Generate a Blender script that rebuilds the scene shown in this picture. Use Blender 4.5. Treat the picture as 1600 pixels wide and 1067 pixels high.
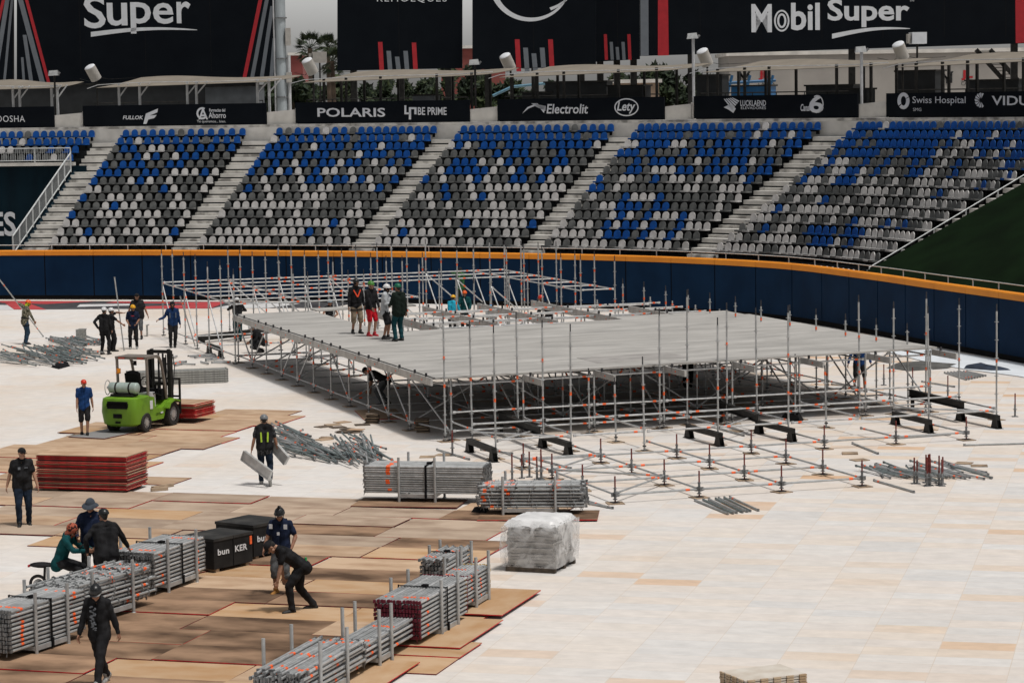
import bpy, bmesh, math, random
import numpy as np
from mathutils import Vector, Matrix
R = math.radians
random.seed(7)
sc = bpy.context.scene
col = sc.collection
for o in list(bpy.data.objects): bpy.data.objects.remove(o)

# ------------------------------------------------------------------ camera
FPX, CAMH, PITCH, ROLL = 4149.0, 9.10, R(5.237), R(-0.91)
cam = bpy.data.objects.new('camera', bpy.data.cameras.new('camera'))
col.objects.link(cam)
cam.data.sensor_width = 36.0
cam.data.lens = FPX / 1600 * 36
cam.data.clip_start = 0.5
cam.data.clip_end = 3000
cam.matrix_world = Matrix.Translation((0, 0, CAMH)) @ Matrix.Rotation(math.pi/2 - PITCH, 4, 'X') @ Matrix.Rotation(ROLL, 4, 'Z')
sc.camera = cam

# ------------------------------------------------------------------ sky and sun (thin bright overcast, sun high to the right)
SUN_EL, SUN_AZ = R(70), R(128)          # azimuth clockwise from +Y
world = bpy.data.worlds.new('World'); sc.world = world
world.use_nodes = True
wn, wl = world.node_tree.nodes, world.node_tree.links
bg = wn['Background']
sky = wn.new('ShaderNodeTexSky'); sky.sky_type = 'NISHITA'; sky.sun_disc = False
sky.sun_elevation = SUN_EL; sky.sun_rotation = SUN_AZ
sky.air_density = 1.0; sky.dust_density = 6.0; sky.ozone_density = 1.0
hsv = wn.new('ShaderNodeHueSaturation'); hsv.inputs['Saturation'].default_value = 0.22
wl.new(sky.outputs[0], hsv.inputs['Color'])
tc = wn.new('ShaderNodeTexCoord'); nz = wn.new('ShaderNodeTexNoise')
nz.inputs['Scale'].default_value = 5.0; nz.inputs['Detail'].default_value = 6.0
wl.new(tc.outputs['Generated'], nz.inputs['Vector'])
mr = wn.new('ShaderNodeMapRange'); mr.inputs[1].default_value = .3; mr.inputs[2].default_value = .7
mr.inputs[3].default_value = .88; mr.inputs[4].default_value = 1.12
wl.new(nz.outputs[0], mr.inputs[0])
mul = wn.new('ShaderNodeVectorMath'); mul.operation = 'MULTIPLY'
wl.new(hsv.outputs[0], mul.inputs[0]); wl.new(mr.outputs[0], mul.inputs[1])
sep = wn.new('ShaderNodeSeparateXYZ'); wl.new(tc.outputs['Generated'], sep.inputs[0])
hz = wn.new('ShaderNodeMapRange'); hz.inputs[1].default_value = .0; hz.inputs[2].default_value = .12; hz.inputs[3].default_value = 17.0; hz.inputs[4].default_value = 1.0
wl.new(sep.outputs[2], hz.inputs[0])          # bright cloud bank low over the horizon
mu2 = wn.new('ShaderNodeVectorMath'); mu2.operation = 'SCALE'; wl.new(mul.outputs[0], mu2.inputs[0]); wl.new(hz.outputs[0], mu2.inputs['Scale'])
wl.new(mu2.outputs[0], bg.inputs['Color'])
bg.inputs['Strength'].default_value = 0.06
sun = bpy.data.objects.new('sun', bpy.data.lights.new('sun', 'SUN')); col.objects.link(sun)
sun.data.energy = 2.5; sun.data.angle = R(7); sun.data.color = (1.0, .965, .92)
d = Vector((math.sin(SUN_AZ)*math.cos(SUN_EL), math.cos(SUN_AZ)*math.cos(SUN_EL), math.sin(SUN_EL)))
sun.rotation_euler = (-d).to_track_quat('-Z', 'Y').to_euler()
sun.location = (30, 20, 60)
sc.cycles.diffuse_bounces = 1
vs = sc.view_settings
vs.view_transform = 'Standard'; vs.look = 'None'; vs.gamma = 1; vs.use_curve_mapping = False
vs.exposure = 0.0

# ------------------------------------------------------------------ measured camera rays (pixels of a 1600 px wide frame) -> places
_c, _s = math.cos(ROLL), math.sin(ROLL)
def ray(px, py):
    X, Y = px-800, py-533.5
    x, y = _c*X+_s*Y, -_s*X+_c*Y
    return Vector((x, FPX*math.cos(PITCH)-y*math.sin(PITCH), -FPX*math.sin(PITCH)-y*math.cos(PITCH)))
def gp(px, py, z=0.0):
    r = ray(px, py); t = (z-CAMH)/r.z
    return Vector((r.x*t, r.y*t, z))
def rp(px, py, Y):
    r = ray(px, py); t = Y/r.y
    return Vector((r.x*t, Y, CAMH+r.z*t))
def pix(p):
    x, y, z = p[0], p[1], p[2]-CAMH
    dd = y*math.cos(PITCH)-z*math.sin(PITCH); u = y*math.sin(PITCH)+z*math.cos(PITCH)
    X, Y = FPX*x/dd, -FPX*u/dd
    return 800+_c*X-_s*Y, 533.5+_s*X+_c*Y
def ztop(w, py):
    lo, hi = -2., 30.
    for _ in range(40):
        m = (lo+hi)/2
        if pix((w[0], w[1], m))[1] > py: lo = m
        else: hi = m
    return lo
YAW = R(18.75)
GA = Vector((math.cos(YAW), math.sin(YAW), 0)); GB = Vector((GA.y, -GA.x, 0)); GO = Vector((2.259, 59.047, 0))
def L(i, j, z=0.0):                       # scaffold lattice: i along the stage front, j toward the stands is negative
    return GO + GA*(i*2.044) + GB*(j*2.1) + Vector((0, 0, z))

# ------------------------------------------------------------------ object helpers
WM = {}
def wm(o):
    if o is None: return Matrix.Identity(4)
    return WM.get(o.name, Matrix.Identity(4))
def tag(o, label=None, cat=None, group=None, kind=None):
    if label: o['label'] = label
    if cat: o['category'] = cat
    if group: o['group'] = group
    if kind: o['kind'] = kind
    return o
def thing(name, label, cat, loc=(0, 0, 0), rz=0.0, group=None):
    o = bpy.data.objects.new(name, None); col.objects.link(o)
    o.empty_display_size = .2
    o.location = loc; o.rotation_euler = (0, 0, rz)
    WM[o.name] = Matrix.Translation(loc) @ Matrix.Rotation(rz, 4, 'Z')
    return tag(o, label, cat, group)
def link_mesh(name, me, parent=None, loc=None):
    o = bpy.data.objects.new(name, me); col.objects.link(o)
    if parent is not None: o.parent = parent
    if loc is not None: o.location = loc
    WM[o.name] = wm(parent) @ Matrix.Translation(loc if loc is not None else (0, 0, 0))
    return o
def clone(root, loc, rz=None, label=None, group=None):
    r = root.copy(); col.objects.link(r); r.location = loc
    if rz is not None: r.rotation_euler = (0, 0, rz)
    if label: r['label'] = label
    if group: r['group'] = group
    WM[r.name] = Matrix.Translation(loc) @ Matrix.Rotation(r.rotation_euler[2], 4, 'Z')
    def rec(a, b):
        for ch in list(a.children):
            c = ch.copy(); col.objects.link(c); c.parent = b; rec(ch, c)
    rec(root, r)
    return r

class MB:
    def __init__(s): s.v = []; s.f = []; s.m = []; s.sm = []
    def add(s, vs, fs, m=0, sm=False):
        b = len(s.v); s.v += [Vector(v) for v in vs]
        for f in fs: s.f.append([b+i for i in f]); s.m.append(m); s.sm.append(sm)
        return s
    def box(s, c, d, m=0, M=None):
        x, y, z = d[0]/2, d[1]/2, d[2]/2
        P = [Vector((sx*x, sy*y, sz*z)) for sz in (-1, 1) for sy in (-1, 1) for sx in (-1, 1)]
        P = [(M @ p if M is not None else p)+Vector(c) for p in P]
        return s.add(P, [(0, 2, 3, 1), (4, 5, 7, 6), (0, 1, 5, 4), (2, 6, 7, 3), (0, 4, 6, 2), (1, 3, 7, 5)], m)
    def hexa(s, lo, hi, m=0):              # two quads (bottom, top)
        return s.add(list(lo)+list(hi), [(3, 2, 1, 0), (4, 5, 6, 7), (0, 1, 5, 4), (1, 2, 6, 5), (2, 3, 7, 6), (3, 0, 4, 7)], m)
    def beam(s, p, q, w, h, m=0, up=(0, 0, 1)):
        p, q = Vector(p), Vector(q); t = (q-p).normalized(); u = Vector(up)
        sd = t.cross(u)
        if sd.length < 1e-4: sd = t.cross(Vector((0, 1, 0)))
        sd.normalize(); u = sd.cross(t)
        a, b = sd*(w/2), u*(h/2)
        return s.hexa([p-a-b, p+a-b, p+a+b, p-a+b], [q-a-b, q+a-b, q+a+b, q-a+b], m)
    def tube(s, p, q, r, n=8, m=0, r2=None, caps=True, sm=True):
        p, q = Vector(p), Vector(q); r2 = r if r2 is None else r2
        t = (q-p).normalized(); a = t.orthogonal().normalized(); b = t.cross(a)
        vs = []
        for k in range(n):
            an = 2*math.pi*k/n; dd = a*math.cos(an)+b*math.sin(an)
            vs += [p+dd*r, q+dd*r2]
        base = len(s.v)
        s.add(vs, [(2*k, 2*((k+1) % n), 2*((k+1) % n)+1, 2*k+1) for k in range(n)], m, sm)
        if caps:
            s.f.append([base+2*k for k in range(n)][::-1]); s.m.append(m); s.sm.append(False)
            s.f.append([base+2*k+1 for k in range(n)]); s.m.append(m); s.sm.append(False)
        return s
    def path(s, pts, r, n=6, m=0):
        pts = [Vector(p) for p in pts]; N = len(pts); vs = []
        t0 = (pts[1]-pts[0]).normalized(); a = t0.orthogonal().normalized()
        for i, p in enumerate(pts):
            t = (pts[min(i+1, N-1)]-pts[max(i-1, 0)]).normalized()
            a = (a-t*a.dot(t)).normalized(); b = t.cross(a)
            for k in range(n):
                an = 2*math.pi*k/n; vs.append(p+(a*math.cos(an)+b*math.sin(an))*r)
        fs = [(i*n+k, i*n+(k+1) % n, (i+1)*n+(k+1) % n, (i+1)*n+k) for i in range(N-1) for k in range(n)]
        fs += [tuple(range(n))[::-1], tuple((N-1)*n+k for k in range(n))]
        return s.add(vs, fs, m, True)
    def ell(s, c, r, m=0, nu=12, nv=8, M=None, v0=0.0, v1=1.0):
        c = Vector(c); vs = []
        for j in range(nv+1):
            th = math.pi*(v0+(v1-v0)*j/nv)
            for k in range(nu):
                ph = 2*math.pi*k/nu
                p = Vector((r[0]*math.sin(th)*math.cos(ph), r[1]*math.sin(th)*math.sin(ph), r[2]*math.cos(th)))
                vs.append((M @ p if M is not None else p)+c)
        fs = [(j*nu+k, (j+1)*nu+k, (j+1)*nu+(k+1) % nu, j*nu+(k+1) % nu) for j in range(nv) for k in range(nu)]
        return s.add(vs, fs, m, True)
    def extr(s, poly, dvec, m=0, sm=False):           # polygon (3D points) extruded along dvec
        n = len(poly); dv = Vector(dvec); P = [Vector(p) for p in poly]
        nrm = Vector((0, 0, 0))
        for k in range(n): nrm += P[k].cross(P[(k+1) % n])
        if nrm.dot(dv) > 0: P = P[::-1]
        base = len(s.v); s.v += P+[p+dv for p in P]
        def F(f, q=False): s.f.append([base+i for i in f]); s.m.append(m); s.sm.append(q)
        F(list(range(n))); F([n+k for k in range(n)][::-1])
        for k in range(n): F([k, n+k, n+(k+1) % n, (k+1) % n], sm)
        return s
    def mesh(s, name, mats, M=None):
        me = bpy.data.meshes.new(name)
        vs = s.v if M is None else [M @ v for v in s.v]
        me.from_pydata([tuple(v) for v in vs], [], s.f)
        for mt in (mats if isinstance(mats, (list, tuple)) else [mats]): me.materials.append(mt)
        me.polygons.foreach_set('material_index', s.m)
        me.polygons.foreach_set('use_smooth', s.sm)
        me.update()
        if any(s.sm): me.set_sharp_from_angle(angle=R(42))
        return me
    def build(s, name, mats, parent=None, local=False):   # world coordinates unless local
        M = None if (local or parent is None) else wm(parent).inverted()
        return link_mesh(name, s.mesh(name, mats, M), parent)
    def build_top(s, name, mats, origin, rz=0.0):         # a thing that is one mesh, origin at its base
        W = Matrix.Translation(origin) @ Matrix.Rotation(rz, 4, 'Z')
        o = link_mesh(name, s.mesh(name, mats, W.inverted()))
        o.location = origin; o.rotation_euler = (0, 0, rz); WM[o.name] = W
        return o
def flush(parent, name, items, mats, limit=100):
    """items: (centre, function(mb)); the nearest ones become parts, the rest one mass"""
    items = sorted(items, key=lambda t: (Vector(t[0])-Vector((0, 0, CAMH))).length)
    for c, fn in items[:limit]:
        mb = MB(); fn(mb); mb.build(name, mats, parent)
    if len(items) > limit:
        mb = MB()
        for c, fn in items[limit:]: fn(mb)
        o = mb.build(name, mats, parent); o['kind'] = 'stuff'

# ------------------------------------------------------------------ materials
MATS = {}
def mat(name, c, rough=.6, metal=0., var=.12, scale=6., bump=0., spec=.4, vec=None, c2=None, detail=4., thr=(.35, .65), rnd=0.):
    if name in MATS: return MATS[name]
    m = bpy.data.materials.new(name); m.use_nodes = True; MATS[name] = m
    n, l = m.node_tree.nodes, m.node_tree.links
    b = n['Principled BSDF']
    b.inputs['Roughness'].default_value = rough; b.inputs['Metallic'].default_value = metal
    b.inputs['Specular IOR Level'].default_value = spec
    t = n.new('ShaderNodeTexCoord'); mp = n.new('ShaderNodeMapping')
    if vec: mp.inputs['Scale'].default_value = vec
    if rnd:
        oi = n.new('ShaderNodeObjectInfo'); ofs = n.new('ShaderNodeVectorMath'); ofs.operation = 'MULTIPLY_ADD'
        l.new(oi.outputs['Random'], ofs.inputs[0]); ofs.inputs[1].default_value = (37, 53, 11); l.new(t.outputs['Object'], ofs.inputs[2])
        l.new(ofs.outputs[0], mp.inputs[0])
    else: l.new(t.outputs['Object'], mp.inputs[0])
    nz = n.new('ShaderNodeTexNoise'); nz.inputs['Scale'].default_value = scale; nz.inputs['Detail'].default_value = detail
    l.new(mp.outputs[0], nz.inputs['Vector'])
    cr = n.new('ShaderNodeValToRGB'); e = cr.color_ramp.elements
    e[0].position, e[1].position = thr
    lo = [max(0, x*(1-var)) for x in c]; hi = [min(1, x*(1+var)) for x in c] if c2 is None else c2
    if c2 is not None: lo = c
    e[0].color = (*lo, 1); e[1].color = (*hi, 1)
    l.new(nz.outputs[0], cr.inputs[0])
    if rnd:
        rm = n.new('ShaderNodeMapRange'); rm.inputs[3].default_value = 1-rnd; rm.inputs[4].default_value = 1+rnd; l.new(oi.outputs['Random'], rm.inputs[0])
        sv = n.new('ShaderNodeVectorMath'); sv.operation = 'SCALE'; l.new(cr.outputs[0], sv.inputs[0]); l.new(rm.outputs[0], sv.inputs['Scale'])
        l.new(sv.outputs[0], b.inputs['Base Color'])
    else: l.new(cr.outputs[0], b.inputs['Base Color'])
    if bump:
        bp = n.new('ShaderNodeBump'); bp.inputs['Strength'].default_value = bump; bp.inputs['Distance'].default_value = .02
        l.new(nz.outputs[0], bp.inputs['Height']); l.new(bp.outputs[0], b.inputs['Normal'])
    return m
galv = mat('galvanised_steel', (.40, .41, .41), .42, .45, .18, 5)
galv_light = mat('pale_galvanised_steel', (.50, .505, .505), .42, .4, .18, 7)
galv_dark = mat('dull_galvanised_steel', (.2, .205, .21), .5, .5, .35, 9)
orange_tape = mat('orange_tape', (.85, .13, .03), .5, 0, .12, 20)
black_steel = mat('black_painted_steel', (.010, .010, .010), .55, .0, .5, 5, c2=(.026, .025, .023), spec=.2)
rust_thread = mat('red_brown_spindle', (.16, .03, .025), .6, .2, .4, 30)
iron = mat('dark_iron', (.05, .05, .055), .55, .5, .4, 20)
wood_pad = mat('weathered_plywood', (.30, .22, .15), .85, 0, .3, 4, rnd=.2)
wood_dark = mat('dark_weathered_wood', (.10, .075, .055), .85, 0, .4, 8, rnd=.25)
ply = mat('plywood_face', (.35, .225, .14), .75, 0, .2, 1.5, vec=(.8, 1.5, 1), c2=(.50, .36, .245), detail=12, thr=(.3, .62), spec=.2, rnd=.12)
ply_grey = mat('worn_grey_plywood', (.28, .20, .145), .8, 0, .2, 1.3, vec=(.8, 1.4, 1), c2=(.45, .35, .265), detail=12, thr=(.3, .62), spec=.2, rnd=.14)
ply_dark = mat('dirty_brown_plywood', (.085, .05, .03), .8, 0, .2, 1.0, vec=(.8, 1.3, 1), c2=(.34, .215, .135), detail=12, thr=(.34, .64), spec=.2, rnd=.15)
ply_gold = mat('fresh_yellow_plywood', (.42, .245, .12), .72, 0, .2, 1.5, vec=(.8, 1.5, 1), c2=(.50, .345, .215), detail=12, thr=(.3, .62), spec=.2, rnd=.10)
ply_edge_red = mat('red_painted_edge', (.54, .013, .020), .55, 0, .3, 6)
ply_edge_dark = mat('dark_red_edge', (.15, .014, .015), .6, 0, .4, 6)
deck_mat = None
concrete = mat('pale_concrete', (.50, .485, .455), .9, 0, .2, 1.2, c2=(.68, .66, .62), detail=8, bump=.1)
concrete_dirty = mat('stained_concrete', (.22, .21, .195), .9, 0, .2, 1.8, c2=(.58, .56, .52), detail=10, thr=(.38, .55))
tier_dark = mat('dark_tier_face', (.016, .018, .019), .85, 0, .4, 2, spec=.1)  # one near-black tone over all tier faces, stairs stay pale
navy = mat('navy_padding', (.0024, .0165, .046), .75, 0, .2, .9, c2=(.004, .023, .062), spec=.10, detail=8)
navy_face = mat('navy_box_paint', (.002, .009, .015), .75, 0, .6, 1.5, vec=(1, 1, .2), c2=(.003, .015, .024), spec=.1)
orange_cap = mat('orange_wall_cap', (.70, .23, .012), .55, 0, .1, .7, c2=(.80, .28, .016), detail=8)
green_tarp = mat('dark_green_tarp', (.0035, .010, .003), .9, 0, .3, .6, spec=.05)
rail_white = mat('white_railing_paint', (.52, .54, .54), .45, .1, .12, 5)
board_black = mat('black_banner_vinyl', (.0012, .0028, .0055), .7, 0, .3, .8, c2=(.0025, .0045, .0075), spec=.10, bump=.4)
print_white = mat('white_print', (.60, .62, .65), .6, 0, .04, 3)
print_grey = mat('grey_print', (.13, .145, .165), .6, 0, .06, 3)
print_red = mat('red_print', (.36, .012, .02), .6, 0, .1, 3)
seat_blue = mat('blue_seat_plastic', (.004, .065, .26), .55, 0, .15, 3, spec=.2)
seat_grey = mat('charcoal_seat_plastic', (.092, .095, .093), .5, 0, .25, 3, rnd=.2)
seat_white = mat('pale_grey_seat_plastic', (.44, .43, .42), .45, 0, .12, 3, rnd=.08)
black_mat = mat('matt_black', (.006, .006, .007), .8, 0, .3, 6, spec=.15)
rubber = mat('tyre_rubber', (.018, .018, .018), .8, 0, .3, 20)
# ================================================================== SETTING
# ground: one sheet; a field of pale panels, each panel its own tone
def ground_material():
    m = bpy.data.materials.new('field_panels'); m.use_nodes = True
    n, l = m.node_tree.nodes, m.node_tree.links; b = n['Principled BSDF']
    t = n.new('ShaderNodeTexCoord'); mp = n.new('ShaderNodeMapping'); mp.vector_type = 'POINT'
    mp.inputs['Rotation'].default_value = (0, 0, R(14))
    l.new(t.outputs['Object'], mp.inputs[0])
    W, D = 1.22, .61
    br = n.new('ShaderNodeTexBrick'); br.offset = 0.0; br.offset_frequency = 2; br.squash = 1
    br.inputs['Scale'].default_value = 1; br.inputs['Brick Width'].default_value = W; br.inputs['Row Height'].default_value = D
    br.inputs['Mortar Size'].default_value = .008; br.inputs['Mortar Smooth'].default_value = .6; br.inputs['Bias'].default_value = 0
    br.inputs['Color1'].default_value = (0, 0, 0, 1); br.inputs['Color2'].default_value = (1, 1, 1, 1); br.inputs['Mortar'].default_value = (.5, .5, .5, 1)
    l.new(mp.outputs[0], br.inputs['Vector'])
    cr = n.new('ShaderNodeValToRGB'); e = cr.color_ramp.elements
    e[0].position = 0; e[0].color = (.64, .62, .60, 1); e[1].position = 1; e[1].color = (.60, .36, .19, 1)
    for p, c in ((.10, (.57, .56, .55)), (.3, (.66, .605, .56)), (.5, (.66, .585, .51)), (.66, (.64, .625, .61)), (.8, (.65, .53, .42)), (.92, (.64, .63, .62)), (.96, (.62, .46, .33))):
        q = e.new(p); q.color = (*c, 1)
    l.new(br.outputs['Color'], cr.inputs[0])
    # broad worn patches
    n1 = n.new('ShaderNodeTexNoise'); n1.inputs['Scale'].default_value = .16; n1.inputs['Detail'].default_value = 5
    l.new(mp.outputs[0], n1.inputs['Vector'])
    r1 = n.new('ShaderNodeValToRGB'); r1.color_ramp.elements[0].position = .4; r1.color_ramp.elements[0].color = (.69, .665, .64, 1)
    r1.color_ramp.elements[1].position = .72; r1.color_ramp.elements[1].color = (.64, .55, .46, 1)
    l.new(n1.outputs[0], r1.inputs[0])
    sx = n.new('ShaderNodeSeparateXYZ'); l.new(t.outputs['Object'], sx.inputs[0])
    fx = n.new('ShaderNodeMapRange'); fx.inputs[1].default_value = -6; fx.inputs[2].default_value = 8; fx.inputs[3].default_value = .8; fx.inputs[4].default_value = .18; l.new(sx.outputs[0], fx.inputs[0])
    mx = n.new('ShaderNodeMix'); mx.data_type = 'RGBA'; l.new(fx.outputs[0], mx.inputs[0])
    l.new(cr.outputs[0], mx.inputs[6]); l.new(r1.outputs[0], mx.inputs[7])
    # scuffs along the boards
    mp2 = n.new('ShaderNodeMapping'); mp2.inputs['Scale'].default_value = (1.0, 1.5, 1); l.new(mp.outputs[0], mp2.inputs[0])
    n2 = n.new('ShaderNodeTexNoise'); n2.inputs['Scale'].default_value = 2.2; n2.inputs['Detail'].default_value = 9; n2.inputs['Roughness'].default_value = .65
    l.new(mp2.outputs[0], n2.inputs['Vector'])
    r2 = n.new('ShaderNodeMapRange'); r2.inputs[1].default_value = .25; r2.inputs[2].default_value = .75; r2.inputs[3].default_value = .86; r2.inputs[4].default_value = 1.10
    l.new(n2.outputs[0], r2.inputs[0])
    vm = n.new('ShaderNodeVectorMath'); vm.operation = 'MULTIPLY'; l.new(mx.outputs[2], vm.inputs[0]); l.new(r2.outputs[0], vm.inputs[1])
    # seams
    ms = n.new('ShaderNodeMix'); ms.data_type = 'RGBA'; l.new(vm.outputs[0], ms.inputs[6]); ms.inputs[7].default_value = (.36, .26, .18, 1)
    sm = n.new('ShaderNodeMath'); sm.operation = 'MULTIPLY'; sm.inputs[1].default_value = .28; l.new(br.outputs['Fac'], sm.inputs[0]); l.new(sm.outputs[0], ms.inputs[0])
    # dark drag marks
    n3 = n.new('ShaderNodeTexNoise'); n3.inputs['Scale'].default_value = .9; n3.inputs['Detail'].default_value = 10; n3.inputs['Roughness'].default_value = .7
    l.new(mp.outputs[0], n3.inputs['Vector'])
    r3 = n.new('ShaderNodeMapRange'); r3.inputs[1].default_value = .66; r3.inputs[2].default_value = .8; r3.inputs[3].default_value = 0; r3.inputs[4].default_value = .5
    l.new(n3.outputs[0], r3.inputs[0])
    m3 = n.new('ShaderNodeMix'); m3.data_type = 'RGBA'; l.new(ms.outputs[2], m3.inputs[6]); m3.inputs[7].default_value = (.33, .28, .24, 1); l.new(r3.outputs[0], m3.inputs[0])
    l.new(m3.outputs[2], b.inputs['Base Color'])
    b.inputs['Roughness'].default_value = .75; b.inputs['Specular IOR Level'].default_value = .25
    return m
g = MB(); g.add([(-700, -60, 0), (700, -60, 0), (700, 1500, 0), (-700, 1500, 0)], [(0, 1, 2, 3)])
go = g.build('ground', ground_material()); go['kind'] = 'structure'; go['label'] = 'pale cream wooden panel flooring laid across the whole ball field'

# outfield wall line (plan curve) and offset curves behind it
CP = [(-70, 133), (-46, 129.6), (-34, 127.4), (-24.17, 125.2), (-16.36, 123.3), (-10.2, 121.1), (-1.1, 117.0), (5.49, 112.9), (10.6, 107.2), (13.3, 100.4), (14.95, 94.9), (16.2, 90.9), (17.4, 87.0), (20.6, 76.5), (24, 65)]
CUR = []
for k in range(1, len(CP)-2):
    p0, p1, p2, p3 = [Vector(CP[k+q]) for q in (-1, 0, 1, 2)]
    for t in np.arange(0, 1, .02):
        CUR.append(.5*((2*p1)+(p2-p0)*t+(2*p0-5*p1+4*p2-p3)*t*t+(3*p1-p0-3*p2+p3)*t**3))
CUR = np.array([tuple(p) for p in CUR])
_seg = np.r_[0, np.cumsum(np.linalg.norm(np.diff(CUR, axis=0), axis=1))]
SMAX = _seg[-1]
_tan = np.gradient(CUR, axis=0); _tan /= np.linalg.norm(_tan, axis=1)[:, None]
for _ in range(60):                              # smooth the direction so offset rows run fair
    _tan[1:-1] = (_tan[:-2]+_tan[1:-1]*2+_tan[2:])/4
_tan /= np.linalg.norm(_tan, axis=1)[:, None]
def cpt(s, off=0., z=0.):
    x, y = np.interp(s, _seg, CUR[:, 0]), np.interp(s, _seg, CUR[:, 1])
    tx, ty = np.interp(s, _seg, _tan[:, 0]), np.interp(s, _seg, _tan[:, 1])
    q = math.hypot(tx, ty)
    return Vector((x-ty/q*off, y+tx/q*off, z))
def cang(s):
    return math.atan2(np.interp(s, _seg, _tan[:, 1]), np.interp(s, _seg, _tan[:, 0]))
_S = np.arange(0, SMAX, .1)
def s_at(px, off, z):
    X = np.array([pix(cpt(s, off, z))[0] for s in _S])
    return float(_S[np.argmin(abs(X-px))])
def sweep(mb, s0, s1, prof, m=0, step=.6, sm=False):
    """closed profile [(off,z)...] swept along the curve"""
    N = max(2, int(abs(s1-s0)/step)+1); n = len(prof); vs = []
    for s in np.linspace(s0, s1, N):
        for o_, z_ in prof: vs.append(cpt(s, o_, z_))
    fs = [(i*n+k, (i+1)*n+k, (i+1)*n+(k+1) % n, i*n+(k+1) % n) for i in range(N-1) for k in range(n)]
    fs += [tuple(range(n)), tuple((N-1)*n+k for k in range(n))[::-1]]
    mb.add(vs, fs, m, sm)

# padded outfield wall
base = cpt(s_at(800, 0, 0), 0, 0)
wall = thing('outfield_wall', 'long curved navy padded outfield wall with an orange cap below the grandstand', 'wall', base)
mb = MB(); s = 0.2
while s < SMAX-2.6:
    sweep(mb, s+.02, s+2.40, [(0, .22), (0, 2.06), (.02, 2.075), (.25, 2.075), (.25, .2), (.02, .2)], 0, .6)
    s += 2.44
sweep(mb, .2, SMAX-.4, [(.03, .2), (.03, 2.05), (.2, 2.05), (.2, .2)], 1, .8)
mb.build('padding', [navy, black_mat], wall)
mb = MB(); sweep(mb, .2, SMAX-.4, [(.06, 0), (.06, .2), (.2, .2), (.2, 0)], 0, .8); mb.build('base_strip', black_mat, wall)
mb = MB(); s = .2
while s < SMAX-2.6:
    sweep(mb, s+.008, s+2.43, [(-.015, 2.078), (-.015, 2.28), (.02, 2.32), (.27, 2.32), (.27, 2.078)], 0, .6); s += 2.44
mb.build('cap', orange_cap, wall)

# ------------------------------------------------------------------ grandstand
D0, TR, RI, Z0, NR = 1.55, .75, .38, 2.17, 14
rowd = lambda k: D0+TR*k
rowz = lambda k: Z0+RI*k
STAIRS_PX = [(29, 71), (262, 302), (538, 576), (805, 841), (1064, 1105), (1354, 1378)]
ST = [(s_at(a, D0, 2.5), s_at(b, D0, 2.5)) for a, b in STAIRS_PX]
sL, sR = ST[0][0], ST[-1][1]
sFarL = 1.0
stand = thing('grandstand', 'stepped concrete grandstand behind the outfield wall, rows climbing to the terrace', 'grandstand', cpt((sL+sR)/2, D0, 0))
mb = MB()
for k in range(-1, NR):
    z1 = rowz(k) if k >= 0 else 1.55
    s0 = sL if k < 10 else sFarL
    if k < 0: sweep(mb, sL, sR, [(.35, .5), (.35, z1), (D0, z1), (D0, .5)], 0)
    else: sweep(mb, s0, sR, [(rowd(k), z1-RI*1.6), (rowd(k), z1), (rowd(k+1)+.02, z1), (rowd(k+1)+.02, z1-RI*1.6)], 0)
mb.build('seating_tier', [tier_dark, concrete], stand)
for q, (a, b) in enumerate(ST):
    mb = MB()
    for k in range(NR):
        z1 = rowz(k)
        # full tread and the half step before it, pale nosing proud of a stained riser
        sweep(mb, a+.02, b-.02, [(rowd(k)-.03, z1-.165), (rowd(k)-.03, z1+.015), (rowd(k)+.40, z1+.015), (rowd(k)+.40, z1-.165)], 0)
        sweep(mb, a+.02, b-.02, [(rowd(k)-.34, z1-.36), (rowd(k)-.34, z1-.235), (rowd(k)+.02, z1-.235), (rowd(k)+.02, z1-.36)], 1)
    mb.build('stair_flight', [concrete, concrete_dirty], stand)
# top walkway slab with a pale edge, terrace floor
dT = rowd(NR)
mb = MB(); sweep(mb, sFarL, SMAX-8, [(dT-.05, 6.6), (dT-.05, 7.82), (dT+14, 7.82), (dT+14, 6.6)], 0); mb.build('terrace_floor', concrete, stand)
mb = MB(); sweep(mb, sFarL, SMAX-8, [(dT-.02, 7.83), (dT-.02, 7.95), (dT+.5, 7.95), (dT+.5, 7.83)], 0); mb.build('terrace_kerb', concrete_dirty, stand)

# dark navy box left of the stand with big letters
sBoxR = s_at(128, rowd(10), 6)
box = thing('bullpen_box', 'dark navy wall face below the short upper railing, left of the seating', 'wall', cpt(6, rowd(10)-.1, 0))
mb = MB(); sweep(mb, sFarL, sL+.6, [(rowd(10)-.12, .2), (rowd(10)-.12, 6.05), (rowd(10), 6.05), (rowd(10), .2)], 0)
mb.build('face', navy_face, box)
mb = MB(); sweep(mb, sFarL, sL-.02, [(rowd(10)-.3, 6.06), (rowd(10)-.3, 6.22), (rowd(10)+.05, 6.22), (rowd(10)+.05, 6.06)], 0); mb.build('ledge', concrete, box)
# side wall under the diagonal stair edge
mb = MB()
P = []
for k in range(0, 11): P += [cpt(sL-.06, rowd(k)-.05, rowz(k)-.12)]
P = P+[cpt(sL-.06, rowd(10)-.13, .2), cpt(sL-.06, rowd(0)-.05, .2)]
mb.extr(P, (cpt(sL+.06, 5, 0)-cpt(sL-.06, 5, 0)), 0); mb.build('stair_side', navy_face, stand)

# dark green sloping tarp right of the stand
tarp = MB()
sweep(tarp, sR+.3, SMAX-1, [(.7, 2.25), (rowd(NR), 7.6), (rowd(NR), 7.3), (.9, 2.0)], 0)
o = tarp.build_top('batters_eye_tarp', green_tarp, cpt(sR+6, 1, 0)); tag(o, 'dark green sloping cover to the right of the seats behind the wall', 'cover')

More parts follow.
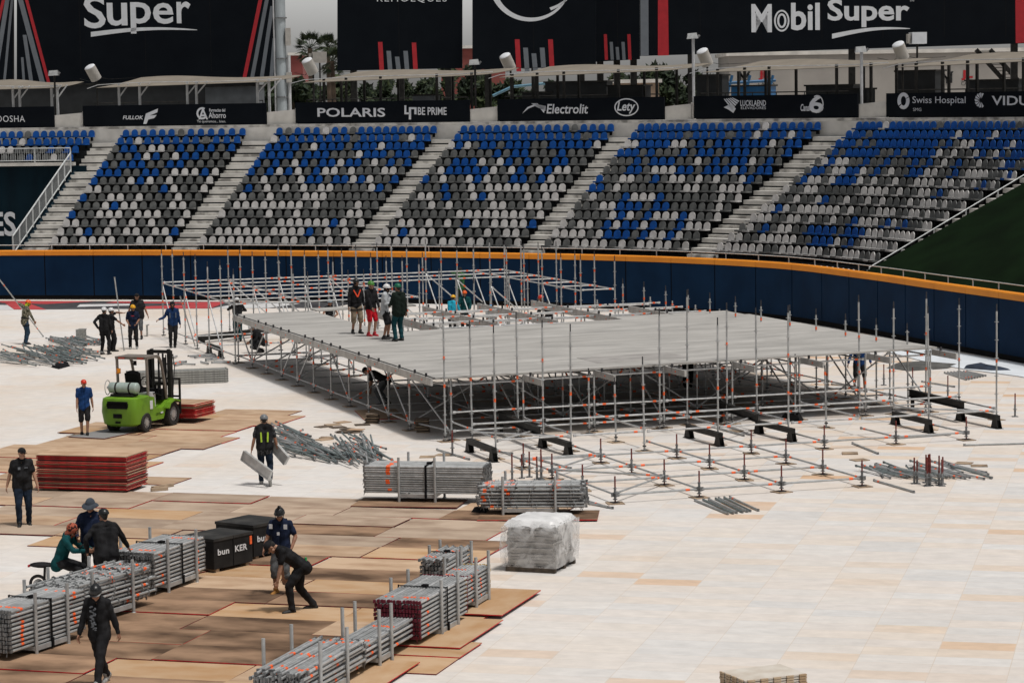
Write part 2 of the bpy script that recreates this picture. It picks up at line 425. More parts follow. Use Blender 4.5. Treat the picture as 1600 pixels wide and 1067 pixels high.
# ------------------------------------------------------------------ railings
def railing(name, label, pts, h, bars, post_every=1, r=.03, dens=0):
    pts = [Vector(p) for p in pts]
    t = thing(name, label, 'railing', pts[len(pts)//2])
    mb = MB(); mb.path([p+Vector((0, 0, h)) for p in pts], r, 6); mb.build('top_rail', rail_white, t)
    for b_ in bars:
        mb = MB(); mb.path([p+Vector((0, 0, b_)) for p in pts], r*.8, 6); mb.build('lower_rail', rail_white, t)
    for i in range(0, len(pts), post_every):
        mb = MB(); mb.tube(pts[i], pts[i]+Vector((0, 0, h)), r*1.0, 6); mb.build('post', rail_white, t)
    if dens:
        mb = MB()
        for i in range(len(pts)-1):
            for q in range(dens):
                p = pts[i].lerp(pts[i+1], (q+.5)/dens); mb.tube(p+Vector((0, 0, .08)), p+Vector((0, 0, h)), .009, 4)
        mb.build('balusters', rail_white, t)
    return t
railing('wall_railing', 'long low white pipe railing running just above the orange wall cap', [cpt(s, .42, 2.2) for s in np.arange(2, SMAX-3, 1.9)], .34, [], 1, .022)
railing('stair_railing', 'sloping white railing up the left edge of the seating beside the navy wall', [cpt(sL-.12, rowd(k), rowz(k)-.05) for k in np.arange(-.4, 10.6, 1.1)], .95, [.12], 1, .04, 7)
railing('upper_railing', 'short white barred railing on top of the navy wall face', [cpt(s, rowd(10)-.15, 6.22) for s in np.arange(sL-.2, sFarL, -1.95)], .72, [.1], 1, .03, 16)
railing('diagonal_railing', 'sloping white railing between the right seating section and the green cover', [cpt(sR+.12, rowd(k), rowz(k)-.1) for k in np.arange(-.8, 14, 1.85)], .62, [], 1, .028)
o_ = MB(); o_.path([cpt(sR+.2, rowd(k)-.2, rowz(k)-.05) for k in np.arange(-1, 14.1, 1.)], .07, 6); o = o_.build('stair_edge', concrete, stand)

# ------------------------------------------------------------------ seats
def seat_shell(mb, M, m):
    W, n = .202, 10
    # pan with a wide front lip
    out = [(-W*.95, .0), (W*.95, .0), (W, -.2)]+[(W*math.cos(a), -.30-.09*math.sin(a)) for a in np.linspace(.1, math.pi-.1, 7)]+[(-W, -.2)]
    lo = [M @ Vector((x, y, .325)) for x, y in out]; hi = [M @ Vector((x*.98, y, .40 if y < -.2 else .375)) for x, y in out]
    k = len(out); mb.add(lo+hi, [tuple(range(k))[::-1], tuple(range(k, 2*k))]+[(i, (i+1) % k, k+(i+1) % k, k+i) for i in range(k)], m)
    # narrower back with rounded shoulders, dished
    B_ = W*.84
    prof = [(-B_, .36), (B_, .36), (B_, .50)]+[(B_*math.cos(a), .52+.165*math.sin(a)) for a in np.linspace(.12, math.pi-.12, 9)]+[(-B_, .50)]
    fr = [M @ Vector((x, -.02+.16*(z-.4)+.25*(W*W-x*x)-.012, z)) for x, z in prof]
    bk = [M @ Vector((x, -.02+.16*(z-.4)+.25*(W*W-x*x)+.022, z)) for x, z in prof]
    k = len(prof); mb.add(fr+bk, [tuple(range(k)), tuple(range(k, 2*k))[::-1]]+[((i+1) % k, i, k+i, k+(i+1) % k) for i in range(k)], m)
    # bracket below
    mb.box(M @ Vector((0, .02, .22)), (.06, .2, .2), 3, M.to_3x3())
SEATM = [seat_blue, seat_grey, seat_white, black_mat]
rs = random.Random(21)
secs = [(ST[i][1], ST[i+1][0]) for i in range(5)]
SN = ['leftmost', 'second', 'middle', 'fourth', 'rightmost']
ORD = ['bottom', 'second lowest', 'third lowest', 'fourth lowest', 'fifth lowest', 'sixth lowest', 'seventh lowest', 'eighth lowest', 'ninth lowest', 'tenth lowest', 'eleventh lowest', 'third from top', 'second from top', 'top']
SEC1 = ['WWGWWWWGGWWGW', 'WGWBGWGWWGWWB', 'WWGGGWGWGWGGW', 'BGGWWWGWWWGGW', 'GGGWBWWGGGWWG', 'BGGWWGWGGGWGG', 'WWGGGGGGBWGGW', 'BGGGWBWGWGGGW', 'BBBGGBBGWWWBW', 'BGBBBGGBBGGGG', 'GGGBWBGWBBGGG', 'GBBGWWGBGBBGB', 'BBWBBBBBBGBBB', 'BBBBBBGBBBBBB']
def seat_colour(k, q, u):
    if q == 0 and k >= 0: return 'BGW'.index(SEC1[k][int(u*13+.01)])
    f = max(k, 0)/13.0
    pb = [.0, .05, .09, .08, .07, .12, .12, .22, .34, .42, .46, .66, .82, .88][max(k, 0)]
    if q == 3 and 1 <= k <= 4 and .25 < u < .6: pb = .45
    if q == 4 and 1 <= k <= 3 and .35 < u < .65: pb = .4
    if q == 0 and k in (4, 6, 8): pb = .2
    x = rs.random()
    if x < pb: return 0
    pw = [.72, .62, .58, .52, .5, .42, .44, .40, .38, .28, .14, .18, .08, .05][max(k, 0)]
    if pb > .5: return 2 if rs.random() < .5 else 1
    return 2 if rs.random() < pw else 1
allseats = []
for k in range(-1, NR):
    z = rowz(k) if k >= 0 else 1.55
    d = rowd(k)+.52 if k >= 0 else .98
    spans = [(q, a+.04, b+.10) for q, (a, b) in enumerate(secs)]
    if k >= 10: spans.append((-1, sL-14, sL+.0 if k >= 12 else sL-.3))
    for q, a, b in spans:
        kscale = (cpt((a+b)/2+.5, d)-cpt((a+b)/2-.5, d)).length
        n = 13 if q == 0 else int((b-a)*kscale/.452)
        for i in range(n):
            s = a+(b-a)*(i+.5)/n
            p = cpt(s, d, z); c = seat_colour(k if q >= 0 else 13 if k >= 12 else 10, q, i/n)
            if k == -1: c = 2
            x, y = pix(p)
            if x < -20 or x > 1625: continue
            allseats.append((p, cang(s), c, q, k))
allseats.sort(key=lambda t: (t[0]-Vector((0, 0, CAMH))).length + (40 if t[4] < 0 else 0))
proto = []
for c in range(3):
    m_ = MB(); seat_shell(m_, Matrix.Identity(4), c); proto.append(m_.mesh('stadium_seat', SEATM))
CN = ['blue', 'charcoal grey', 'pale grey']
for p, a, c, q, k in allseats[:300]:
    o = link_mesh('stadium_seat', proto[c]); o.location = p; o.rotation_euler = (0, 0, a)
    tag(o, f'{CN[c]} plastic stadium seat in the {ORD[k]} row of the {SN[q]} seating section', 'seat', 'plastic seats in the grandstand')
rest = MB()
for p, a, c, q, k in allseats[300:]:
    seat_shell(rest, Matrix.Translation(p) @ Matrix.Rotation(a, 4, 'Z'), c)
o = rest.build('stadium_seats', SEATM)
tag(o, 'rows of blue, charcoal and pale grey plastic seats filling the farther grandstand sections', 'seats', 'plastic seats in the grandstand', 'stuff')
mb = MB()
for k in range(0, NR):
    for q, (a, b) in enumerate(secs):
        sweep(mb, a+.05, b-.05, [(rowd(k)+.44, rowz(k)+.24), (rowd(k)+.44, rowz(k)+.36), (rowd(k)+.60, rowz(k)+.36), (rowd(k)+.60, rowz(k)+.24)], 0)
mb.build('seat_beam', black_mat, stand)
# ================================================================== LETTERING
def text_mb(body, w=None, h=None, bold=0.0, shear=0.0, spacing=1.0):
    """text as flat triangles in x,z (centre at 0), fitted to w x h metres; returns list of verts(x,z), faces"""
    cu = bpy.data.curves.new('t', 'FONT'); cu.body = body; cu.size = 1; cu.offset = bold; cu.shear = shear
    cu.space_character = spacing; cu.resolution_u = 3
    ob = bpy.data.objects.new('t', cu); col.objects.link(ob)
    dg = bpy.context.evaluated_depsgraph_get(); me = bpy.data.meshes.new_from_object(ob.evaluated_get(dg))
    V = np.array([v.co[:2] for v in me.vertices]); F = [list(p.vertices) for p in me.polygons]
    bpy.data.objects.remove(ob); bpy.data.curves.remove(cu); bpy.data.meshes.remove(me)
    lo, hi = V.min(0), V.max(0); V = V-(lo+hi)/2; sz = hi-lo
    sx = w/sz[0] if w else h/sz[1]; sy = h/sz[1] if h else sx
    return V*np.array([sx, sy]), F

class Panel:
    """a flat upright panel: local x to the right, z up, front face toward -y of its thing"""
    def __init__(s, t, front): s.t, s.front = t, front; s.W = wm(t); s.I = s.W.inverted()
    def loc(s, px, py):
        o = s.I @ Vector((0, 0, CAMH)); d = s.I.to_3x3() @ ray(px, py); t = (s.front-o.y)/d.y
        p = o+d*t; return p.x, p.z
    def text(s, body, x0, y0, x1, y1, m, bold=.01, shear=0., spacing=1., name='lettering', rot=True):
        a, b = s.loc(x0, (y0+y1)/2), s.loc(x1, (y0+y1)/2); c, d_ = s.loc((x0+x1)/2, y0), s.loc((x0+x1)/2, y1)
        V, F = text_mb(body, abs(b[0]-a[0]), abs(c[1]-d_[1]), bold, shear, spacing)
        cx, cz = (a[0]+b[0])/2, (c[1]+d_[1])/2; sl = (b[1]-a[1])/(b[0]-a[0])
        mb = MB(); mb.add([(cx+v[0], s.front-.012, cz+v[1]+v[0]*sl) for v in V], F)
        return mb.build(name, m, s.t, local=True)
    def poly(s, pts, m, name='emblem', dy=-.012, mb=None, mi=0):
        own = mb is None; mb = mb or MB()
        P = [Vector((x, s.front+dy, z)) for x, z in (s.loc(*p) for p in pts)]
        n = Vector((0, 0, 0))
        for i in range(len(P)): n += P[i].cross(P[(i+1) % len(P)])
        if n.y > 0: P = P[::-1]
        mb.add(P, [tuple(range(len(P)))], mi)
        if own: return mb.build(name, m, s.t, local=True)
    def ring(s, cx, cy, rx, ry, th, m, name='emblem', a0=0, a1=360, n=28, dy=-.012, th2=None):
        mb = MB(); th2 = th if th2 is None else th2
        P = []
        for i in range(n+1):
            f = i/n; a = R(a0+(a1-a0)*f); w = th+(th2-th)*f
            P.append((cx+rx*math.cos(a), cy-ry*math.sin(a), cx+(rx-w)*math.cos(a), cy-(ry-w)*math.sin(a)))
        vs = []
        for x, y, u, v in P:
            A_, B_ = s.loc(x, y), s.loc(u, v); vs += [(A_[0], s.front+dy, A_[1]), (B_[0], s.front+dy, B_[1])]
        mb.add(vs, [(2*i, 2*i+1, 2*i+3, 2*i+2) for i in range(n)])
        return mb.build(name, m, s.t, local=True)
    def disc(s, cx, cy, rx, ry, m, name='emblem', n=24, dy=-.010):
        return s.poly([(cx+rx*math.cos(2*math.pi*i/n), cy+ry*math.sin(2*math.pi*i/n)) for i in range(n)], m, name, dy)

# ------------------------------------------------------------------ terrace banners (parapet between the stair heads)
dB = dT+.55
BAN = [(-40, 84, 'first'), (130, 416, 'b'), (463, 732, 'c'), (777, 1036, 'd'), (1082, 1339, 'e'), (1385, 1660, 'f')]
BL = ['black sponsor banner ending in the letters OOSHA at the far left of the terrace', 'black sponsor banner with an F wing logo and a round A logo on the terrace', 'black sponsor banner with POLARIS in block letters on the terrace',
      'black sponsor banner with a leaping splash logo and an oval script logo', 'black sponsor banner with a ribbed diamond logo and a big 6', 'black sponsor banner reading SwissHospital at the right of the terrace']
pans = []
for (a, b, _), lab in zip(BAN, BL):
    pa, pb = cpt(s_at(a, dB, 8.4), dB, 7.95), cpt(s_at(b, dB, 8.4), dB, 7.95)
    mid = (pa+pb)/2; an = math.atan2(pb.y-pa.y, pb.x-pa.x); W = (pb-pa).length
    t = thing('sponsor_banner', lab, 'banner', mid, an, 'sponsor banners along the terrace')
    mb = MB(); mb.box((0, .06, .56), (W, .10, 1.05)); mb.build('banner_panel', board_black, t, local=True)
    mb = MB(); mb.box((0, .14, .5), (W-.1, .05, 1.0)); mb.build('backing', black_mat, t, local=True)
    pans.append(Panel(t, .01))
p0, p1, p2, p3, p4, p5 = pans
p0.text('OOSHA', -6, 181, 39, 191, print_white, .0, spacing=1.1)
p1.text('FULLOK', 192, 181, 224, 187, print_white, .02, .2)
p1.poly([(224, 194), (228, 178), (247, 170), (246, 176), (234, 181), (245, 180), (241, 185), (232, 187), (229, 194)], print_white)
p1.ring(316, 177.5, 9, 9.5, 3, print_white, a0=60, a1=330)
p1.text('A', 310, 170, 325, 187, print_white, .015)
p1.text('Farmacias del', 327, 170, 352, 175, print_white, .02)
p1.text('Ahorro', 326, 176, 353, 185, print_white, .015)
p1.text('Te queremos... bien.', 308, 188, 353, 193, print_white, 0)
p2.text('POLARIS', 496, 169, 602, 183, print_white, .018)
p2.text('BE PRIME', 653, 168, 698, 180, print_white, .015)
p2.poly([(632, 165), (635, 165), (635, 176), (641, 176), (641, 179), (632, 179)], print_white)
p2.poly([(639, 168), (651, 168), (651, 179), (647.5, 179), (647.5, 171), (642.5, 171), (642.5, 187), (639, 187)], print_white)
p3.text('Electrolit', 854, 163, 919, 178, print_white, .015, .15)
p3.poly([(816, 178), (824, 168), (838, 162), (852, 172), (848, 172), (836, 166), (826, 170)], print_white)
p3.poly([(830, 162), (840, 162), (852, 174), (853, 166), (850, 177), (842, 167)], print_white)
p3.ring(979, 168, 19, 14, 1.8, print_white)
p3.text('Lety', 964, 159, 993, 178, print_white, .02, .25)
p4.text('LUCKLAEND', 1157, 157, 1197, 166, print_white, .015)
p4.text('ELEVADORES', 1158, 167, 1197, 171, print_white, 0)
for q in range(5):
    p4.poly([(1131+q*3, 155-q*.5), (1133+q*3, 155-q*.5), (1146+q*2.4, 170-q*3), (1144+q*2.4, 172-q*3)], print_white)
p4.poly([(1131, 168), (1142, 163), (1150, 170), (1146, 177), (1139, 172)], print_white)
p4.text('Canal', 1251, 163, 1266, 174, print_white, .02, .2)
p4.text('6', 1264, 149, 1287, 177, print_white, .025)
p4.ring(1277, 163, 10, 14, 1.6, print_white, a0=-80, a1=120)
p5.text('Swiss Hospital', 1426, 151, 1509, 165, print_white, .0)
p5.text('SMG', 1427, 169, 1440, 174, print_white, .0)
p5.ring(1412, 158, 9.5, 13, 5.5, print_white, a0=30, a1=215); p5.ring(1412, 158, 9.5, 13, 5.5, print_white, a0=225, a1=385)
for q in range(9):
    a = R(70+q*27); p5.poly([(1533+2*math.cos(a), 157-3*math.sin(a)), (1533+10*math.cos(a-.12), 157-12*math.sin(a-.12)), (1533+9*math.cos(a+.25), 157-11*math.sin(a+.25))], print_white)
p5.text('VIDUSA', 1550, 150, 1640, 165, print_white, .015)
# pale wing walls at the stair heads
for i, (a, b) in enumerate([(84, 130), (416, 463), (732, 777), (1036, 1082), (1339, 1385)]):
    pa, pb = cpt(s_at(a+1, dB, 8.3), dB+.1, 7.95), cpt(s_at(b-1, dB, 8.3), dB+.1, 7.95)
    n = (cpt(10, 5)-cpt(10, 0)).normalized()*.0
    out = Vector((-(pb-pa).y, (pb-pa).x, 0)).normalized()
    mb = MB(); hL, hR = (.62, .74)
    mb.extr([pa, pb, pb+Vector((0, 0, hR)), pa+Vector((0, 0, hL))], out*.12)
    t = mb.build('wing_wall', concrete, stand)
    mb = MB(); mb.box(pb+Vector((0, 0, .4))+out*.8, (.12, 1.6, .8), 0, Matrix.Rotation(math.atan2(-out.x, out.y), 3, 'Z')); mb.build('wing_wall', concrete, stand)

# "ES" on the navy box
sb = s_at(10, rowd(10)-.12, 3.3); pb_ = cpt(sb, rowd(10)-.14, 3.3); an = cang(sb)
tt = thing('wall_lettering', 'big white letters ES on the dark navy wall face at the far left', 'sign', pb_, an)
P_ = Panel(tt, 0.0); P_.text('LES', -34, 331, 25, 369, print_white, .025)

# ------------------------------------------------------------------ shade canopies on the terrace
canvas = mat('beige_shade_cloth', (.20, .175, .142), .9, 0, .1, 1.2)
white_post = mat('white_post_paint', (.48, .49, .5), .5, .1, .15, 3)
CAN = [(-70, 92, 142, 132, 134, white_post, 'beige shade sail at the far left of the terrace on white posts'),
       (150, 434, 138, 122, 124, white_post, 'beige shade sail on white posts below the big board reading Super'),
       (472, 768, 130, 111, 113, black_steel, 'beige shade sail on black posts above the block letter POLARIS banner'),
       (780, 1062, 122, 103, 106, black_steel, 'beige shade sail on black posts in front of the round arc billboard'),
       (1100, 1384, 114, 95, 99, black_steel, 'beige shade sail on black posts above the ribbed diamond banner'),
       (1400, 1690, 106, 84, 88, black_steel, 'beige shade sail on black posts at the right end of the terrace')]
for ci, (xa, xb, yl, yt, yr, pm, lab) in enumerate(CAN):
    xm = (xa+xb)/2
    s_ = s_at(xm, dT+3, 10); off0, off1 = dT+1.3, dT+4.8
    sa, sb_ = s_at(xa, off0, 10), s_at(xb, off0, 10)
    c0 = cpt((sa+sb_)/2, dT+3, 7.95)
    t = thing('shade_canopy', lab, 'canopy', c0, 0, 'shade canopies along the terrace')
    def zpx(s, off, px, py): return ztop(cpt(s, off), py)
    zl, zr = zpx(sa, off0, xa, yl), zpx(sb_, off0, xb, yr+4)
    N = 22; vs = []; SL = sb_-sa
    for i in range(N+1):
        f = i/N
        for j in range(5):
            g_ = j/4; f0, f1 = .13*g_, .93+.07*g_                 # a slanted four cornered sail: front edge low and left, back edge high and right
            fs_ = f0+(f1-f0)*f; s = sa+SL*fs_
            off = off0+(off1-off0)*g_+(.25*math.sin(math.pi*f))*(1-2*g_)
            z = zl+(zr-zl)*fs_+.50*g_*(1-.35*f)+.07*math.sin(math.pi*2*min(1, f*1.1))*g_-.05*math.sin(math.pi*g_)
            vs.append(cpt(s, off, z))
    top = [v+Vector((0, 0, .02)) for v in vs]; n5 = len(vs)
    fs = []
    for i in range(N):
        for j in range(4):
            a = i*5+j; fs.append((a, a+5, a+6, a+1)); fs.append((n5+a, n5+a+1, n5+a+6, n5+a+5))
    for i in range(N):
        for j0 in (0, 4): a = i*5+j0; fs.append((a, n5+a, n5+a+5, a+5) if j0 == 0 else (a+5, n5+a+5, n5+a, a))
    for a0 in (0, N*5):
        for j in range(4): fs.append((a0+j, a0+j+1, n5+a0+j+1, n5+a0+j))
    mb = MB(); mb.add(vs+top, fs, 0, True); mb.build('shade_cloth', canvas, t)
    rj = random.Random(ci)
    for f in ((.12, .22, .5, .57, .87, .93) if pm is white_post else (.06, .2, .34, .66, .86)):
        for off in ((off0+.8,) if pm is white_post else (off0+.6, off1-.6)):
            s = sa+(sb_-sa)*(f+rj.uniform(-.02, .02)); zt = zl+(zr-zl)*f+.18
            mb = MB(); b0 = cpt(s, off, 7.82); mb.box(b0+Vector((0, 0, (zt-7.82)/2)), (.11, .11, zt-7.82), 0, Matrix.Rotation(cang(s), 3, 'Z'))
            if pm is white_post and off == off0+.8:
                mb.beam(cpt(s, off, zt-.7), cpt(s+.55, off, zt-.02), .06, .06)
            mb.build('post', pm, t)
    mb = MB(); mb.path([cpt(sa-.6, off0+.2, zl-.02)]+[cpt(sa+(sb_-sa)*q/6, off0+.2, zl+(zr-zl)*q/6+.16+.05*math.sin(q)) for q in range(7)], .018, 5); mb.build('cable', white_post, t)

# terrace railings, tables, dark kiosks behind the banners
for i, (a, b) in enumerate([(150, 410), (480, 730), (790, 1030), (1095, 1335), (1400, 1620)]):
    pts = [cpt(s_at(a+(b-a)*q/6, dT+6, 8.6), dT+6, 7.82) for q in range(7)]
    pm = black_steel
    t = thing('terrace_railing', ['plain black bar railing behind the left white post canopy', 'plain black bar railing behind the banner with POLARIS', 'plain black bar railing behind the banner with the splash logo', 'plain black bar railing behind the banner with the big 6', 'plain black bar railing behind the rightmost banner'][i], 'railing', pts[3], 0, 'terrace bar railings')
    mb = MB(); mb.path([p+Vector((0, 0, 1.35)) for p in pts], .03, 5); mb.build('top_rail', pm, t)
    mb = MB(); mb.path([p+Vector((0, 0, 1.1)) for p in pts], .02, 5); mb.build('lower_rail', pm, t)
    for p in pts: mb = MB(); mb.tube(p, p+Vector((0, 0, 1.35)), .025, 5); mb.build('post', pm, t)
def terrace_box(name, lab, cat, px, py, off, w, d_, h, m, roofm=None):
    s = s_at(px, off, 8.5); b0 = cpt(s, off, 7.82)
    t = thing(name, lab, cat, b0, cang(s))
    mb = MB(); mb.box((0, 0, h/2), (w, d_, h)); mb.build('body', m, t, local=True)
    mb = MB(); mb.box((0, 0, h+.04), (w+.14, d_+.14, .08)); mb.build('top', roofm or black_steel, t, local=True)
    return t
slate = mat('slate_grey_panel', (.10, .11, .12), .6, 0, .15, 2)
kd = mat('dark_kiosk_paint', (.012, .014, .016), .7, 0, .3, 2)
terrace_box('kiosk', 'slate grey kiosk counter under the second canopy from the left', 'kiosk', 368, 0, dT+6.5, 2.9, 1.2, 2.1, slate)
for px, w in ((60, 6), (250, 7.5)):
    terrace_box('bar_wall', 'long black bar wall behind the canopy at the left' if px == 60 else 'long black bar wall under the big board reading Super', 'wall', px, 0, dT+7.6, w*1.5, .4, 2.35, kd)
for px, w, h_, lab in ((905, 3.4, 2.0, 'dark storage wall behind the canopy with the splash logo banner'), (845, 1.6, 1.5, 'low dark cabinet behind the left of the splash logo banner'), (1300, 2.6, 1.6, 'dark cabinet wall under the canopy above the big 6'), (1440, 2.2, 2.2, 'tall dark service hut under the rightmost canopy'), (1560, 3.0, 1.7, 'long dark service counter under the rightmost canopy'), (1115, 1.4, 2.2, 'dark upright booth between the two right canopies')):
    terrace_box('service_unit', lab, 'service unit', px, 0, dT+6.6, w, .8, h_, kd)
terrace_box('grill', 'grey covered grill under the canopy above POLARIS', 'grill', 665, 0, dT+3.2, 1.2, .7, 1.45, slate)
terrace_box('drinks_stand', 'black drinks stand behind the splash logo banner', 'stand', 985, 0, dT+4.5, 1.9, 1.0, 1.75, kd)
terrace_box('equipment_case', 'black equipment case under the canopy left of the SwissHospital banner', 'case', 1345, 0, dT+3.2, 1.0, .7, 1.4, kd)
terrace_box('bar_counter', 'blue bar counter under the canopy above the ribbed diamond banner', 'counter', 1178, 0, dT+9, 2.1, .8, 1.65, mat('blue_counter_paint', (.012, .09, .22), .5, 0, .15, 2))
for i, px in enumerate((318, 560, 640, 845, 905, 1290, 1520)):
    s = s_at(px, dT+4, 8.6); b0 = cpt(s, dT+4, 7.82)
    t = thing('bar_table', ['tall round black bar table under the canopy with white posts', 'tall round black bar table left of its twin above POLARIS', 'tall round black bar table right of its twin above POLARIS', 'tall round black bar table at the left above the splash logo', 'tall round black bar table at the middle above the splash logo', 'tall round black bar table above the big 6 banner', 'tall round black bar table above the rightmost banner'][i], 'table', b0, 0, 'bar tables on the terrace')
    mb = MB(); mb.tube((0, 0, 1.05), (0, 0, 1.1), .42, 14); mb.build('table_top', black_steel, t, local=True)
    mb = MB(); mb.tube((0, 0, 0.03), (0, 0, 1.05), .04, 8); mb.tube((0, 0, 0), (0, 0, .03), .3, 12); mb.build('pedestal', black_steel, t, local=True)

# ------------------------------------------------------------------ loudspeakers and lamps on the terrace
spk = mat('pale_speaker_cabinet', (.40, .38, .35), .5, 0, .08, 4)
for i, (px, py, lab) in enumerate([(145, 114, 'pale tilted column loudspeaker below the board reading Super at the left'), (484, 104, 'pale tilted column loudspeaker in front of the palms'), (793, 97, 'pale tilted column loudspeaker in front of the round arc billboard'),
                              (1101, 90, 'pale tilted column loudspeaker below the wide right billboard, near the lamp post'), (1407, 80, 'pale tilted column loudspeaker below the wide right billboard, under the white box')]):
    Yd = cpt(s_at(px, dT+5, 10), dT+5).y; c = rp(px, py, Yd)
    t = thing('loudspeaker', lab, 'loudspeaker', (c.x, c.y, 7.82), 0, 'column loudspeakers over the terrace')
    M = Matrix.Rotation(R(-24), 3, 'Y') @ Matrix.Rotation(R(24), 3, 'X')
    mb = MB()
    pr = [(.30*math.cos(a)*(1 if abs(math.cos(a)) < .8 else 1), .26*math.sin(a)) for a in np.linspace(0, 2*math.pi, 13)[:-1]]
    lo = [c+M @ Vector((x, y, -.42)) for x, y in pr]; hi = [c+M @ Vector((x, y, .36)) for x, y in pr]
    k = len(pr); mb.add(lo+hi, [tuple(range(k))[::-1], tuple(range(k, 2*k))]+[(q, (q+1) % k, k+(q+1) % k, k+q) for q in range(k)], 0, True)
    mb.build('cabinet', spk, t)
    mb = MB(); mb.ell(c+M @ Vector((0, 0, .36)), (.3, .26, .10), 0, 12, 4, M, 0, .5); mb.build('dome', print_white, t)
    mb = MB(); mb.tube((c.x+.15, c.y+.35, 7.82), (c.x+.15, c.y+.35, c.z+.1), .05, 6); mb.beam((c.x+.15, c.y+.35, c.z), (c.x, c.y+.1, c.z), .06, .06); mb.build('stand_pole', black_steel, t)
    mb = MB(); mb.path([c+Vector((-.9, 1.2, -.3)), c+Vector((-.3, .5, -.45)), c+Vector((.1, .2, -.2)), c+Vector((.8, .3, -.35)), c+Vector((2.2, .6, -.3))], .015, 4); mb.build('cable', black_steel, t)
for i, (px, py, h_, pm, lab) in enumerate([(85, 114, 0, black_steel, 'small grey floodlight on a dark post at the left of the terrace'), (742, 97, 0, black_steel, 'small grey floodlight on a black post between the two middle canopies'),
                                      (1083, 56, 0, white_post, 'small floodlight on a tall white post left of the tilted loudspeaker'), (1346, 77, 0, white_post, 'small floodlight on a white post right of the middle of the terrace')]):
    Yd = cpt(s_at(px, dT+1.2, 10), dT+1.2).y; c = rp(px, py, Yd)
    t = thing('floodlight', lab, 'floodlight', (c.x, c.y, 7.82), 0, 'small floodlights on the terrace')
    mb = MB(); mb.tube((c.x, c.y, 7.82), (c.x, c.y, c.z-.1), .07 if pm is white_post else .05, 8); mb.build('post', pm, t)
    mb = MB(); mb.hexa([c+Vector((-.30, -.2, -.16)), c+Vector((.22, -.2, -.14)), c+Vector((.22, .2, -.14)), c+Vector((-.30, .2, -.16))], [c+Vector((-.26, -.12, .1)), c+Vector((.16, -.12, .13)), c+Vector((.16, .18, .13)), c+Vector((-.26, .18, .1))]); mb.build('lamp_head', galv, t)
    mb = MB(); mb.beam(c+Vector((.18, -.1, -.12)), c+Vector((.3, -.1, .02)), .1, .1); mb.build('bracket', galv_dark, t)
for i, (px, py, w, h, Yd, lab) in enumerate([(1434, 60, .72, .55, 128, 'white square equipment box hanging below the lettering of the right billboard'), (499, 90, .85, .65, 160, 'white square equipment box among the palms behind the terrace')]):
    c = rp(px, py, Yd)
    t = thing('equipment_box', lab, 'box', (c.x, c.y, 7.82))
    mb = MB(); mb.box(c, (w, .6, h), 0, Matrix.Rotation(R(8), 3, 'Z')); mb.build('housing', print_white if i == 0 else spk, t)
    mb = MB(); mb.box(c+Vector((-w*.62, 0, -.02)), (w*.2, .5, h*.8), 0); mb.build('side_panel', spk, t)
    mb = MB(); mb.tube((c.x, c.y+.2, 7.82), (c.x, c.y+.2, c.z), .05, 6); mb.build('pole', black_steel, t)

# ------------------------------------------------------------------ tall light mast
c = rp(441, 160, 146)
mast = thing('light_mast', 'thick grey-white floodlight mast rising out of frame beside the board reading Super', 'mast', (c.x, c.y, 0))
mpaint = mat('weathered_mast_paint', (.36, .40, .42), .55, .1, .12, 1.5, vec=(1, 1, .3))
mb = MB(); mb.tube((c.x, c.y, 0), (c.x, c.y, 22), .31, 20, 0, .27); mb.build('pole', mpaint, mast)
mb = MB(); mb.tube((c.x+.42, c.y-.1, 0), (c.x+.42, c.y-.1, 11.6), .10, 10); mb.build('conduit', white_post, mast)
for zc, hc in ((12.6, .95), (10.4, .55)):
    mb = MB(); mb.box((c.x+.42, c.y-.2, zc), (.28, .3, hc)); mb.build('cabinet', spk, mast)
mb = MB(); mb.tube((c.x-.35, c.y-.15, 7), (c.x-.35, c.y-.15, 20), .045, 6); mb.build('conduit', white_post, mast)
for zc in (9.3, 11.4, 13.6):
    mb = MB(); mb.tube((c.x, c.y, zc), (c.x, c.y, zc+.07), .36, 20); mb.build('clamp_band', galv_dark, mast)

# ------------------------------------------------------------------ big billboards
def billboard(lab, px, Yc, an, x0, x1, ybl, ybr, ytl=-70, ytr=-70):
    c = rp(px, 120, Yc); t = thing('billboard', lab, 'billboard', (c.x, c.y, 0), an, 'big billboards behind the terrace')
    P = Panel(t, 0.0)
    q = [P.loc(x0, ybl), P.loc(x1, ybr), P.loc(x1, ytr), P.loc(x0, ytl)]
    mb = MB(); mb.extr([(x, .02, z) for x, z in q], (0, .3, 0)); mb.build('vinyl_panel', board_black, t, local=True)
    n_ = max(2, int((q[1][0]-q[0][0])/3.1))
    for i in range(1, n_):
        f = i/n_; mb = MB(); mb.box((q[0][0]*(1-f)+q[1][0]*f, .018, (q[0][1]+q[3][1])/2+.3), (.03, .008, q[3][1]-q[0][1]-.8)); mb.build('vinyl_seam', black_mat, t, local=True)
    for f in (.12, .5, .88):
        x = q[0][0]*(1-f)+q[1][0]*f
        mb = MB(); mb.box((x, .7, q[3][1]/2), (.35, .35, q[3][1])); mb.build('support_post', black_steel, t, local=True)
    mb = MB(); mb.beam((q[0][0], .4, q[0][1]+.2), (q[1][0], .4, q[1][1]+.2), .15, .15); mb.build('support_rail', galv_dark, t, local=True)
    P.front = .02
    return t, P
def swoosh(P, x0, y0, x1, y1, m, hgt):
    n = 16; up_, dn = [], []
    for i in range(n+1):
        f = i/n; x = x0+(x1-x0)*f; y = y0+(y1-y0)*f-hgt*math.sin(math.pi*f*.9)
        w = 4.5*(1-f)**.7+.6
        up_.append((x, y-w*.5)); dn.append((x, y+w))
    P.poly(up_+dn[::-1], m, 'underline')
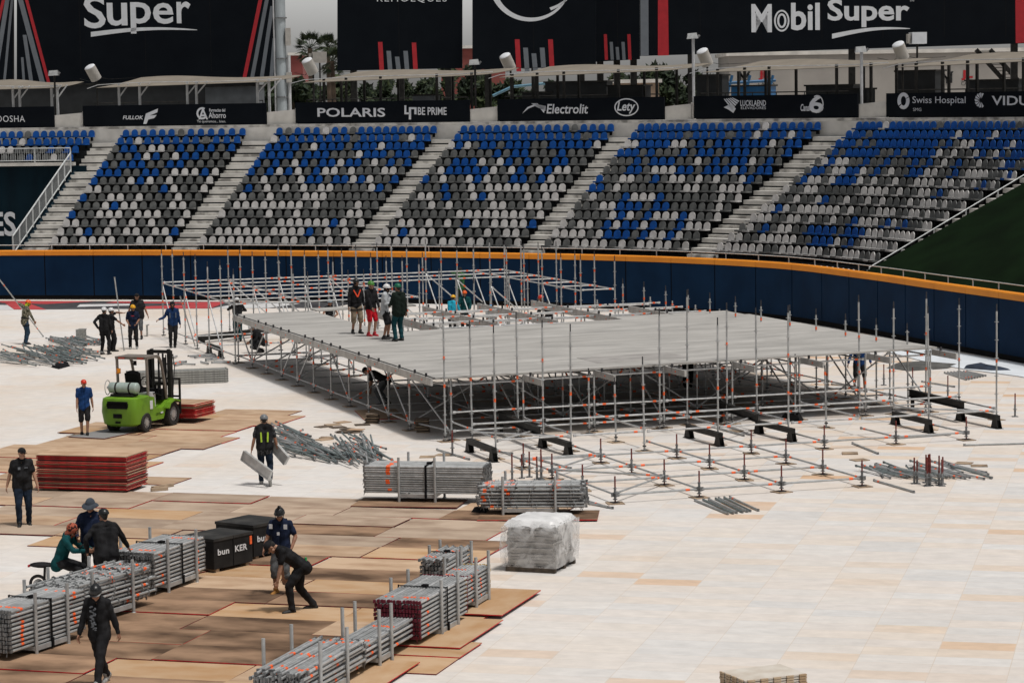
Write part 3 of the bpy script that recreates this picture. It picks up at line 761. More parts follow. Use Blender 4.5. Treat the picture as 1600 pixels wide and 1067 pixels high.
t, P = billboard('big black billboard reading Super with slanted red and grey stripes, upper left', 228, 150, R(-5), 26, 433, 137, 121)
P.text('S', 131, -6, 165, 45, print_white, .015); P.text('u', 167, 5, 199, 41, print_white, .015); P.text('p', 204, 4, 236, 53, print_white, .015); P.text('e', 239, 5, 271, 38, print_white, .015); P.text('r', 276, 3, 298, 37, print_white, .015)
swoosh(P, 142, 53, 308, 49, print_white, 6)
def stripe(P, xt, xb, w, yb, m, yt=-60):
    # slanted stripe: xt where it crosses y=0, xb at its foot
    k = (xb-xt)/yb; P.poly([(xt+k*yt, yt), (xt+k*yt+w, yt), (xb+w, yb), (xb, yb)], m, 'stripe')
stripe(P, 39, 75, 5, 135, print_red); stripe(P, 28, 64, 8, 135.5, print_grey); stripe(P, 27.5, 47, 6, 135.6, print_grey, 55); stripe(P, 26.5, 36, 4, 136, print_grey, 90)
stripe(P, 404, 379, 6, 122, print_red); stripe(P, 414, 391, 6, 121.5, print_grey); stripe(P, 424, 406, 6, 121.3, print_grey, 10); stripe(P, 431, 421, 6, 121, print_grey, 60)
t, P = billboard('narrow striped billboard cut by the left edge of the photo', 0, 151, R(-4), -60, 20, 140, 136)
stripe(P, 8, -14, 7, 137, print_grey); stripe(P, 17, 4, 4, 136.5, print_grey); stripe(P, 3, -30, 5, 138, print_red)
def bars(P, x, yb, w, hs, gap):
    for i, (h, m) in enumerate(zip(hs, (print_red, print_grey, print_grey, print_grey, print_red))):
        xx = x+i*gap; P.poly([(xx, yb), (xx-w*.35, yb-h), (xx+w-w*.35, yb-h), (xx+w, yb)], m, 'stripe')
t, P = billboard('square black billboard reading REMOLQUES over five red and grey bars', 624, 148, R(-3), 527, 722, 111, 107)
P.text('REMOLQUES', 589, -7, 698, 5, print_white, .0, spacing=1.2)
bars(P, 593, 110, 7, (44, 30, 21, 30, 43), 13.2)
t, P = billboard('black billboard with a large white arc over five red and grey bars', 834, 146, R(-3), 738, 931, 109, 104)
P.ring(828, -28, 64, 62, 9, print_white, 'emblem', 200, 335, 30, th2=3)
P.ring(822, -30, 78, 54, 5, print_white, 'emblem', 300, 345, 16, th2=1)
bars(P, 807, 112, 7.5, (50, 37, 28, 37, 50), 13)
t, P = billboard('narrow black billboard panel with small red and grey bars beside the arc billboard', 965, 149, R(3), 931, 1000, 97, 93)
bars(P, 945, 94, 5, (40, 28, 20, 28, 40), 9.2)
t, P = billboard('wide black billboard reading Mobil Super at the upper right', 1310, 140, R(-4), 1000, 1668, 88, 66)
P.poly([(1000.5, -60), (1013, -60), (1013.5, 87), (1001, 88)], print_grey, 'stripe')
P.poly([(1028, -60), (1043, -60), (1045, 87), (1028, 87.5)], print_red, 'stripe')
P.poly([(1586, -60), (1604, -60), (1604, 67), (1587, 68)], print_red, 'stripe')
P.text('M', 1174, 7, 1206, 51, print_white, .025); P.ring(1221.5, 33, 12, 17, 2.6, print_white); P.ring(1221.5, 33, 7.2, 11.5, 3.2, print_white)
P.text('bil', 1236, 5, 1281, 48, print_white, .025)
P.text('Super', 1293, -1, 1421, 43, print_white, .025)
swoosh(P, 1300, 56, 1422, 47, print_white, 6); P.text('TM', 1421, -1, 1428, 3, print_white, .0)

# ------------------------------------------------------------------ buildings and trees far behind
def building(name, lab, x0, x1, y0, y1, Yd, m, depth=9, roofm=None, nwin=0, wm_=None):
    a, b = rp(x0, y1, Yd), rp(x1, y1, Yd); zt = rp((x0+x1)/2, y0, Yd).z
    W = b.x-a.x; t = thing(name, lab, 'building', ((a.x+b.x)/2, Yd, 0))
    mb = MB(); mb.box((0, depth/2, zt/2), (W, depth, zt)); mb.build('wall', m, t, local=True)
    mb = MB(); mb.box((0, depth/2, zt+.12), (W+.4, depth+.4, .24)); mb.build('roof', roofm or concrete, t, local=True)
    for i in range(nwin):
        x = -W/2+W*(i+.5)/nwin
        mb = MB(); mb.box((x, -.02, zt-1.6), (W/nwin*.5, .1, 1.1)); f = mb.build('window', white_post, t, local=True)
        mb = MB(); mb.box((x, -.06, zt-1.6), (W/nwin*.5-.15, .06, .95)); mb.build('pane', kd, f, local=True)
    return t
white_wall = mat('off_white_wall', (.31, .295, .275), .8, 0, .08, .6)
bt = building('white_hall', 'off-white hall with an interlocking letter emblem and red letters behind the right canopies', 1140, 1640, 84, 165, 172, white_wall)
P = Panel(bt, -.02)
for x in (1163, 1480):
    P.poly([(x-10, 112), (x-6, 112), (x, 122), (x+6, 112), (x+10, 112), (x+2, 124), (x+2, 131), (x-2, 131), (x-2, 124)], kd)
    P.poly([(x-8, 130), (x-8, 116), (x-5, 116), (x+5, 126), (x+5, 116), (x+8, 116), (x+8, 130), (x+5, 130), (x-5, 120), (x-5, 130)], kd)
    P.text('JL', x+22, 110, x+40, 126, print_red, .05); P.text('CARNES', x+22, 128, x+47, 134, kd, .0)
building('red_roof_house', 'brick red house wall seen in the gap between the middle billboards', 690, 790, 76, 150, 215, mat('brick_red_wall', (.22, .06, .05), .8, 0, .15, 1))
building('beige_shed', 'low beige shed behind the splash logo banner', 960, 1030, 130, 165, 178, mat('beige_wall', (.36, .27, .2), .8, 0, .1, 1))
building('pink_house', 'low red and white house far behind the palms', 455, 474, 87, 150, 232, mat('faded_red_wall', (.20, .05, .045), .8, 0, .1, 1))
# blue slide-like structure and a dark steel stair
t = thing('blue_frame', 'blue steel frame and barrel behind the banner with the ribbed diamond', 'frame', rp(1150, 165, 158)); bm = mat('blue_steel_paint', (.02, .10, .22), .45, .1, .15, 2)
for x in (1108, 1132, 1160, 1196):
    a = rp(x, 165, 158); b = rp(x+12, 118, 158); mb = MB(); mb.tube(a, b, .09, 6); mb.build('leg', bm, t)
mb = MB(); mb.tube(rp(1104, 132, 158), rp(1212, 126, 158), .09, 6); mb.build('top_rail', bm, t)
mb = MB(); mb.path([rp(770, 150, 165), rp(800, 136, 165), rp(850, 131, 165), rp(895, 134, 165), rp(915, 142, 165)], .09, 6)
o = mb.build_top('arched_pipe', mat('pale_blue_pipe', (.10, .22, .30), .5, 0, .1, 2), rp(840, 165, 165)); tag(o, 'pale blue arched pipe behind the canopy with the splash logo banner', 'pipe')
t = thing('steel_stair', 'dark steel stair climbing behind the rightmost canopy', 'stair', rp(1560, 160, 150))
for k_ in range(2):
    a, b = rp(1525+k_*22, 78, 150), rp(1590+k_*22, 150, 150); mb = MB(); mb.beam(a, b, .1, .25); mb.build('stringer', black_steel, t)
mb = MB()
for q in range(14):
    f = (q+.5)/14; a = rp(1525+65*f, 78+72*f, 150); mb.box(a+Vector((.4, 0, 0)), (.8, .3, .04))
mb.build('treads', black_steel, t)

leaf_mats = [mat('leaf_dark', (.008, .017, .006), .8, 0, .4, 3), mat('leaf_mid', (.016, .030, .009), .8, 0, .4, 3), mat('leaf_light', (.036, .05, .016), .8, 0, .3, 3)]
bark = mat('tree_bark', (.07, .05, .035), .9, 0, .3, 3)
def tree(lab, px, ybase, ytop, wpx, Yd, seed, dens=900, mi=None):
    rr = random.Random(seed); c = rp(px, ybase, Yd); zt = rp(px, ytop, Yd).z; w = wpx*Yd/FPX
    t = thing('tree', lab, 'tree', (c.x, Yd, 0), 0, 'trees behind the terrace')
    mb = MB(); mb.tube((c.x, Yd, 0), (c.x+.1, Yd, zt*.6), .22, 8, 0, .12)
    clumps = []
    for i in range(16):
        a = rr.uniform(0, 6.28); q = rr.random()**.5; p = Vector((c.x+math.cos(a)*q*w*.5, Yd+math.sin(a)*q*w*.5, zt*.50+rr.random()*zt*.46))
        p.z = min(p.z, zt-(q**2)*zt*.25-.2)
        clumps.append((p, rr.uniform(.16, .3)*max(w*.6, 2.2)))
        if i < 7: mb.tube((c.x, Yd, zt*.4), p, .07, 5, 0, .02)
    mb.build('trunk', bark, t)
    mb = MB()
    for p, r in clumps:
        tone = rr.choice((0, 0, 1, 1, 2)) if mi is None else mi
        for i in range(dens//16):
            v = Vector((rr.gauss(0, 1), rr.gauss(0, 1), rr.gauss(0, .8))).normalized()*r*rr.random()**.4
            e = Vector((rr.gauss(0, 1), rr.gauss(0, 1), rr.gauss(0, 1))).normalized(); f = e.orthogonal().normalized(); s = rr.uniform(.10, .2)*(1+Yd/400)
            q = p+v; mb.add([q-e*s*1.6, q+f*s*.7, q+e*s*1.6, q-f*s*.7], [(0, 1, 2, 3)], min(2, max(0, tone+rr.choice((-1, 0, 0, 1)))))
    mb.build('crown', leaf_mats, t)
TL = ['dark green bushy tree', 'mid green round tree', 'loose olive green tree']
spots = [(470, 175, 104, 40), (520, 175, 100, 60), (560, 175, 108, 70), (605, 175, 112, 60), (650, 175, 106, 70), (700, 175, 100, 70), (745, 175, 88, 60), (800, 175, 112, 70), (850, 175, 118, 60), (905, 175, 112, 70), (955, 175, 106, 60), (1010, 172, 86, 60), (1050, 172, 80, 60), (1090, 172, 90, 60), (1130, 170, 92, 50), (1370, 168, 82, 70), (425, 180, 125, 40), (68, 170, 40, 40), (1590, 165, 82, 60)]
for i, (px, yb, yt, w) in enumerate(spots):
    loc_ = ['left of the palms', 'behind the palms', 'under the left of the bars billboard', 'under the middle of the bars billboard', 'under the right of the bars billboard', 'right of the bars billboard', 'in the sky gap between billboards', 'left under the arc billboard', 'under the middle of the arc billboard', 'right under the arc billboard', 'under the narrow bars panel', 'at the left foot of the wide billboard', 'next from the left foot of the wide billboard', 'third from the left foot of the wide billboard', 'by the blue frame', 'by the white box on the hall', 'beside the foot of the thick mast', 'in the sky gap at the far left', 'at the right photo edge'][i]
    tree(f'{TL[i % 3]} {loc_}', px, yb, yt, w, 178+(i*37 % 40), i, 2600)
def palm(lab, px, ytop, Yd, seed, r=1.7):
    rr = random.Random(seed); c = rp(px, ytop, Yd)
    t = thing('palm_tree', lab, 'palm tree', (c.x, Yd, 0), 0, 'palms behind the terrace')
    mb = MB(); mb.tube((c.x+.2, Yd, 0), (c.x, Yd, c.z), .22, 8, 0, .16); mb.build('trunk', bark, t)
    mb = MB()
    for i in range(34):
        az = rr.uniform(0, 6.28); el = rr.uniform(-.9, 1.3); dirv = Vector((math.cos(az)*math.cos(el), math.sin(az)*math.cos(el), math.sin(el)))
        st = c+dirv*r*.55; mb.tube(c, st, .02, 3, 0)
        sd = dirv.cross(Vector((0, 0, 1))).normalized(); upv = sd.cross(dirv)
        for k in range(13):                           # fan leaflets
            a = (k-6)/6*1.25; v = dirv*math.cos(a)+sd*math.sin(a); tip = st+v*r*.55*(1-.2*abs(a))+Vector((0, 0, -.12*r*(abs(a)+.3)))
            n_ = upv*.0+sd*math.cos(a)*.05-dirv*math.sin(a)*.05
            mb.add([st, st.lerp(tip, .5)+n_, tip, st.lerp(tip, .5)-n_], [(0, 1, 2, 3)], rr.choice((0, 1, 1, 2)))
    mb.build('crown', leaf_mats, t)
palm('tall fan palm in the sky gap left of the bars billboard', 484, 76, 190, 3, 1.35); palm('fan palm half hidden by the left edge of the bars billboard', 512, 74, 205, 5, 1.2); palm('lower fan palm below the taller ones at the bars billboard', 519, 96, 182, 8, 1.15)
# ================================================================== SCAFFOLDING
def z_deck(i): return 1.71+.022*i
def std_fn(p, h, top=True, ros=(), tape=(1.1,), r=.0245, m=0):
    p = Vector(p)
    def fn(mb):
        mb.tube(p+Vector((0, 0, .03)), p+Vector((0, 0, h)), r, 8, m)
        z = .22
        while z < h-.04:
            mb.tube(p+Vector((0, 0, z)), p+Vector((0, 0, z+.012)), .062, 8, m)
            z += .5
        for tz in tape:
            if tz < h: mb.tube(p+Vector((0, 0, tz)), p+Vector((0, 0, tz+.09)), r+.004, 8, 1)
        if top: mb.tube(p+Vector((0, 0, h)), p+Vector((0, 0, h+.2)), .017, 6, 2)
    return fn
def led_fn(p, q, r=.0245, m=0, tp=True):
    p, q = Vector(p), Vector(q)
    def fn(mb):
        d = (q-p).normalized(); n = (q-p).length
        mb.tube(p+d*.05, q-d*.05, r, 8, m)
        for e, s in ((p, 1), (q, -1)):
            mb.beam(e+d*s*.04, e+d*s*.12, .035, .075, m)
        if tp:
            for f in ((.14, .86) if (p.x*7.3+q.y*3.1) % 1 < .35 else (.86,)): mb.tube(p+d*(n*f-.05), p+d*(n*f+.05), r+.004, 8, 1)
    return fn
def base_fn(p, pad=True, s=.15):
    p = Vector(p)
    def fn(mb):
        if pad: mb.box(p+Vector((0, 0, .0095)), (.36, .36, .019), 0, Matrix.Rotation(YAW+.1, 3, 'Z'))
        mb.box(p+Vector((0, 0, .028)), (.16, .16, .014), 1, Matrix.Rotation(YAW, 3, 'Z'))
        mb.tube(p+Vector((0, 0, .03)), p+Vector((0, 0, .14)), .018, 6, 1)
        mb.tube(p+Vector((0, 0, .12)), p+Vector((0, 0, .15)), .05, 6, 1)
    return fn
SM = [galv, orange_tape, iron]
SML = [galv_light, orange_tape, iron]
rq = random.Random(5)
def rt(): return (rq.choice((.9, 1.05, 1.2)), rq.choice((1.7, 2.1, 9)))

stage = thing('stage_scaffold', 'large grey stage deck on ring scaffold legs in the middle of the field', 'stage', L(3.5, -9))
stds, leds, brs, bss = [], [], [], []
def S(i, j, h, top=False): p = L(i-(.2 if i == 0 and j < -6.5 else 0), j); stds.append((p, std_fn(p, h, top, tape=rt()))); bss.append((p, base_fn(p, True)))
def LE(i0, j0, i1, j1, z, z1=None, lst=None):
    o0 = -.2 if i0 == 0 and j0 < -6.5 else 0; o1 = -.2 if i1 == 0 and j1 < -6.5 else 0
    a, b = L(i0+o0, j0, z), L(i1+o1, j1, z if z1 is None else z1); (leds if lst is None else lst).append(((a+b)/2, led_fn(a, b)))
JF = -5.8                                   # front legs of the deck stand a little behind the lattice line
jr = [JF]+list(range(-7, -13, -1))
for i in range(0, 8):
    for j in jr: S(i, j, z_deck(i)-.09)
for i in (0, 1):
    for j in range(-13, -18, -1): S(i, j, z_deck(i)-.09)
for i in range(0, 7):
    for j in jr:
        LE(i, j, i+1, j, .25)
        if j in (JF, -9, -12): LE(i, j, i+1, j, z_deck(i)-.22, z_deck(i+1)-.22)
jr2 = [JF]+list(range(-7, -18, -1))
for a, b in zip(jr2[:-1], jr2[1:]):
    for i in (range(0, 8) if a > -12 else (0, 1)):
        LE(i, a, i, b, .25); LE(i, a, i, b, z_deck(i)-.24)
for j in range(-13, -18, -1): LE(0, j, 1, j, .25); LE(0, j, 1, j, 1.4)
# diagonal braces on the left face and along the rows
zt_ = z_deck(0)-.2
for jt, jb in ((-17, -16), (-15, -16), (-13, -14), (-12, -13), (-11, -10), (-9, -8), (-8, -7), (-7, JF)):
    LE(0, jt, 0, jb, zt_, .18, brs)
for i in range(1, 8):
    for jt, jb in ((-11, -10), (-9, -8), (-7, JF)): LE(i, jt, i, jb, z_deck(i)-.2, .2, brs)
for i in range(0, 7):
    for j in (-7, -10): LE(i, j, i+1, j, zt_ if i % 2 else .2, .2 if i % 2 else zt_, brs)
for j in range(-16, -12): LE(0, j, 1, j, .25, 1.5, brs); LE(1, j, 1, j+1, 1.45, .25, brs)
# tall uprights of the bay in front of the deck (feet and tops measured)
FRONT = [(696, 690, 494), (738, 688, 501), (775, 717, 508), (810, 684.5, 487), (849, 696, 500), (892, 705, 506), (962.5, 691, 589), (1007, 705, 557), (1031, 670.5, 482), (1074, 664, 453),
         (1122, 695, 496), (1136, 663.5, 473), (1183, 673, 481), (1232, 687, 477), (1291, 668.5, 571), (1343.5, 650, 461), (1396, 647, 471), (1419, 639, 505), (1446.5, 644, 456), (1451.5, 672, 478), (1498.5, 627.5, 466), (1557, 656, 475), (921, 678, 575), (1242.5, 656, 553)]
rl = random.Random(9)
for bx, by, ty in FRONT:
    p = gp(bx, by); h = ztop(p, ty)-.2; lean = (Vector((rl.uniform(-.03, .03), 0, 0)))
    def fn(mb, p=p, h=h, lean=lean, tp=(rl.choice((1.2, 1.45, 1.6)), rl.choice((9, 2.2)))):
        sub = MB(); std_fn((0, 0, 0), h, True, tape=tp)(sub)
        mb.add([v+p+lean*(v.z/max(h, .1)) for v in sub.v], sub.f, 0); n = len(sub.f); mb.m[-n:] = sub.m; mb.sm[-n:] = sub.sm
    stds.append((p, fn)); bss.append((p, base_fn(p)))
# uprights standing proud of the deck along its right and back edges
for px, ty in ((1369, 497), (1321, 490), (1275, 482), (1234, 476), (1189, 469), (1149, 463), (1109, 457), (1075, 452), (1040, 446), (1006, 440), (973, 435)):
    zt = 2.55; p = gp(px, ty, zt); p.z = 0
    stds.append((p, std_fn(p, zt-.2, True, tape=(1.9,)))); bss.append((p, base_fn(p)))
# ledgers in the front bays
for i in range(0, 8):
    if i < 7:
        LE(i, -5, i+1, -5, .62); LE(i, -4, i+1, -4, .45)
        LE(i, JF, i+1, JF, .75)
    LE(i, JF, i, -5, .5); LE(i, -5, i, -4, .5)
for a, b in (((0, -4), (1, -5)), ((0, -5), (1, -4)), ((3, -4), (4, -5)), ((6, -5), (7, -4))): LE(*a, *b, .42)
flush(stage, 'standard', stds, SM); flush(stage, 'ledger', leds, SML); flush(stage, 'brace', brs, SML); flush(stage, 'base_plate', bss, [wood_pad, iron])
# the deck itself: planks laid along the stage front
def deck_material():
    m = bpy.data.materials.new('grey_deck_planks'); m.use_nodes = True
    n, l = m.node_tree.nodes, m.node_tree.links; b = n['Principled BSDF']
    t = n.new('ShaderNodeTexCoord'); mp = n.new('ShaderNodeMapping'); mp.inputs['Rotation'].default_value = (0, 0, -YAW); l.new(t.outputs['Object'], mp.inputs[0])
    br = n.new('ShaderNodeTexBrick'); br.offset = .0; br.inputs['Brick Width'].default_value = 2.044; br.inputs['Row Height'].default_value = .61; br.inputs['Scale'].default_value = 1
    br.inputs['Mortar Size'].default_value = .008; br.inputs['Color1'].default_value = (.42, .405, .38, 1); br.inputs['Color2'].default_value = (.46, .445, .42, 1); br.inputs['Mortar'].default_value = (.37, .358, .34, 1); br.inputs['Bias'].default_value = .2
    l.new(mp.outputs[0], br.inputs[0])
    m2 = n.new('ShaderNodeMapping'); m2.inputs['Scale'].default_value = (.35, 1.3, 1); l.new(mp.outputs[0], m2.inputs[0])
    nz = n.new('ShaderNodeTexNoise'); nz.inputs['Scale'].default_value = 1.1; nz.inputs['Detail'].default_value = 9; nz.inputs['Roughness'].default_value = .68; l.new(m2.outputs[0], nz.inputs[0])
    r_ = n.new('ShaderNodeMapRange'); r_.inputs[1].default_value = .3; r_.inputs[2].default_value = .72; r_.inputs[3].default_value = 1.12; r_.inputs[4].default_value = .58; l.new(nz.outputs[0], r_.inputs[0])
    v = n.new('ShaderNodeVectorMath'); v.operation = 'MULTIPLY'; l.new(br.outputs[0], v.inputs[0]); l.new(r_.outputs[0], v.inputs[1]); l.new(v.outputs[0], b.inputs['Base Color'])
    b.inputs['Roughness'].default_value = .6; b.inputs['Specular IOR Level'].default_value = .3
    return m
deck_mat = deck_material()
mb = MB()
def slab(mb, i0, i1, j0, j1, th=.05, dz=0, m=0, o=(0, 0)):
    c = [(i0+o[0], j0), (i1+o[1], j0), (i1+o[1], j1), (i0+o[0], j1)]
    zz = [z_deck(i0), z_deck(i1), z_deck(i1), z_deck(i0)]
    mb.hexa([L(a, b, z-th+dz) for (a, b), z in zip(c, zz)], [L(a, b, z+dz) for (a, b), z in zip(c, zz)], m)
slab(mb, 0, 7, JF+.05, -12, o=(-.22, .08)); slab(mb, 0, 1, -12.004, -17, o=(-.22, .1)); slab(mb, 1.13, 3, -12.004, -12.35); slab(mb, 3, 7, -12.004, -12.3); slab(mb, 5, 7, -12.304, -12.8)
mb.build('deck', deck_mat, stage)
mb = MB(); slab(mb, 2.25, 3.6, -6.3, -7.1, .006, .009); mb.build('deck_patch', mat('brown_grey_patch', (.31, .295, .28), .7, 0, .15, 2), stage)
mb = MB(); slab(mb, 1.2, 3, -17.0, -17.45); mb.build('deck', deck_mat, stage)
# pale edge beams along the left side, cross beams out the front, and the open beams behind the deck
beam_mat = mat('pale_aluminium_beam', (.44, .43, .41), .5, .25, .15, 3)
def edge(i0, j0, i1, j1, h=.2, dz=-.02, w=.06):
    o0 = -.26 if i0 == 0 else 0
    mb = MB(); a, b = L(i0+o0, j0, z_deck(i0)-h/2+dz), L(i1+(-.26 if i1 == 0 else 0), j1, z_deck(i1)-h/2+dz); mb.beam(a, b, w, h, 0)
    d_ = (b-a); n = max(1, int(d_.length/1.05)); d_.normalize()
    for q in range(n): mb.tube(a+d_*(.5+q*1.05)+Vector((0, 0, h/2-.1)), a+d_*(.5+q*1.05)+Vector((0, 0, h/2+.1)), .035, 6, 2); mb.box(a+d_*(.8+q*1.05), (.07, .075, .04), 1, Matrix.Rotation(math.atan2(d_.y, d_.x), 3, 'Z'))
    mb.build('edge_beam', [beam_mat, orange_tape, iron], stage)
for j0, j1 in zip([JF]+list(range(-7, -17, -1)), list(range(-7, -18, -1))): edge(0, j0, 0, j1)
for i in range(1, 8): edge(i, JF+.06, i, -5.05, .17, -.05)
for i in (2, 3, 4, 5, 6):
    for j0, j1 in ((-12.6, -14.5), (-14.55, -16.6)):
        if i == 6 and j0 < -13: continue
        edge(i, j0, i, j1, .24, .02)
# low open frame between the deck and the tall rear frame
mid = thing('open_floor_frame', 'unplanked low scaffold frame with pale beams behind the grey stage deck', 'scaffold', L(4, -14.5))
stds, leds, bss = [], [], []
for i in range(2, 8):
    for j in range(-13, -17, -1):
        p = L(i, j); stds.append((p, std_fn(p, z_deck(i)+.02, False, tape=rt()))); bss.append((p, base_fn(p, False)))
        if i < 7: a, b = L(i, j, 1.62), L(i+1, j, 1.62); leds.append(((a+b)/2, led_fn(a, b)))
        if i < 7: a, b = L(i, j+.5, 1.75), L(i+1, j+.5, 1.75); leds.append(((a+b)/2, led_fn(a, b)))
        if i < 7: a, b = L(i, j, .3), L(i+1, j, .3); leds.append(((a+b)/2, led_fn(a, b)))
        a, b = L(i, j, .3), L(i, j-1, .3); leds.append(((a+b)/2, led_fn(a, b)))
flush(mid, 'standard', stds, SM); flush(mid, 'ledger', leds, SML); flush(mid, 'base_plate', bss, [wood_pad, iron])

# tall rear frame
rear = thing('rear_scaffold', 'tall open ring scaffold frame standing before the wall behind the stage deck', 'scaffold', L(3.5, -20))
stds, leds, brs, bss = [], [], [], []
for i in range(0, 8):
    for j in range(-17, -24, -1):
        h = 3.25 if not (i in (4, 5) and j > -20) else 2.6
        if i in (1, 2) and j > -19: h = 2.9
        p = L(i-(.3 if i == 0 else .35 if i == 7 else 0), j+.2); stds.append((p, std_fn(p, h+rq.uniform(-.15, .1), True, tape=(rq.choice((.9, 1.3)), rq.choice((1.6, 2.6)))))); bss.append((p, base_fn(p, False)))
J = lambda i, j, z: L(i-(.3 if i == 0 else .35 if i == 7 else 0), j+.2, z)
def RL_(a, b, lst): lst.append(((a+b)/2, led_fn(a, b)))
for j in range(-17, -24, -1):
    for i in range(0, 7):
        if i in (0, 1, 2, 6) or j <= -21: RL_(J(i, j, 2.1), J(i+1, j, 2.1), leds)
        if j in (-17, -19, -21): RL_(J(i, j, .3), J(i+1, j, .3), leds)
for j in range(-17, -23, -1):
    for i in (0, 1, 3, 6, 7): RL_(J(i, j, 2.08), J(i, j-1, 2.08), leds)
    for i in (0, 3, 7): RL_(J(i, j, .3), J(i, j-1, .3), leds)
for i in (0, 1, 2, 3, 5, 6):
    for j in (-22, -20, -18):
        RL_(J(i, j-1, 2.05), J(i, j, .25), brs)
for i in range(0, 7):
    for j in (-23, -21, -19):
        if (i+j) % 2 == 0: RL_(J(i, j, 2.05), J(i+1, j, .25), brs)
flush(rear, 'standard', stds, SM); flush(rear, 'ledger', leds, SML); flush(rear, 'brace', brs, SML); flush(rear, 'base_plate', bss, [wood_pad, iron])

# ground grid of jacks and ledgers in front of the stage
grid = thing('scaffold_base_grid', 'ground level grid of ledgers and red topped base jacks in front of the stage', 'scaffold', L(1.5, -1.5))
nodes = {(i, 0): 1 for i in range(4)}
for j, n in ((-1, 4), (-2, 4), (-3, 7)):
    for i in range(n): nodes[(i, j)] = 1
nodes[(7, -3)] = 1; nodes.pop((7, -3))
jk, leds = [], []
def jack_fn(p, h=.62):
    p = Vector(p)
    def fn(mb):
        mb.box(p+Vector((0, 0, .0095)), (.38, .38, .019), 0, Matrix.Rotation(YAW+rl.uniform(-.25, .25), 3, 'Z'))
        mb.box(p+Vector((0, 0, .028)), (.17, .17, .014), 1, Matrix.Rotation(YAW, 3, 'Z'))
        mb.tube(p+Vector((0, 0, .03)), p+Vector((0, 0, h)), .019, 7, 2)
        mb.tube(p+Vector((0, 0, .10)), p+Vector((0, 0, .36)), .028, 8, 3)
        for z, r in ((.09, .055), (.2, .066), (.225, .066), (.34, .04)): mb.tube(p+Vector((0, 0, z)), p+Vector((0, 0, z+.016)), r, 8, 3)
        for a in range(4): mb.beam(p+Vector((0, 0, .2)), p+Vector((.09*math.cos(YAW+a*math.pi/2), .09*math.sin(YAW+a*math.pi/2), .2)), .04, .09, 3)
    return fn
for (i, j) in nodes:
    p = L(i, j); jk.append((p, jack_fn(p)))
    for di, dj in ((1, 0), (0, -1)):
        if (i+di, j+dj) in nodes or (dj and j == -3):
            leds.append((p, led_fn(L(i, j, .2), L(i+di, j+dj, .2))))
for a, b in (((0, 0), (1, -1)), ((0, -2), (1, -1)), ((0, -2), (1, -3)), ((0, -3), (1, -3))):
    leds.append((L(*a), led_fn(L(*a, .23), L(*b, .23))))
flush(grid, 'base_jack', jk, [wood_pad, iron, rust_thread, galv_dark]); flush(grid, 'ledger', leds, SM)

# spare jacks standing about
JKS = [(707, 652+60, 'beside the loose tube in front of the stage corner'), (1426, 607, 'right of the stage under its far corner'), (1481, 621, 'right of the stage, alone on the pale floor'), (1586, 651, 'at the right photo edge'), (1381, 602, 'just beyond the stage corner near the man in blue')]
for x, y, w in JKS:
    p = gp(x, y); t = thing('base_jack', f'single base jack with red spindle {w}', 'base jack', p, 0, 'single base jacks')
    mb = MB(); mb.box(p+Vector((0, 0, .01)), (.16, .16, .014)); mb.tube(p+Vector((0, 0, .01)), p+Vector((0, 0, .35)), .027, 8); mb.tube(p+Vector((0, 0, .2)), p+Vector((0, 0, .215)), .06, 8); mb.build('collar', galv_dark, t)
    mb = MB(); mb.tube(p+Vector((0, 0, .35)), p+Vector((0, 0, .66)), .019, 7); mb.build('spindle', rust_thread, t)
for gx, gy, n, w in ((1455, 757, 11, 'in the cluster of jacks by the fan of loose tubes'), (822, 748, 6, 'in the cluster of jacks behind the low standards rack')):
    c = gp(gx, gy)
    for q in range(n):
        p = c+Vector((rl.uniform(-.38, .38), rl.uniform(-.3, .3), 0)); h = rl.uniform(.55, .75)
        t = thing('base_jack', f'base jack {w}', 'base jack', p, 0, 'single base jacks')
        mb = MB(); mb.box(p+Vector((0, 0, .01)), (.15, .15, .014)); mb.tube(p+Vector((0, 0, .01)), p+Vector((0, 0, .3)), .027, 8); mb.tube(p+Vector((0, 0, .2)), p+Vector((0, 0, .215)), .06, 8); mb.build('collar', galv_dark, t)
        mb = MB(); mb.tube(p+Vector((0, 0, .3)), p+Vector((0, 0, h)), .02, 7); mb.build('spindle', rust_thread, t)

# black steel trestles and long beams
def trestle(a, b, lab):
    a, b = gp(*a), gp(*b); d_ = (b-a).normalized(); sd = Vector((-d_.y, d_.x, 0))
    t = thing('steel_trestle', lab, 'trestle', a, 0, 'black steel trestles')
    mb = MB(); mb.beam(a-d_*.08+Vector((0, 0, .29)), b+d_*.08+Vector((0, 0, .29)), .14, .13, 0); mb.build('beam', black_steel, t)
    for p in (a, b):
        mb = MB()
        for s in (-1, 1):
            q = p+sd*s*.055
            mb.extr([q-d_*.19, q+d_*.19, q+d_*.10+Vector((0, 0, .225)), q-d_*.10+Vector((0, 0, .225))], sd*s*.015, 0)
        mb.hexa([p-d_*.2-sd*.10, p+d_*.2-sd*.10, p+d_*.2+sd*.10, p-d_*.2+sd*.10], [v+Vector((0, 0, .012)) for v in (p-d_*.2-sd*.10, p+d_*.2-sd*.10, p+d_*.2+sd*.10, p-d_*.2+sd*.10)], 0)
        mb.beam(p+Vector((0, 0, .01)), p+Vector((0, 0, .225)), .13, .02, 0, (0, 1, 0)); mb.build('leg', black_steel, t)
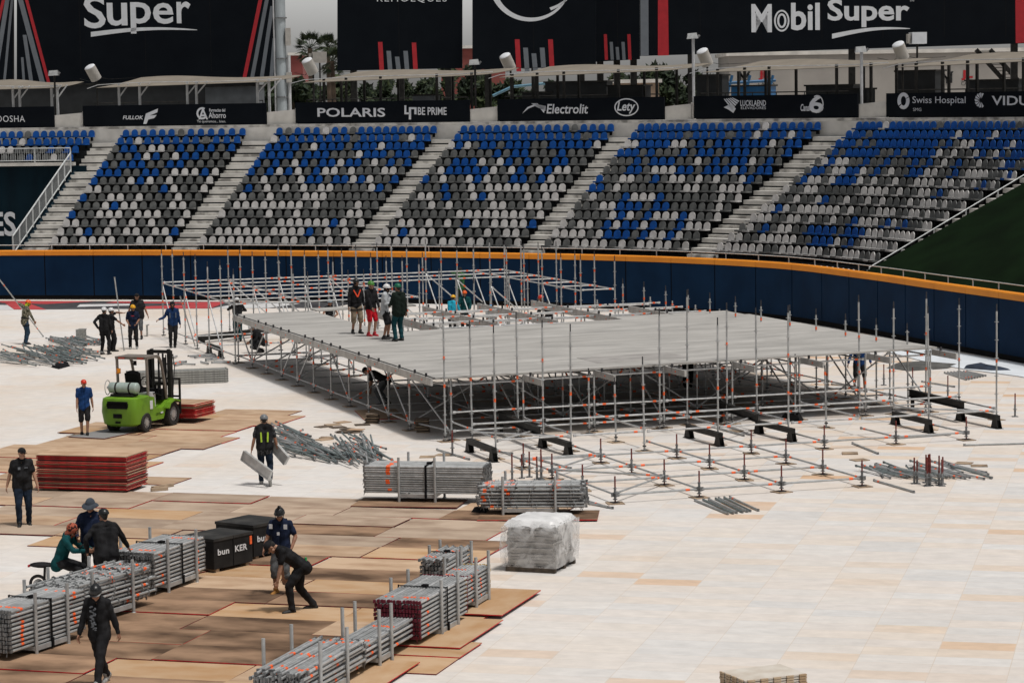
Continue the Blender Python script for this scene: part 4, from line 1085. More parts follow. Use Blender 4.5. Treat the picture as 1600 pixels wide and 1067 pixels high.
TRE = [((734, 706), (771, 721), 'black steel trestle nearest the left front corner of the stage'), ((848, 699), (888, 711.5), 'black steel trestle under the end of the leftmost long black beam'),
       ((1077, 684), (1124, 697), 'black steel trestle between the left and middle long black beams'), ((1186, 677), (1237, 690), 'black steel trestle under the end of the middle long black beam'),
       ((1399, 663), (1451, 676), 'black steel trestle to the left of the rightmost long black beam'), ((1501, 657), (1557, 669), 'black steel trestle under the end of the rightmost long black beam'),
       ((327, 551.5), (345, 558.5), 'black steel trestle far left beside the rear scaffold')]
for a, b, lab in TRE: trestle(a, b, lab)
for (ax, ay), (bx, by), lab in (((844, 681), (780, 656), 'leftmost long black beam lying over a trestle before the stage'), ((1184, 660), (1123, 638), 'middle long black beam lying over a trestle before the stage'), ((1506, 640), (1421, 620), 'rightmost long black beam lying over a trestle before the stage')):
    a, b = gp(ax, ay, .37), gp(bx, by, .37); t = thing('steel_beam', lab, 'beam', a, 0, 'long black beams'); d_ = (b-a).normalized()
    mb = MB(); mb.beam(a+Vector((0, 0, .02)), b+Vector((0, 0, .02)), .14, .02); mb.beam(a+Vector((0, 0, .115)), b+Vector((0, 0, .115)), .03, .17); mb.beam(a+Vector((0, 0, .21)), b+Vector((0, 0, .21)), .14, .02); mb.build('girder', black_steel, t)
    mb = MB(); mb.beam(b-d_*.2+Vector((0, 0, -.37)), b-d_*.2+Vector((0, 0, .01)), .1, .1, 0, (0, 1, 0)); mb.build('prop', black_steel, t)
a, b = gp(312, 528, .2), gp(412, 517, .2); mb = MB(); mb.beam(a, b, .2, .22); mb.beam(a+Vector((0, 0, -.15)), a+Vector((.2, 0, -.15)), .1, .1); mb.beam(b+Vector((-.2, 0, -.15)), b+Vector((0, 0, -.15)), .1, .1)
o = mb.build_top('steel_beam', black_steel, gp(360, 526)); tag(o, 'long black beam lying inside the left end of the rear scaffold', 'beam', 'long black beams')
# ================================================================== PLYWOOD ON THE GROUND
def inpoly(p, poly):
    x, y = p[0], p[1]; c = False; n = len(poly)
    for i in range(n):
        a, b = poly[i], poly[i-1]
        if (a[1] > y) != (b[1] > y) and x < (b[0]-a[0])*(y-a[1])/(b[1]-a[1])+a[0]: c = not c
    return c
PA = [gp(*q) for q in ((-60, 712), (0, 697), (165, 664), (300, 640), (462, 641), (255, 712), (236, 758), (0, 772), (-60, 775))]
PB = [gp(*q) for q in ((-60, 772), (60, 765), (240, 772), (560, 783), (700, 797), (760, 788), (868, 790), (872, 806), (800, 850), (770, 878), (742, 905), (705, 945), (660, 985), (590, 1045), (545, 1100), (-60, 1100), (-60, 1045), (60, 1010), (215, 925), (290, 895), (290, 872), (100, 846), (0, 836), (-60, 832))]
UANG = R(73); U = Vector((math.cos(UANG), math.sin(UANG), 0)); V = Vector((U.y, -U.x, 0))
rw = random.Random(12)
def sheet(c, w, d_, ang, z, m, em, lab, name='plywood_sheet', group='plywood sheets laid on the field'):
    t = MB(); M = Matrix.Rotation(ang, 3, 'Z'); h = .018
    P = [Vector(c)+M @ Vector((x*w/2, y*d_/2, 0)) for x, y in ((-1, -1), (1, -1), (1, 1), (-1, 1))]
    t.add([p+Vector((0, 0, z)) for p in P]+[p+Vector((0, 0, z+h)) for p in P], [(3, 2, 1, 0)], 1)
    b = len(t.v)-8
    for f, mi in (((4, 5, 6, 7), 0), ((0, 1, 5, 4), 1), ((1, 2, 6, 5), 1), ((2, 3, 7, 6), 1), ((3, 0, 4, 7), 1)): t.f.append([b+q for q in f]); t.m.append(mi); t.sm.append(False)
    o = t.build_top(name, [m, em], Vector(c)+Vector((0, 0, z)), ang)
    return tag(o, lab, 'plywood sheet', group)
KIND = [(ply_gold, 'fresh yellow plywood sheet lying flat'), (ply, 'tan plywood sheet lying flat'), (ply_grey, 'worn greyish plywood sheet lying flat'), (ply_dark, 'dirty trodden brown plywood sheet lying flat')]
O2 = gp(255, 712)
n_ = 0
for iu in range(-27, 12):
    for iv in range(-9, 9):
        off = 1.22 if (iv % 2 and iu % 3 == 0) else 0
        c = O2+U*(1.235*(iu+.5))+V*(2.455*(iv+.5)+ (0.6 if iu % 4 in (1, 2) else 0))
        inA, inB = inpoly(c, PA), inpoly(c, PB)
        if not (inA or inB): continue
        x, y = pix(c)
        if y > 1130 or x < -90: continue
        rr_ = rw.random()
        if inA: k = 0 if rr_ < .3 else 1
        elif y < 800: k = 2 if rr_ < .75 else 1
        elif y < 905: k = 2 if rr_ < .4 else (1 if rr_ < .6 else 3 if rr_ < .82 else 0)
        elif x < 430: k = 3 if rr_ < .6 else (1 if rr_ < .85 else 0)
        elif x > 560: k = 0 if rr_ < .55 else 1
        else: k = 1 if rr_ < .5 else (3 if rr_ < .7 else 0)
        where = 'under the forklift strip' if inA else ('in the row nearest the red sheet stack' if y < 800 else 'in the middle of the work floor' if y < 905 else 'in front between the tube racks')
        lift = .004+.006*((iu*3+iv*5) % 4)
        sheet(c+Vector((rw.uniform(-.015, .015), rw.uniform(-.015, .015), 0)), 2.43, 1.21, UANG-math.pi/2+R(rw.uniform(-.8, .8)), lift, KIND[k][0], ply_edge_red if rw.random() < .5 else ply_edge_dark, f'{KIND[k][1]} {where}')
        n_ += 1
# single sheets
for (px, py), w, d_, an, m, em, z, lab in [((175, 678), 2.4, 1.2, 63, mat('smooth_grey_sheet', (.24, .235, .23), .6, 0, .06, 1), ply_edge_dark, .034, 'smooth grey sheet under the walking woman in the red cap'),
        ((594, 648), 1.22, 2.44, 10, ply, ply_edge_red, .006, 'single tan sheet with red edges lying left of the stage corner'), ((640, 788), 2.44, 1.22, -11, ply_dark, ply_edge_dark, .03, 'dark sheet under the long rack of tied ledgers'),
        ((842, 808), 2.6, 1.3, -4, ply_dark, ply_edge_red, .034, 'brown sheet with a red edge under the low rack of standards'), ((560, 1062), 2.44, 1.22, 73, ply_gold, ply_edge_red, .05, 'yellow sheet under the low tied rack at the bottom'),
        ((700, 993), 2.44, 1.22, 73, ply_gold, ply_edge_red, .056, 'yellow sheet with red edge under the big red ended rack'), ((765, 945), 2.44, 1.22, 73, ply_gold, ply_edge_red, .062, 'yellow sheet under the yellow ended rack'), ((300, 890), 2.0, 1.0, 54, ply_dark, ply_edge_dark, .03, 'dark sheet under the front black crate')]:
    sheet(gp(px, py), w, d_, R(an), z, m, em, lab)

# tall stack of red edged sheets, and the stack on the forks
def stack(p, w, d_, ang, n, z0, where, gap=.029, seed=1):
    r = random.Random(seed)
    for i in range(n):
        top = i == n-1
        e = (ply_edge_red if r.random() < .82 else (ply_edge_dark if r.random() < .5 else ply))
        lab = f'topmost plywood sheet of the red edged stack {where}' if top else f'red edged plywood sheet in the stack {where}'
        o = sheet(p+Vector((r.uniform(-.03, .03), r.uniform(-.03, .03), 0)), w, d_, ang+R(r.uniform(-.8, .8)), z0+i*gap, ply if not top else ply, e, lab, 'plywood_sheet', f'sheets in the stack {where}')
        o.data.vertices  # keep
SC = gp(195, 772)-U*0+V*(-1.22)+U*.62
SC = (gp(58, 768)+gp(195, 772))/2+U*.63
stack(SC, 2.32, 1.22, UANG-math.pi/2+R(1), 26, .085, 'behind the man in the black cap', .0315, 3)
for q, (u, v) in enumerate(((.45, -.8), (.45, .85), (-.45, -.85), (-.45, .8))):
    mb = MB(); c = SC+U*u+V*v; mb.beam(c-V*.2+Vector((0, 0, .05)), c+V*.2+Vector((0, 0, .05)), .09, .065); o = mb.build_top('wood_block', wood_pad, c); tag(o, ['raw wood block under the far left of the tall red stack', 'raw wood block under the far right of the tall red stack', 'raw wood block under the near left of the tall red stack', 'raw wood block under the near right of the tall red stack'][q], 'wood block', 'wood blocks')
for q, ((ax, ay), (bx, by)) in enumerate((((236, 765), (262, 763)), ((238, 762), (270, 757)))):
    a, b = gp(ax, ay, .04), gp(bx, by, .04); mb = MB(); mb.beam(a, b, .09, .07); o = mb.build_top('wood_block', wood_pad, gp(ax, ay)); tag(o, ['short wood block on the floor right of the tall red stack', 'longer wood batten behind the short block right of the red stack'][q], 'wood block', 'wood blocks')

# square wood pads: scattered and in two little towers
def pad(p, w, ang, z, lab, m=wood_pad, h=.02, d_=None):
    mb = MB(); mb.box(Vector(p)+Vector((0, 0, z+h/2)), (w, d_ or w*.9, h), 0, Matrix.Rotation(ang, 3, 'Z')); o = mb.build_top('wood_pad', m, Vector(p)+Vector((0, 0, z))); return tag(o, lab, 'wood pad', 'wood pads for the base jacks')
rp_ = random.Random(4)
for (px, py), n, lab in (((582, 661), 11, 'wood pad in the low pile beside the scattered pads'), ((660, 675), 15, 'dark wood pad in the tall pile at the stage corner')):
    for i in range(n): pad(gp(px, py)+Vector((rp_.uniform(-.03, .03), rp_.uniform(-.03, .03), 0)), .36, rp_.uniform(-.2, .2), i*.026, lab, wood_dark if i % 3 else wood_pad)
for (px, py, z, m) in ((520, 664, 0, wood_pad), (535, 660, 0, ply), (545, 672, .02, wood_dark), (556, 674, .04, ply), (505, 667, 0, wood_dark), (528, 668, 0, wood_dark), (512, 684, 0, wood_pad), (506, 687, .0, ply), (566, 664, 0, wood_dark), (552, 676, 0, wood_dark), (540, 676, 0, wood_dark), (538, 676, .024, wood_dark)):
    pad(gp(px, py), .42, rp_.uniform(-.8, .8), z+.0015, 'thin wood pad among those scattered left of the stage corner', m, .02, .34)
for (px, py, w) in ((668, 714, 'alone before the stage corner'), (694, 711, 'beside the loose tube before the stage corner'), (1328, 709, 'with a thick edge right of the jack grid'), (1343, 719, 'thin, right of the jack grid'), (1530, 728, 'long, beyond the fan of tubes'), (1506, 724, 'short, beyond the fan of tubes'), (1148, 674, 'under the loose tube before the stage'), (866, 790-40, 'leaning among the jacks behind the low rack')):
    pad(gp(px, py), .4, rp_.uniform(-.4, .4), .0015, f'wood pad {w}', wood_pad, .03 if 'thick' in w else .018)

# ================================================================== TUBE RACKS
red_end = mat('dark_red_tube_ends', (.12, .006, .02), .6, 0, .3, 30)
yel_end = mat('yellow_tube_ends', (.42, .25, .03), .6, .1, .3, 30)
rack_paint = mat('grey_rack_post', (.40, .41, .41), .45, .35, .12, 6)
def rack(px, py, ang, Ln, W, H, zb, lab, ends=galv_dark, rings=False, messy=0., posts=(.28, .74), ph=None, strap=True, seed=1, rows=None, tape=(.2,)):
    """a post pallet holding scaffold tubes; origin at the near right bottom corner of the bundle"""
    r = random.Random(seed); ang = R(ang); p0 = gp(px, py)
    t = thing('tube_rack', lab, 'tube rack', p0, ang, 'post racks of scaffold tubes')
    ph = ph or (zb+H+.2)
    for f in posts:
        for y in (-.035, W+.035):
            mb = MB(); mb.tube((Ln*f, y, .03), (Ln*f, y, ph), .03, 10); mb.tube((Ln*f, y, 0), (Ln*f, y, .035), .055, 10, 0, .035); mb.build('post', rack_paint, t, local=True)
    mb = MB()
    for y in (.0, W): mb.beam((Ln*posts[0], y, zb-.05), (Ln*posts[1], y, zb-.05), .05, .08)
    for f in posts: mb.beam((Ln*f, -.03, zb-.045), (Ln*f, W+.03, zb-.045), .05, .07)
    mb.build('rack_frame', rack_paint, t, local=True)
    rr_ = .0245; nc = max(3, int(W/.056)); nr = rows or max(3, int(H/.068)); sy, sz = (W-.05)/(nc-1), (H-.05)/max(1, nr-1)
    items = []
    for a in range(nr):
        for b in range(nc):
            vis = a in (nr-1, nr-2) or b in (0, 1) or rings
            y = .025+b*sy+r.uniform(-.004, .004)*(1+4*messy); z = zb+.025+a*sz+r.uniform(-.003, .003)*(1+3*messy)
            dx0, dx1 = r.uniform(-.03, .03)*(1+5*messy), r.uniform(-.03, .03)*(1+4*messy)
            dy = r.uniform(-.03, .03)*messy; dz = r.uniform(-.01, .03)*messy*(a == nr-1)
            tp = [f+r.uniform(-.008, .008) for f in tape if r.random() < .5]
            gm = r.choice((0, 0, 0, 3))
            def fn(mb, y=y, z=z, dx0=dx0, dx1=dx1, dy=dy, dz=dz, tp=tp, gm=gm, rj=r.random()):
                A, B = Vector((dx0, y, z)), Vector((Ln+dx1, y+dy, z+dz)); mb.tube(A, B, rr_, 7, gm)
                d = (B-A)
                for f in tp: mb.tube(A+d*f, A+d*(f+.035), rr_+.003, 7, 1)
                for e, s in ((A, 1), (B, -1)):       # wedge heads at both ends
                    mb.box(e+Vector((-s*.02, 0, 0)), (.05, .036, .052), 2)
                    if rj > .55: mb.box(e+Vector((-s*.03, 0, -.03)), (.012, .012, .13), 2, Matrix.Rotation(R(20*s*(1 if rj > .8 else -1)), 3, 'Y'))
                if rings:
                    for q in range(5):
                        f = (q+.5)/5; mb.tube(A+d*f, A+d*f+d.normalized()*.012, .055, 8, 2 if q % 2 else 0)
            if vis or b == nc-1 or r.random() < .2: items.append((wm(t) @ Vector((Ln/2, y*1.0-2*(b == 0), z+.5*(a == nr-1))), fn))
            else:
                def fe(mb, y=y, z=z):
                    for x in (-.015, Ln+.015): mb.box((x, y, z), (.05, .04, .06), 2)
                    mb.tube((0, y, z), (Ln, y, z), rr_, 5, 0)
                items.append((wm(t) @ Vector((Ln/2, y+30, z)), fe))
    items = sorted(items, key=lambda q: (q[0]-Vector((0, 0, CAMH))).length)
    mats_ = [galv, orange_tape, ends, galv_light]
    for c, fn in items[:100]: mb = MB(); fn(mb); mb.build('tube', mats_, t, local=True)
    if items[100:]:
        mb = MB()
        for c, fn in items[100:]: fn(mb)
        o = mb.build('tube', mats_, t, local=True); o['kind'] = 'stuff'
    if strap:
        x = Ln*.52; mb = MB(); g_ = .012
        mb.box((x, W/2, zb+H+g_), (.05, W+.05, .008)); mb.box((x, -.012-g_, zb+H/2), (.05, .008, H+.05)); mb.box((x, W+.012+g_, zb+H/2), (.05, .008, H+.05)); mb.box((x, W*.45, zb+H+.03), (.12, .1, .035)); mb.box((x, -.04, zb-.02), (.05, .03, .16))
        mb.build('strap', black_mat, t, local=True)
    return t
rack(20, 1036, 65, 2.1, .80, .70, .17, 'tied rack of straight tubes cut by the left photo edge', seed=1, tape=(.12, .85), posts=(.3, .74))
rack(116, 986, 63, 2.35, .88, .58, .2, 'untidy rack of ringed standards between the two tied racks at left', rings=True, messy=1., strap=False, seed=2, posts=(.22, .74), tape=(.5, .75, .93), rows=8)
rack(244, 934, 69, 1.95, .92, .64, .2, 'tied rack of tubes beside the front black crate', seed=3, posts=(.22, .8), tape=(.13, .85))
rack(572, 786, -11.5, 2.7, .88, .62, .24, 'long tied rack of ledgers lying broadside behind the work floor', seed=4, posts=(.29, .6), tape=(.18,), rows=12)
rack(756, 808, -4, 2.12, .80, .50, .2, 'low rack of ringed standards just behind the shrink-wrapped pallet', rings=True, messy=.7, strap=False, seed=5, posts=(.2, .74), tape=(.03, .24, .72), rows=7)
rack(660, 1013, 72, 2.35, .84, .64, .16, 'big tied rack with dark red tube ends at lower middle', ends=red_end, seed=6, posts=(.38, .74), tape=(.12,))
rack(731, 962, 73, 1.35, .52, .48, .2, 'rack with yellow tube ends behind the big red ended rack', ends=yel_end, seed=7, posts=(.3, .85), strap=False, ph=.98, tape=(.2, .6))
rack(700, 930, 73, 1.4, .55, .42, .25, 'small loosely filled rack of short tubes left of the yellow ended rack', seed=8, posts=(.5, .95), strap=True, ph=.8, messy=.6, tape=(.2, .6))
rack(573, 1056, 72, 2.3, .56, .32, .2, 'low rack of tubes in front of the red ended rack', seed=9, posts=(.22, .46), strap=False, ph=.98, tape=(.12, .6))
rack(480, 1112, 72, 2.4, .86, .40, .2, 'half filled rack of tubes cut by the bottom photo edge', seed=10, posts=(.2, .66), strap=False, messy=.8, ph=.98, tape=(.1, .5, .9), rows=6)

# ================================================================== LOOSE TUBES
def loose(p, q, lab, m=0, name='scaffold_tube', group='loose scaffold tubes', r=.0245):
    p, q = Vector(p), Vector(q); d = (q-p).normalized(); mb = MB(); mb.tube(p, q, r, 7, m)
    n = (q-p).length
    for f in (.1, .85):
        if rt_.random() < .3: mb.tube(p+d*(n*f), p+d*(n*f+.07), r+.003, 7, 1)
    for e, s in ((p, 1), (q, -1)): mb.box(e, (.06, .035, .055), 2, d.to_track_quat('X', 'Z').to_matrix())
    o = mb.build_top(name, [galv, orange_tape, galv_dark, mat('greenish_galvanised', (.20, .235, .235), .5, .4, .25, 9)], Vector((p.x, p.y, 0))); return tag(o, lab, 'scaffold tube', group)
rt_ = random.Random(17)
def fan(poly, n, a0, a1, l0, l1, rise, lab, ms=(0, 3)):
    xs = [q[0] for q in poly]; ys = [q[1] for q in poly]; k = 0
    while k < n:
        x, y = rt_.uniform(min(xs), max(xs)), rt_.uniform(min(ys), max(ys))
        if not inpoly((x, y), poly): continue
        a = R(rt_.uniform(a0, a1) if rt_.random() < .93 else rt_.uniform(-110, -10)); l = rt_.uniform(l0, l1); h = Vector((math.cos(a), math.sin(a), 0))*l/2
        # the far end lies up on the heap, the near end on the floor
        z0, z1 = rise*rt_.uniform(.35, 1)*(.4+.6*k/n), rise*rt_.uniform(0, .25)
        c = gp(x, y, (z0+z1)/2); p, q = c-h, c+h; p.z, q.z = .03+z0, .03+z1
        loose(p, q, lab, rt_.choice(ms)); k += 1
fan([(436, 672), (452, 668), (508, 700), (535, 712), (500, 716), (440, 706)], 54, -66, -46, 1.7, 2.2, .40, 'loose tube in the heap beside the man carrying planks', (0, 3))
fan([(530, 690), (570, 688), (612, 708), (575, 718), (525, 714)], 48, -82, -56, 1.5, 1.9, .42, 'loose tube in the right half of the heap behind the broadside rack', (0, 3))
fan([(0, 556), (30, 547), (130, 543), (140, 556), (95, 566), (0, 566)], 90, -62, -30, 1.5, 2.2, .48, 'loose tube in the long heap near the left photo edge', (3, 3, 0))
fan([(78, 531), (148, 529), (146, 537), (90, 538)], 54, -58, -40, 1.0, 1.4, .26, 'loose tube in the flat bundle behind the long left heap', (0, 3))
fan([(1362, 738), (1400, 732), (1440, 738), (1436, 746), (1380, 744)], 19, -74, -56, 1.4, 1.8, .16, 'loose tube in the left half of the fan right of the jack grid', (3, 0))
fan([(1448, 730), (1500, 730), (1528, 738), (1500, 742), (1450, 742)], 17, -72, -56, 1.4, 1.8, .16, 'loose tube in the right half of the fan right of the jack grid', (3, 0))
for q in range(7): loose(gp(1089+q*9+rt_.uniform(-3, 3), 781-q*.8, .03), gp(1137+q*7.5+rt_.uniform(-3, 3), 802-q*.9, .03), 'tube in the neat row lying before the jack grid', q % 2*3)
for q in range(8): loose(gp(1476+q*5, 582-q*.3, .03), gp(1510+q*4.3, 593-q*.9, .03), 'tube in the small row lying right of the stage corner', 0)
for q in range(5): loose(gp(300+q*7+rt_.uniform(-8, 8), 556+q*2.6, .05), gp(338+q*4+rt_.uniform(-6, 6), 553+q*2.8+rt_.uniform(-4, 4), .05), 'stray tube lying between the forklift and the rear scaffold', 0)
for (a, b, w) in (((683, 702), (733, 717), 'before the left front stage corner'), ((1366, 750), (1428, 768), 'in front of the fan of tubes'), ((1332, 692), (1372, 708), 'right of the jack grid'), ((1507, 695), (1620, 692), 'near the right photo edge'),
                  ((1115, 667), (1162, 680), 'beside the third trestle'), ((1106, 676-20), (1120, 666), 'behind the trestles') if False else ((1441, 596), (1491, 604), 'beyond the rightmost long black beam'), ((1405, 684), (1484, 678), 'over the right end of the jack grid'), ((843, 718), (892, 731), 'left of the jack grid'), ((826, 755), (950, 792), 'right of the low rack of standards'), ((752, 702), (800, 708), 'behind the first trestle') , ((1300, 600), (1340, 604), 'under the right of the stage') , ((905, 795-12), (957, 793), 'by the nearest corner jack')):
    loose(gp(*a, .03), gp(*b, .03), f'single tube lying {w}')
for q in range(14):
    x, y = rt_.uniform(262, 350), rt_.uniform(556, 569); c = gp(x, y, .05); a = rt_.uniform(0, 3.1); l = rt_.uniform(.3, .9); h = Vector((math.cos(a), math.sin(a), 0))*l/2
    loose(c-h+Vector((0, 0, .42)) if False else c-h, c+h, 'short fitting in the litter behind the stack of metal planks', 0, 'scaffold_fitting', 'short scaffold fittings', .03)

# stack of perforated metal planks behind the forklift
plank_m = mat('perforated_metal_plank', (.33, .33, .31), .5, .4, .25, 16)
pa, pb = gp(262, 602), gp(357, 598); pa = gp(200, 604)
dirp = (pb-pa).normalized(); sdp = Vector((-dirp.y, dirp.x, 0))
for row in range(2):
    for i in range(6):
        c = pa.lerp(pb, .5)+sdp*(.2+row*.36)+Vector((0, 0, .06+i*.074)); ln = (pb-pa).length*.98
        mb = MB(); mb.beam(c-dirp*ln/2+dirp*rt_.uniform(-.04, .04), c+dirp*ln/2, .32, .012); 
        for s in (-.15, .15): mb.beam(c+sdp*s-dirp*ln/2-Vector((0, 0, .025)), c+sdp*s+dirp*ln/2-Vector((0, 0, .025)), .02, .055)
        for e in (-1, 1): mb.beam(c+dirp*e*(ln/2+.02)-sdp*.13, c+dirp*e*(ln/2+.02)+sdp*.13, .05, .05)
        o = mb.build_top('metal_plank', plank_m, c-Vector((0, 0, .05))); tag(o, f'perforated metal plank in the {"near" if row == 0 else "far"} pile behind the forklift mast', 'metal plank', 'perforated metal planks')
for (px, py, w) in ((127, 532, 'standing behind the men with white helmets'), (230, 525, 'leaning near the man in the yellow helmet')):
    p = gp(px, py); mb = MB(); mb.box(p+Vector((0, 0, .22)), (.06 if px > 200 else .4, .4, .42), 0, Matrix.Rotation(R(10), 3, 'Z')); mb.box(p+Vector((.05, 0, .44)), (.3 if px < 200 else .06, .3, .03)); 
    o = mb.build_top('metal_plank', plank_m, p); tag(o, f'short metal plank {w}', 'metal plank', 'perforated metal planks')

# ================================================================== BLACK CRATES, WRAPPED PALLET, BOARD STACK
crate_m = mat('black_crate_paint', (.011, .011, .012), .7, 0, .35, 3, c2=(.022, .022, .022), spec=.15)
crate_top = mat('dusty_crate_lid', (.026, .026, .026), .75, 0, .3, 2, c2=(.055, .053, .05), spec=.15)
def crate(px, py, Lr, Wl, h, lab, txt):
    p = gp(px, py); an = R(54); t = thing('transport_crate', lab, 'crate', p, an, 'black transport crates')
    mb = MB(); mb.box((Lr/2, Wl/2, .09+h/2), (Lr, Wl, h)); mb.build('body', crate_m, t, local=True)
    mb = MB()
    for x0, x1 in ((-.015, Lr*.49), (Lr*.5, Lr+.015)): mb.box(((x0+x1)/2, Wl/2, .09+h+.03), (x1-x0, Wl+.03, .055))
    mb.build('lid', [crate_top], t, local=True)
    mb = MB()
    for x in (.12, Lr-.12): mb.beam((x, .02, .045), (x, Wl-.02, .045), .1, .085)
    mb.build('skid', wood_pad, t, local=True)
    mb = MB(); mb.box((Lr-.05, -.006, .09+h*.8), (.06, .012, h*.3)); mb.build('tape', orange_tape, t, local=True)
    mb = MB(); mb.box((Lr*.5, -.004, .09+h*.5), (.02, .012, h)); mb.build('seam', black_mat, t, local=True)
    for s_, x, w in txt:
        V_, F_ = text_mb(s_, w, .125, .03, spacing=1.05); m2 = MB(); m2.add([(x+w/2+v[0], -.012, .09+h*.60+v[1]) for v in V_], F_); m2.build('lettering', print_white, t, local=True)
crate(335, 897, 1.12, .86, .54, 'front black wooden crate with white block letters and an orange tag', [('bun', .10, .33), ('KER', .60, .36)])
crate(397, 877, 1.0, 1.0, .58, 'rear black wooden crate half hidden behind the front one', [('bun', .10, .32), ('KER', .58, .34)])

wrap_m = bpy.data.materials.new('clear_stretch_wrap'); wrap_m.use_nodes = True
b_ = wrap_m.node_tree.nodes['Principled BSDF']; n2, l2 = wrap_m.node_tree.nodes, wrap_m.node_tree.links
b_.inputs['Base Color'].default_value = (.78, .78, .78, 1); b_.inputs['Roughness'].default_value = .3
nz_ = n2.new('ShaderNodeTexNoise'); nz_.inputs['Scale'].default_value = 3.2; nz_.inputs['Detail'].default_value = 6; nz_.inputs['Distortion'].default_value = 1.6
tc_ = n2.new('ShaderNodeTexCoord'); l2.new(tc_.outputs['Object'], nz_.inputs['Vector'])
mr_ = n2.new('ShaderNodeMapRange'); mr_.inputs[1].default_value = .38; mr_.inputs[2].default_value = .62; mr_.inputs[3].default_value = .10; mr_.inputs[4].default_value = .52; l2.new(nz_.outputs[0], mr_.inputs[0]); l2.new(mr_.outputs[0], b_.inputs['Alpha'])
bp_ = n2.new('ShaderNodeBump'); bp_.inputs['Strength'].default_value = .5; bp_.inputs['Distance'].default_value = .03; l2.new(nz_.outputs[0], bp_.inputs['Height']); l2.new(bp_.outputs[0], b_.inputs['Normal'])
carton = mat('grey_cardboard', (.30, .285, .265), .85, 0, .35, 3, vec=(.4, .4, 9), c2=(.46, .44, .415))
pp = gp(867, 896); pl = gp(790, 892); Wp = (pl-pp).length; an = math.atan2((pp-pl).y, (pp-pl).x)
pt = thing('wrapped_pallet', 'pallet of grey cartons loosely wrapped in clear plastic beside the low rack', 'pallet', pl, an)
mb = MB()
for y in (.05, .6, 1.15): mb.box((Wp/2, y, .05), (Wp, .1, .09))
for q in range(6): mb.box((.06+(Wp-.12)*q/5, .6, .108), (.1, 1.2, .02))
mb.build('pallet_base', wood_dark, pt, local=True)
rc = random.Random(8); mb = MB()
for a in range(14):
    o1, o2 = rc.uniform(-.02, .02), rc.uniform(-.02, .02); mb.box((Wp/2+o1, .6+o2, .12+.03+a*.058), (Wp-.06+rc.uniform(-.03, .02), 1.12, .052))
mb.build('carton_stack', carton, pt, local=True)
# wrinkled wrap shell, sagging
def shell(w, d_, h, z0, seed):
    r = random.Random(seed); n = 12; mb = MB(); rings = []
    lv = [0, .12, .26, .42, .58, .74, .88, .97, 1.02]
    for li, f in enumerate(lv):
        ring = []; ins = 0 if li < 7 else (.05 if li == 7 else .22)
        for s in range(4):
            for k in range(n):
                g_ = k/n
                x, y = [(g_, 0), (1, g_), (1-g_, 1), (0, 1-g_)][s]
                cx, cy = (x-.5)*(1-2*ins)+.5, (y-.5)*(1-2*ins)+.5
                bul = .03+.035*r.random()+.03*math.sin(f*3.1)
                ring.append(Vector((cx*w+(cx-.5)*2*bul, cy*d_+(cy-.5)*2*bul, z0+h*f+r.uniform(-.02, .02)*(0 if li < 7 else 1.5))))
        rings.append(ring)
    N = 4*n; vs = [v for q in rings for v in q]; fs = [(i*N+k, i*N+(k+1) % N, (i+1)*N+(k+1) % N, (i+1)*N+k) for i in range(len(lv)-1) for k in range(N)]
    fs.append(tuple((len(lv)-1)*N+k for k in range(N))); mb.add(vs, fs, 0, True); return mb
shell(Wp, 1.18, .86, .10, 3).build('plastic_wrap', wrap_m, pt, local=True)
film = mat('white_plastic_film', (.62, .62, .62), .4, 0, .1, 5, c2=(.74, .74, .74), bump=.5)
mb = MB(); nx = 14; vs = []
for j in range(nx+1):
    for i in range(nx+1):
        x, y = -.02+(Wp+.04)*i/nx, -.02+1.24*j/nx; e = min(i, nx-i, j, nx-j)
        vs.append((x, y, .985-.0*e+rc.uniform(-.012, .012)-(.07+rc.uniform(0, .05) if e == 0 else 0)+.012*min(e, 3)))
mb.add(vs, [(j*(nx+1)+i, j*(nx+1)+i+1, (j+1)*(nx+1)+i+1, (j+1)*(nx+1)+i) for j in range(nx) for i in range(nx)], 0, True); mb.build('plastic_top', film, pt, local=True)
mb = MB(); n9 = 9; vs = []
for i in range(n9+1):
    for j in range(7): f = j/6; vs.append((Wp+.075+.02*rc.random()+.03*math.sin(i*1.7+f*4)*f, -.02+1.24*i/n9, .93-(.78-.28*abs(math.sin(i*.9)))*f))
mb.add(vs, [(i*7+j, i*7+j+1, (i+1)*7+j+1, (i+1)*7+j) for i in range(n9) for j in range(6)], 0, True); mb.build('plastic_flap', wrap_m, pt, local=True)
# stack of pale boards at the bottom edge
board_m = mat('pale_board', (.50, .44, .37), .8, 0, .15, 3, c2=(.60, .56, .50))
board_side = mat('tan_board_edge', (.36, .25, .15), .8, 0, .25, 6, c2=(.48, .38, .27))
pb0 = gp(1163, 1063, .46); pb0.z = 0
for i in range(12):
    M = Matrix.Rotation(R(24), 3, 'Z'); c = pb0+M @ Vector((.54+rc.uniform(-.008, .008), .41+rc.uniform(-.008, .008), 0))+Vector((0, 0, .02+i*.038)); mb = MB()
    mb.box(c, (1.04, .78, .026), 0, M)
    for x in np.linspace(-.42, .46, 5): mb.box(c+M @ Vector((x, -.40, 0)), (.12, .03, .031), 1, M)
    for y in (-.28, -.08, .12, .30): mb.box(c+M @ Vector((-.53, y, 0)), (.03, .11, .031), 1, M)
    o = mb.build_top('floor_panel', [board_m, board_side], c-Vector((0, 0, .018))); tag(o, 'topmost pale interlocking panel of the stack at the bottom photo edge' if i == 11 else 'pale interlocking panel inside the stack at the bottom photo edge', 'panel', 'panels in the stack at the bottom edge')

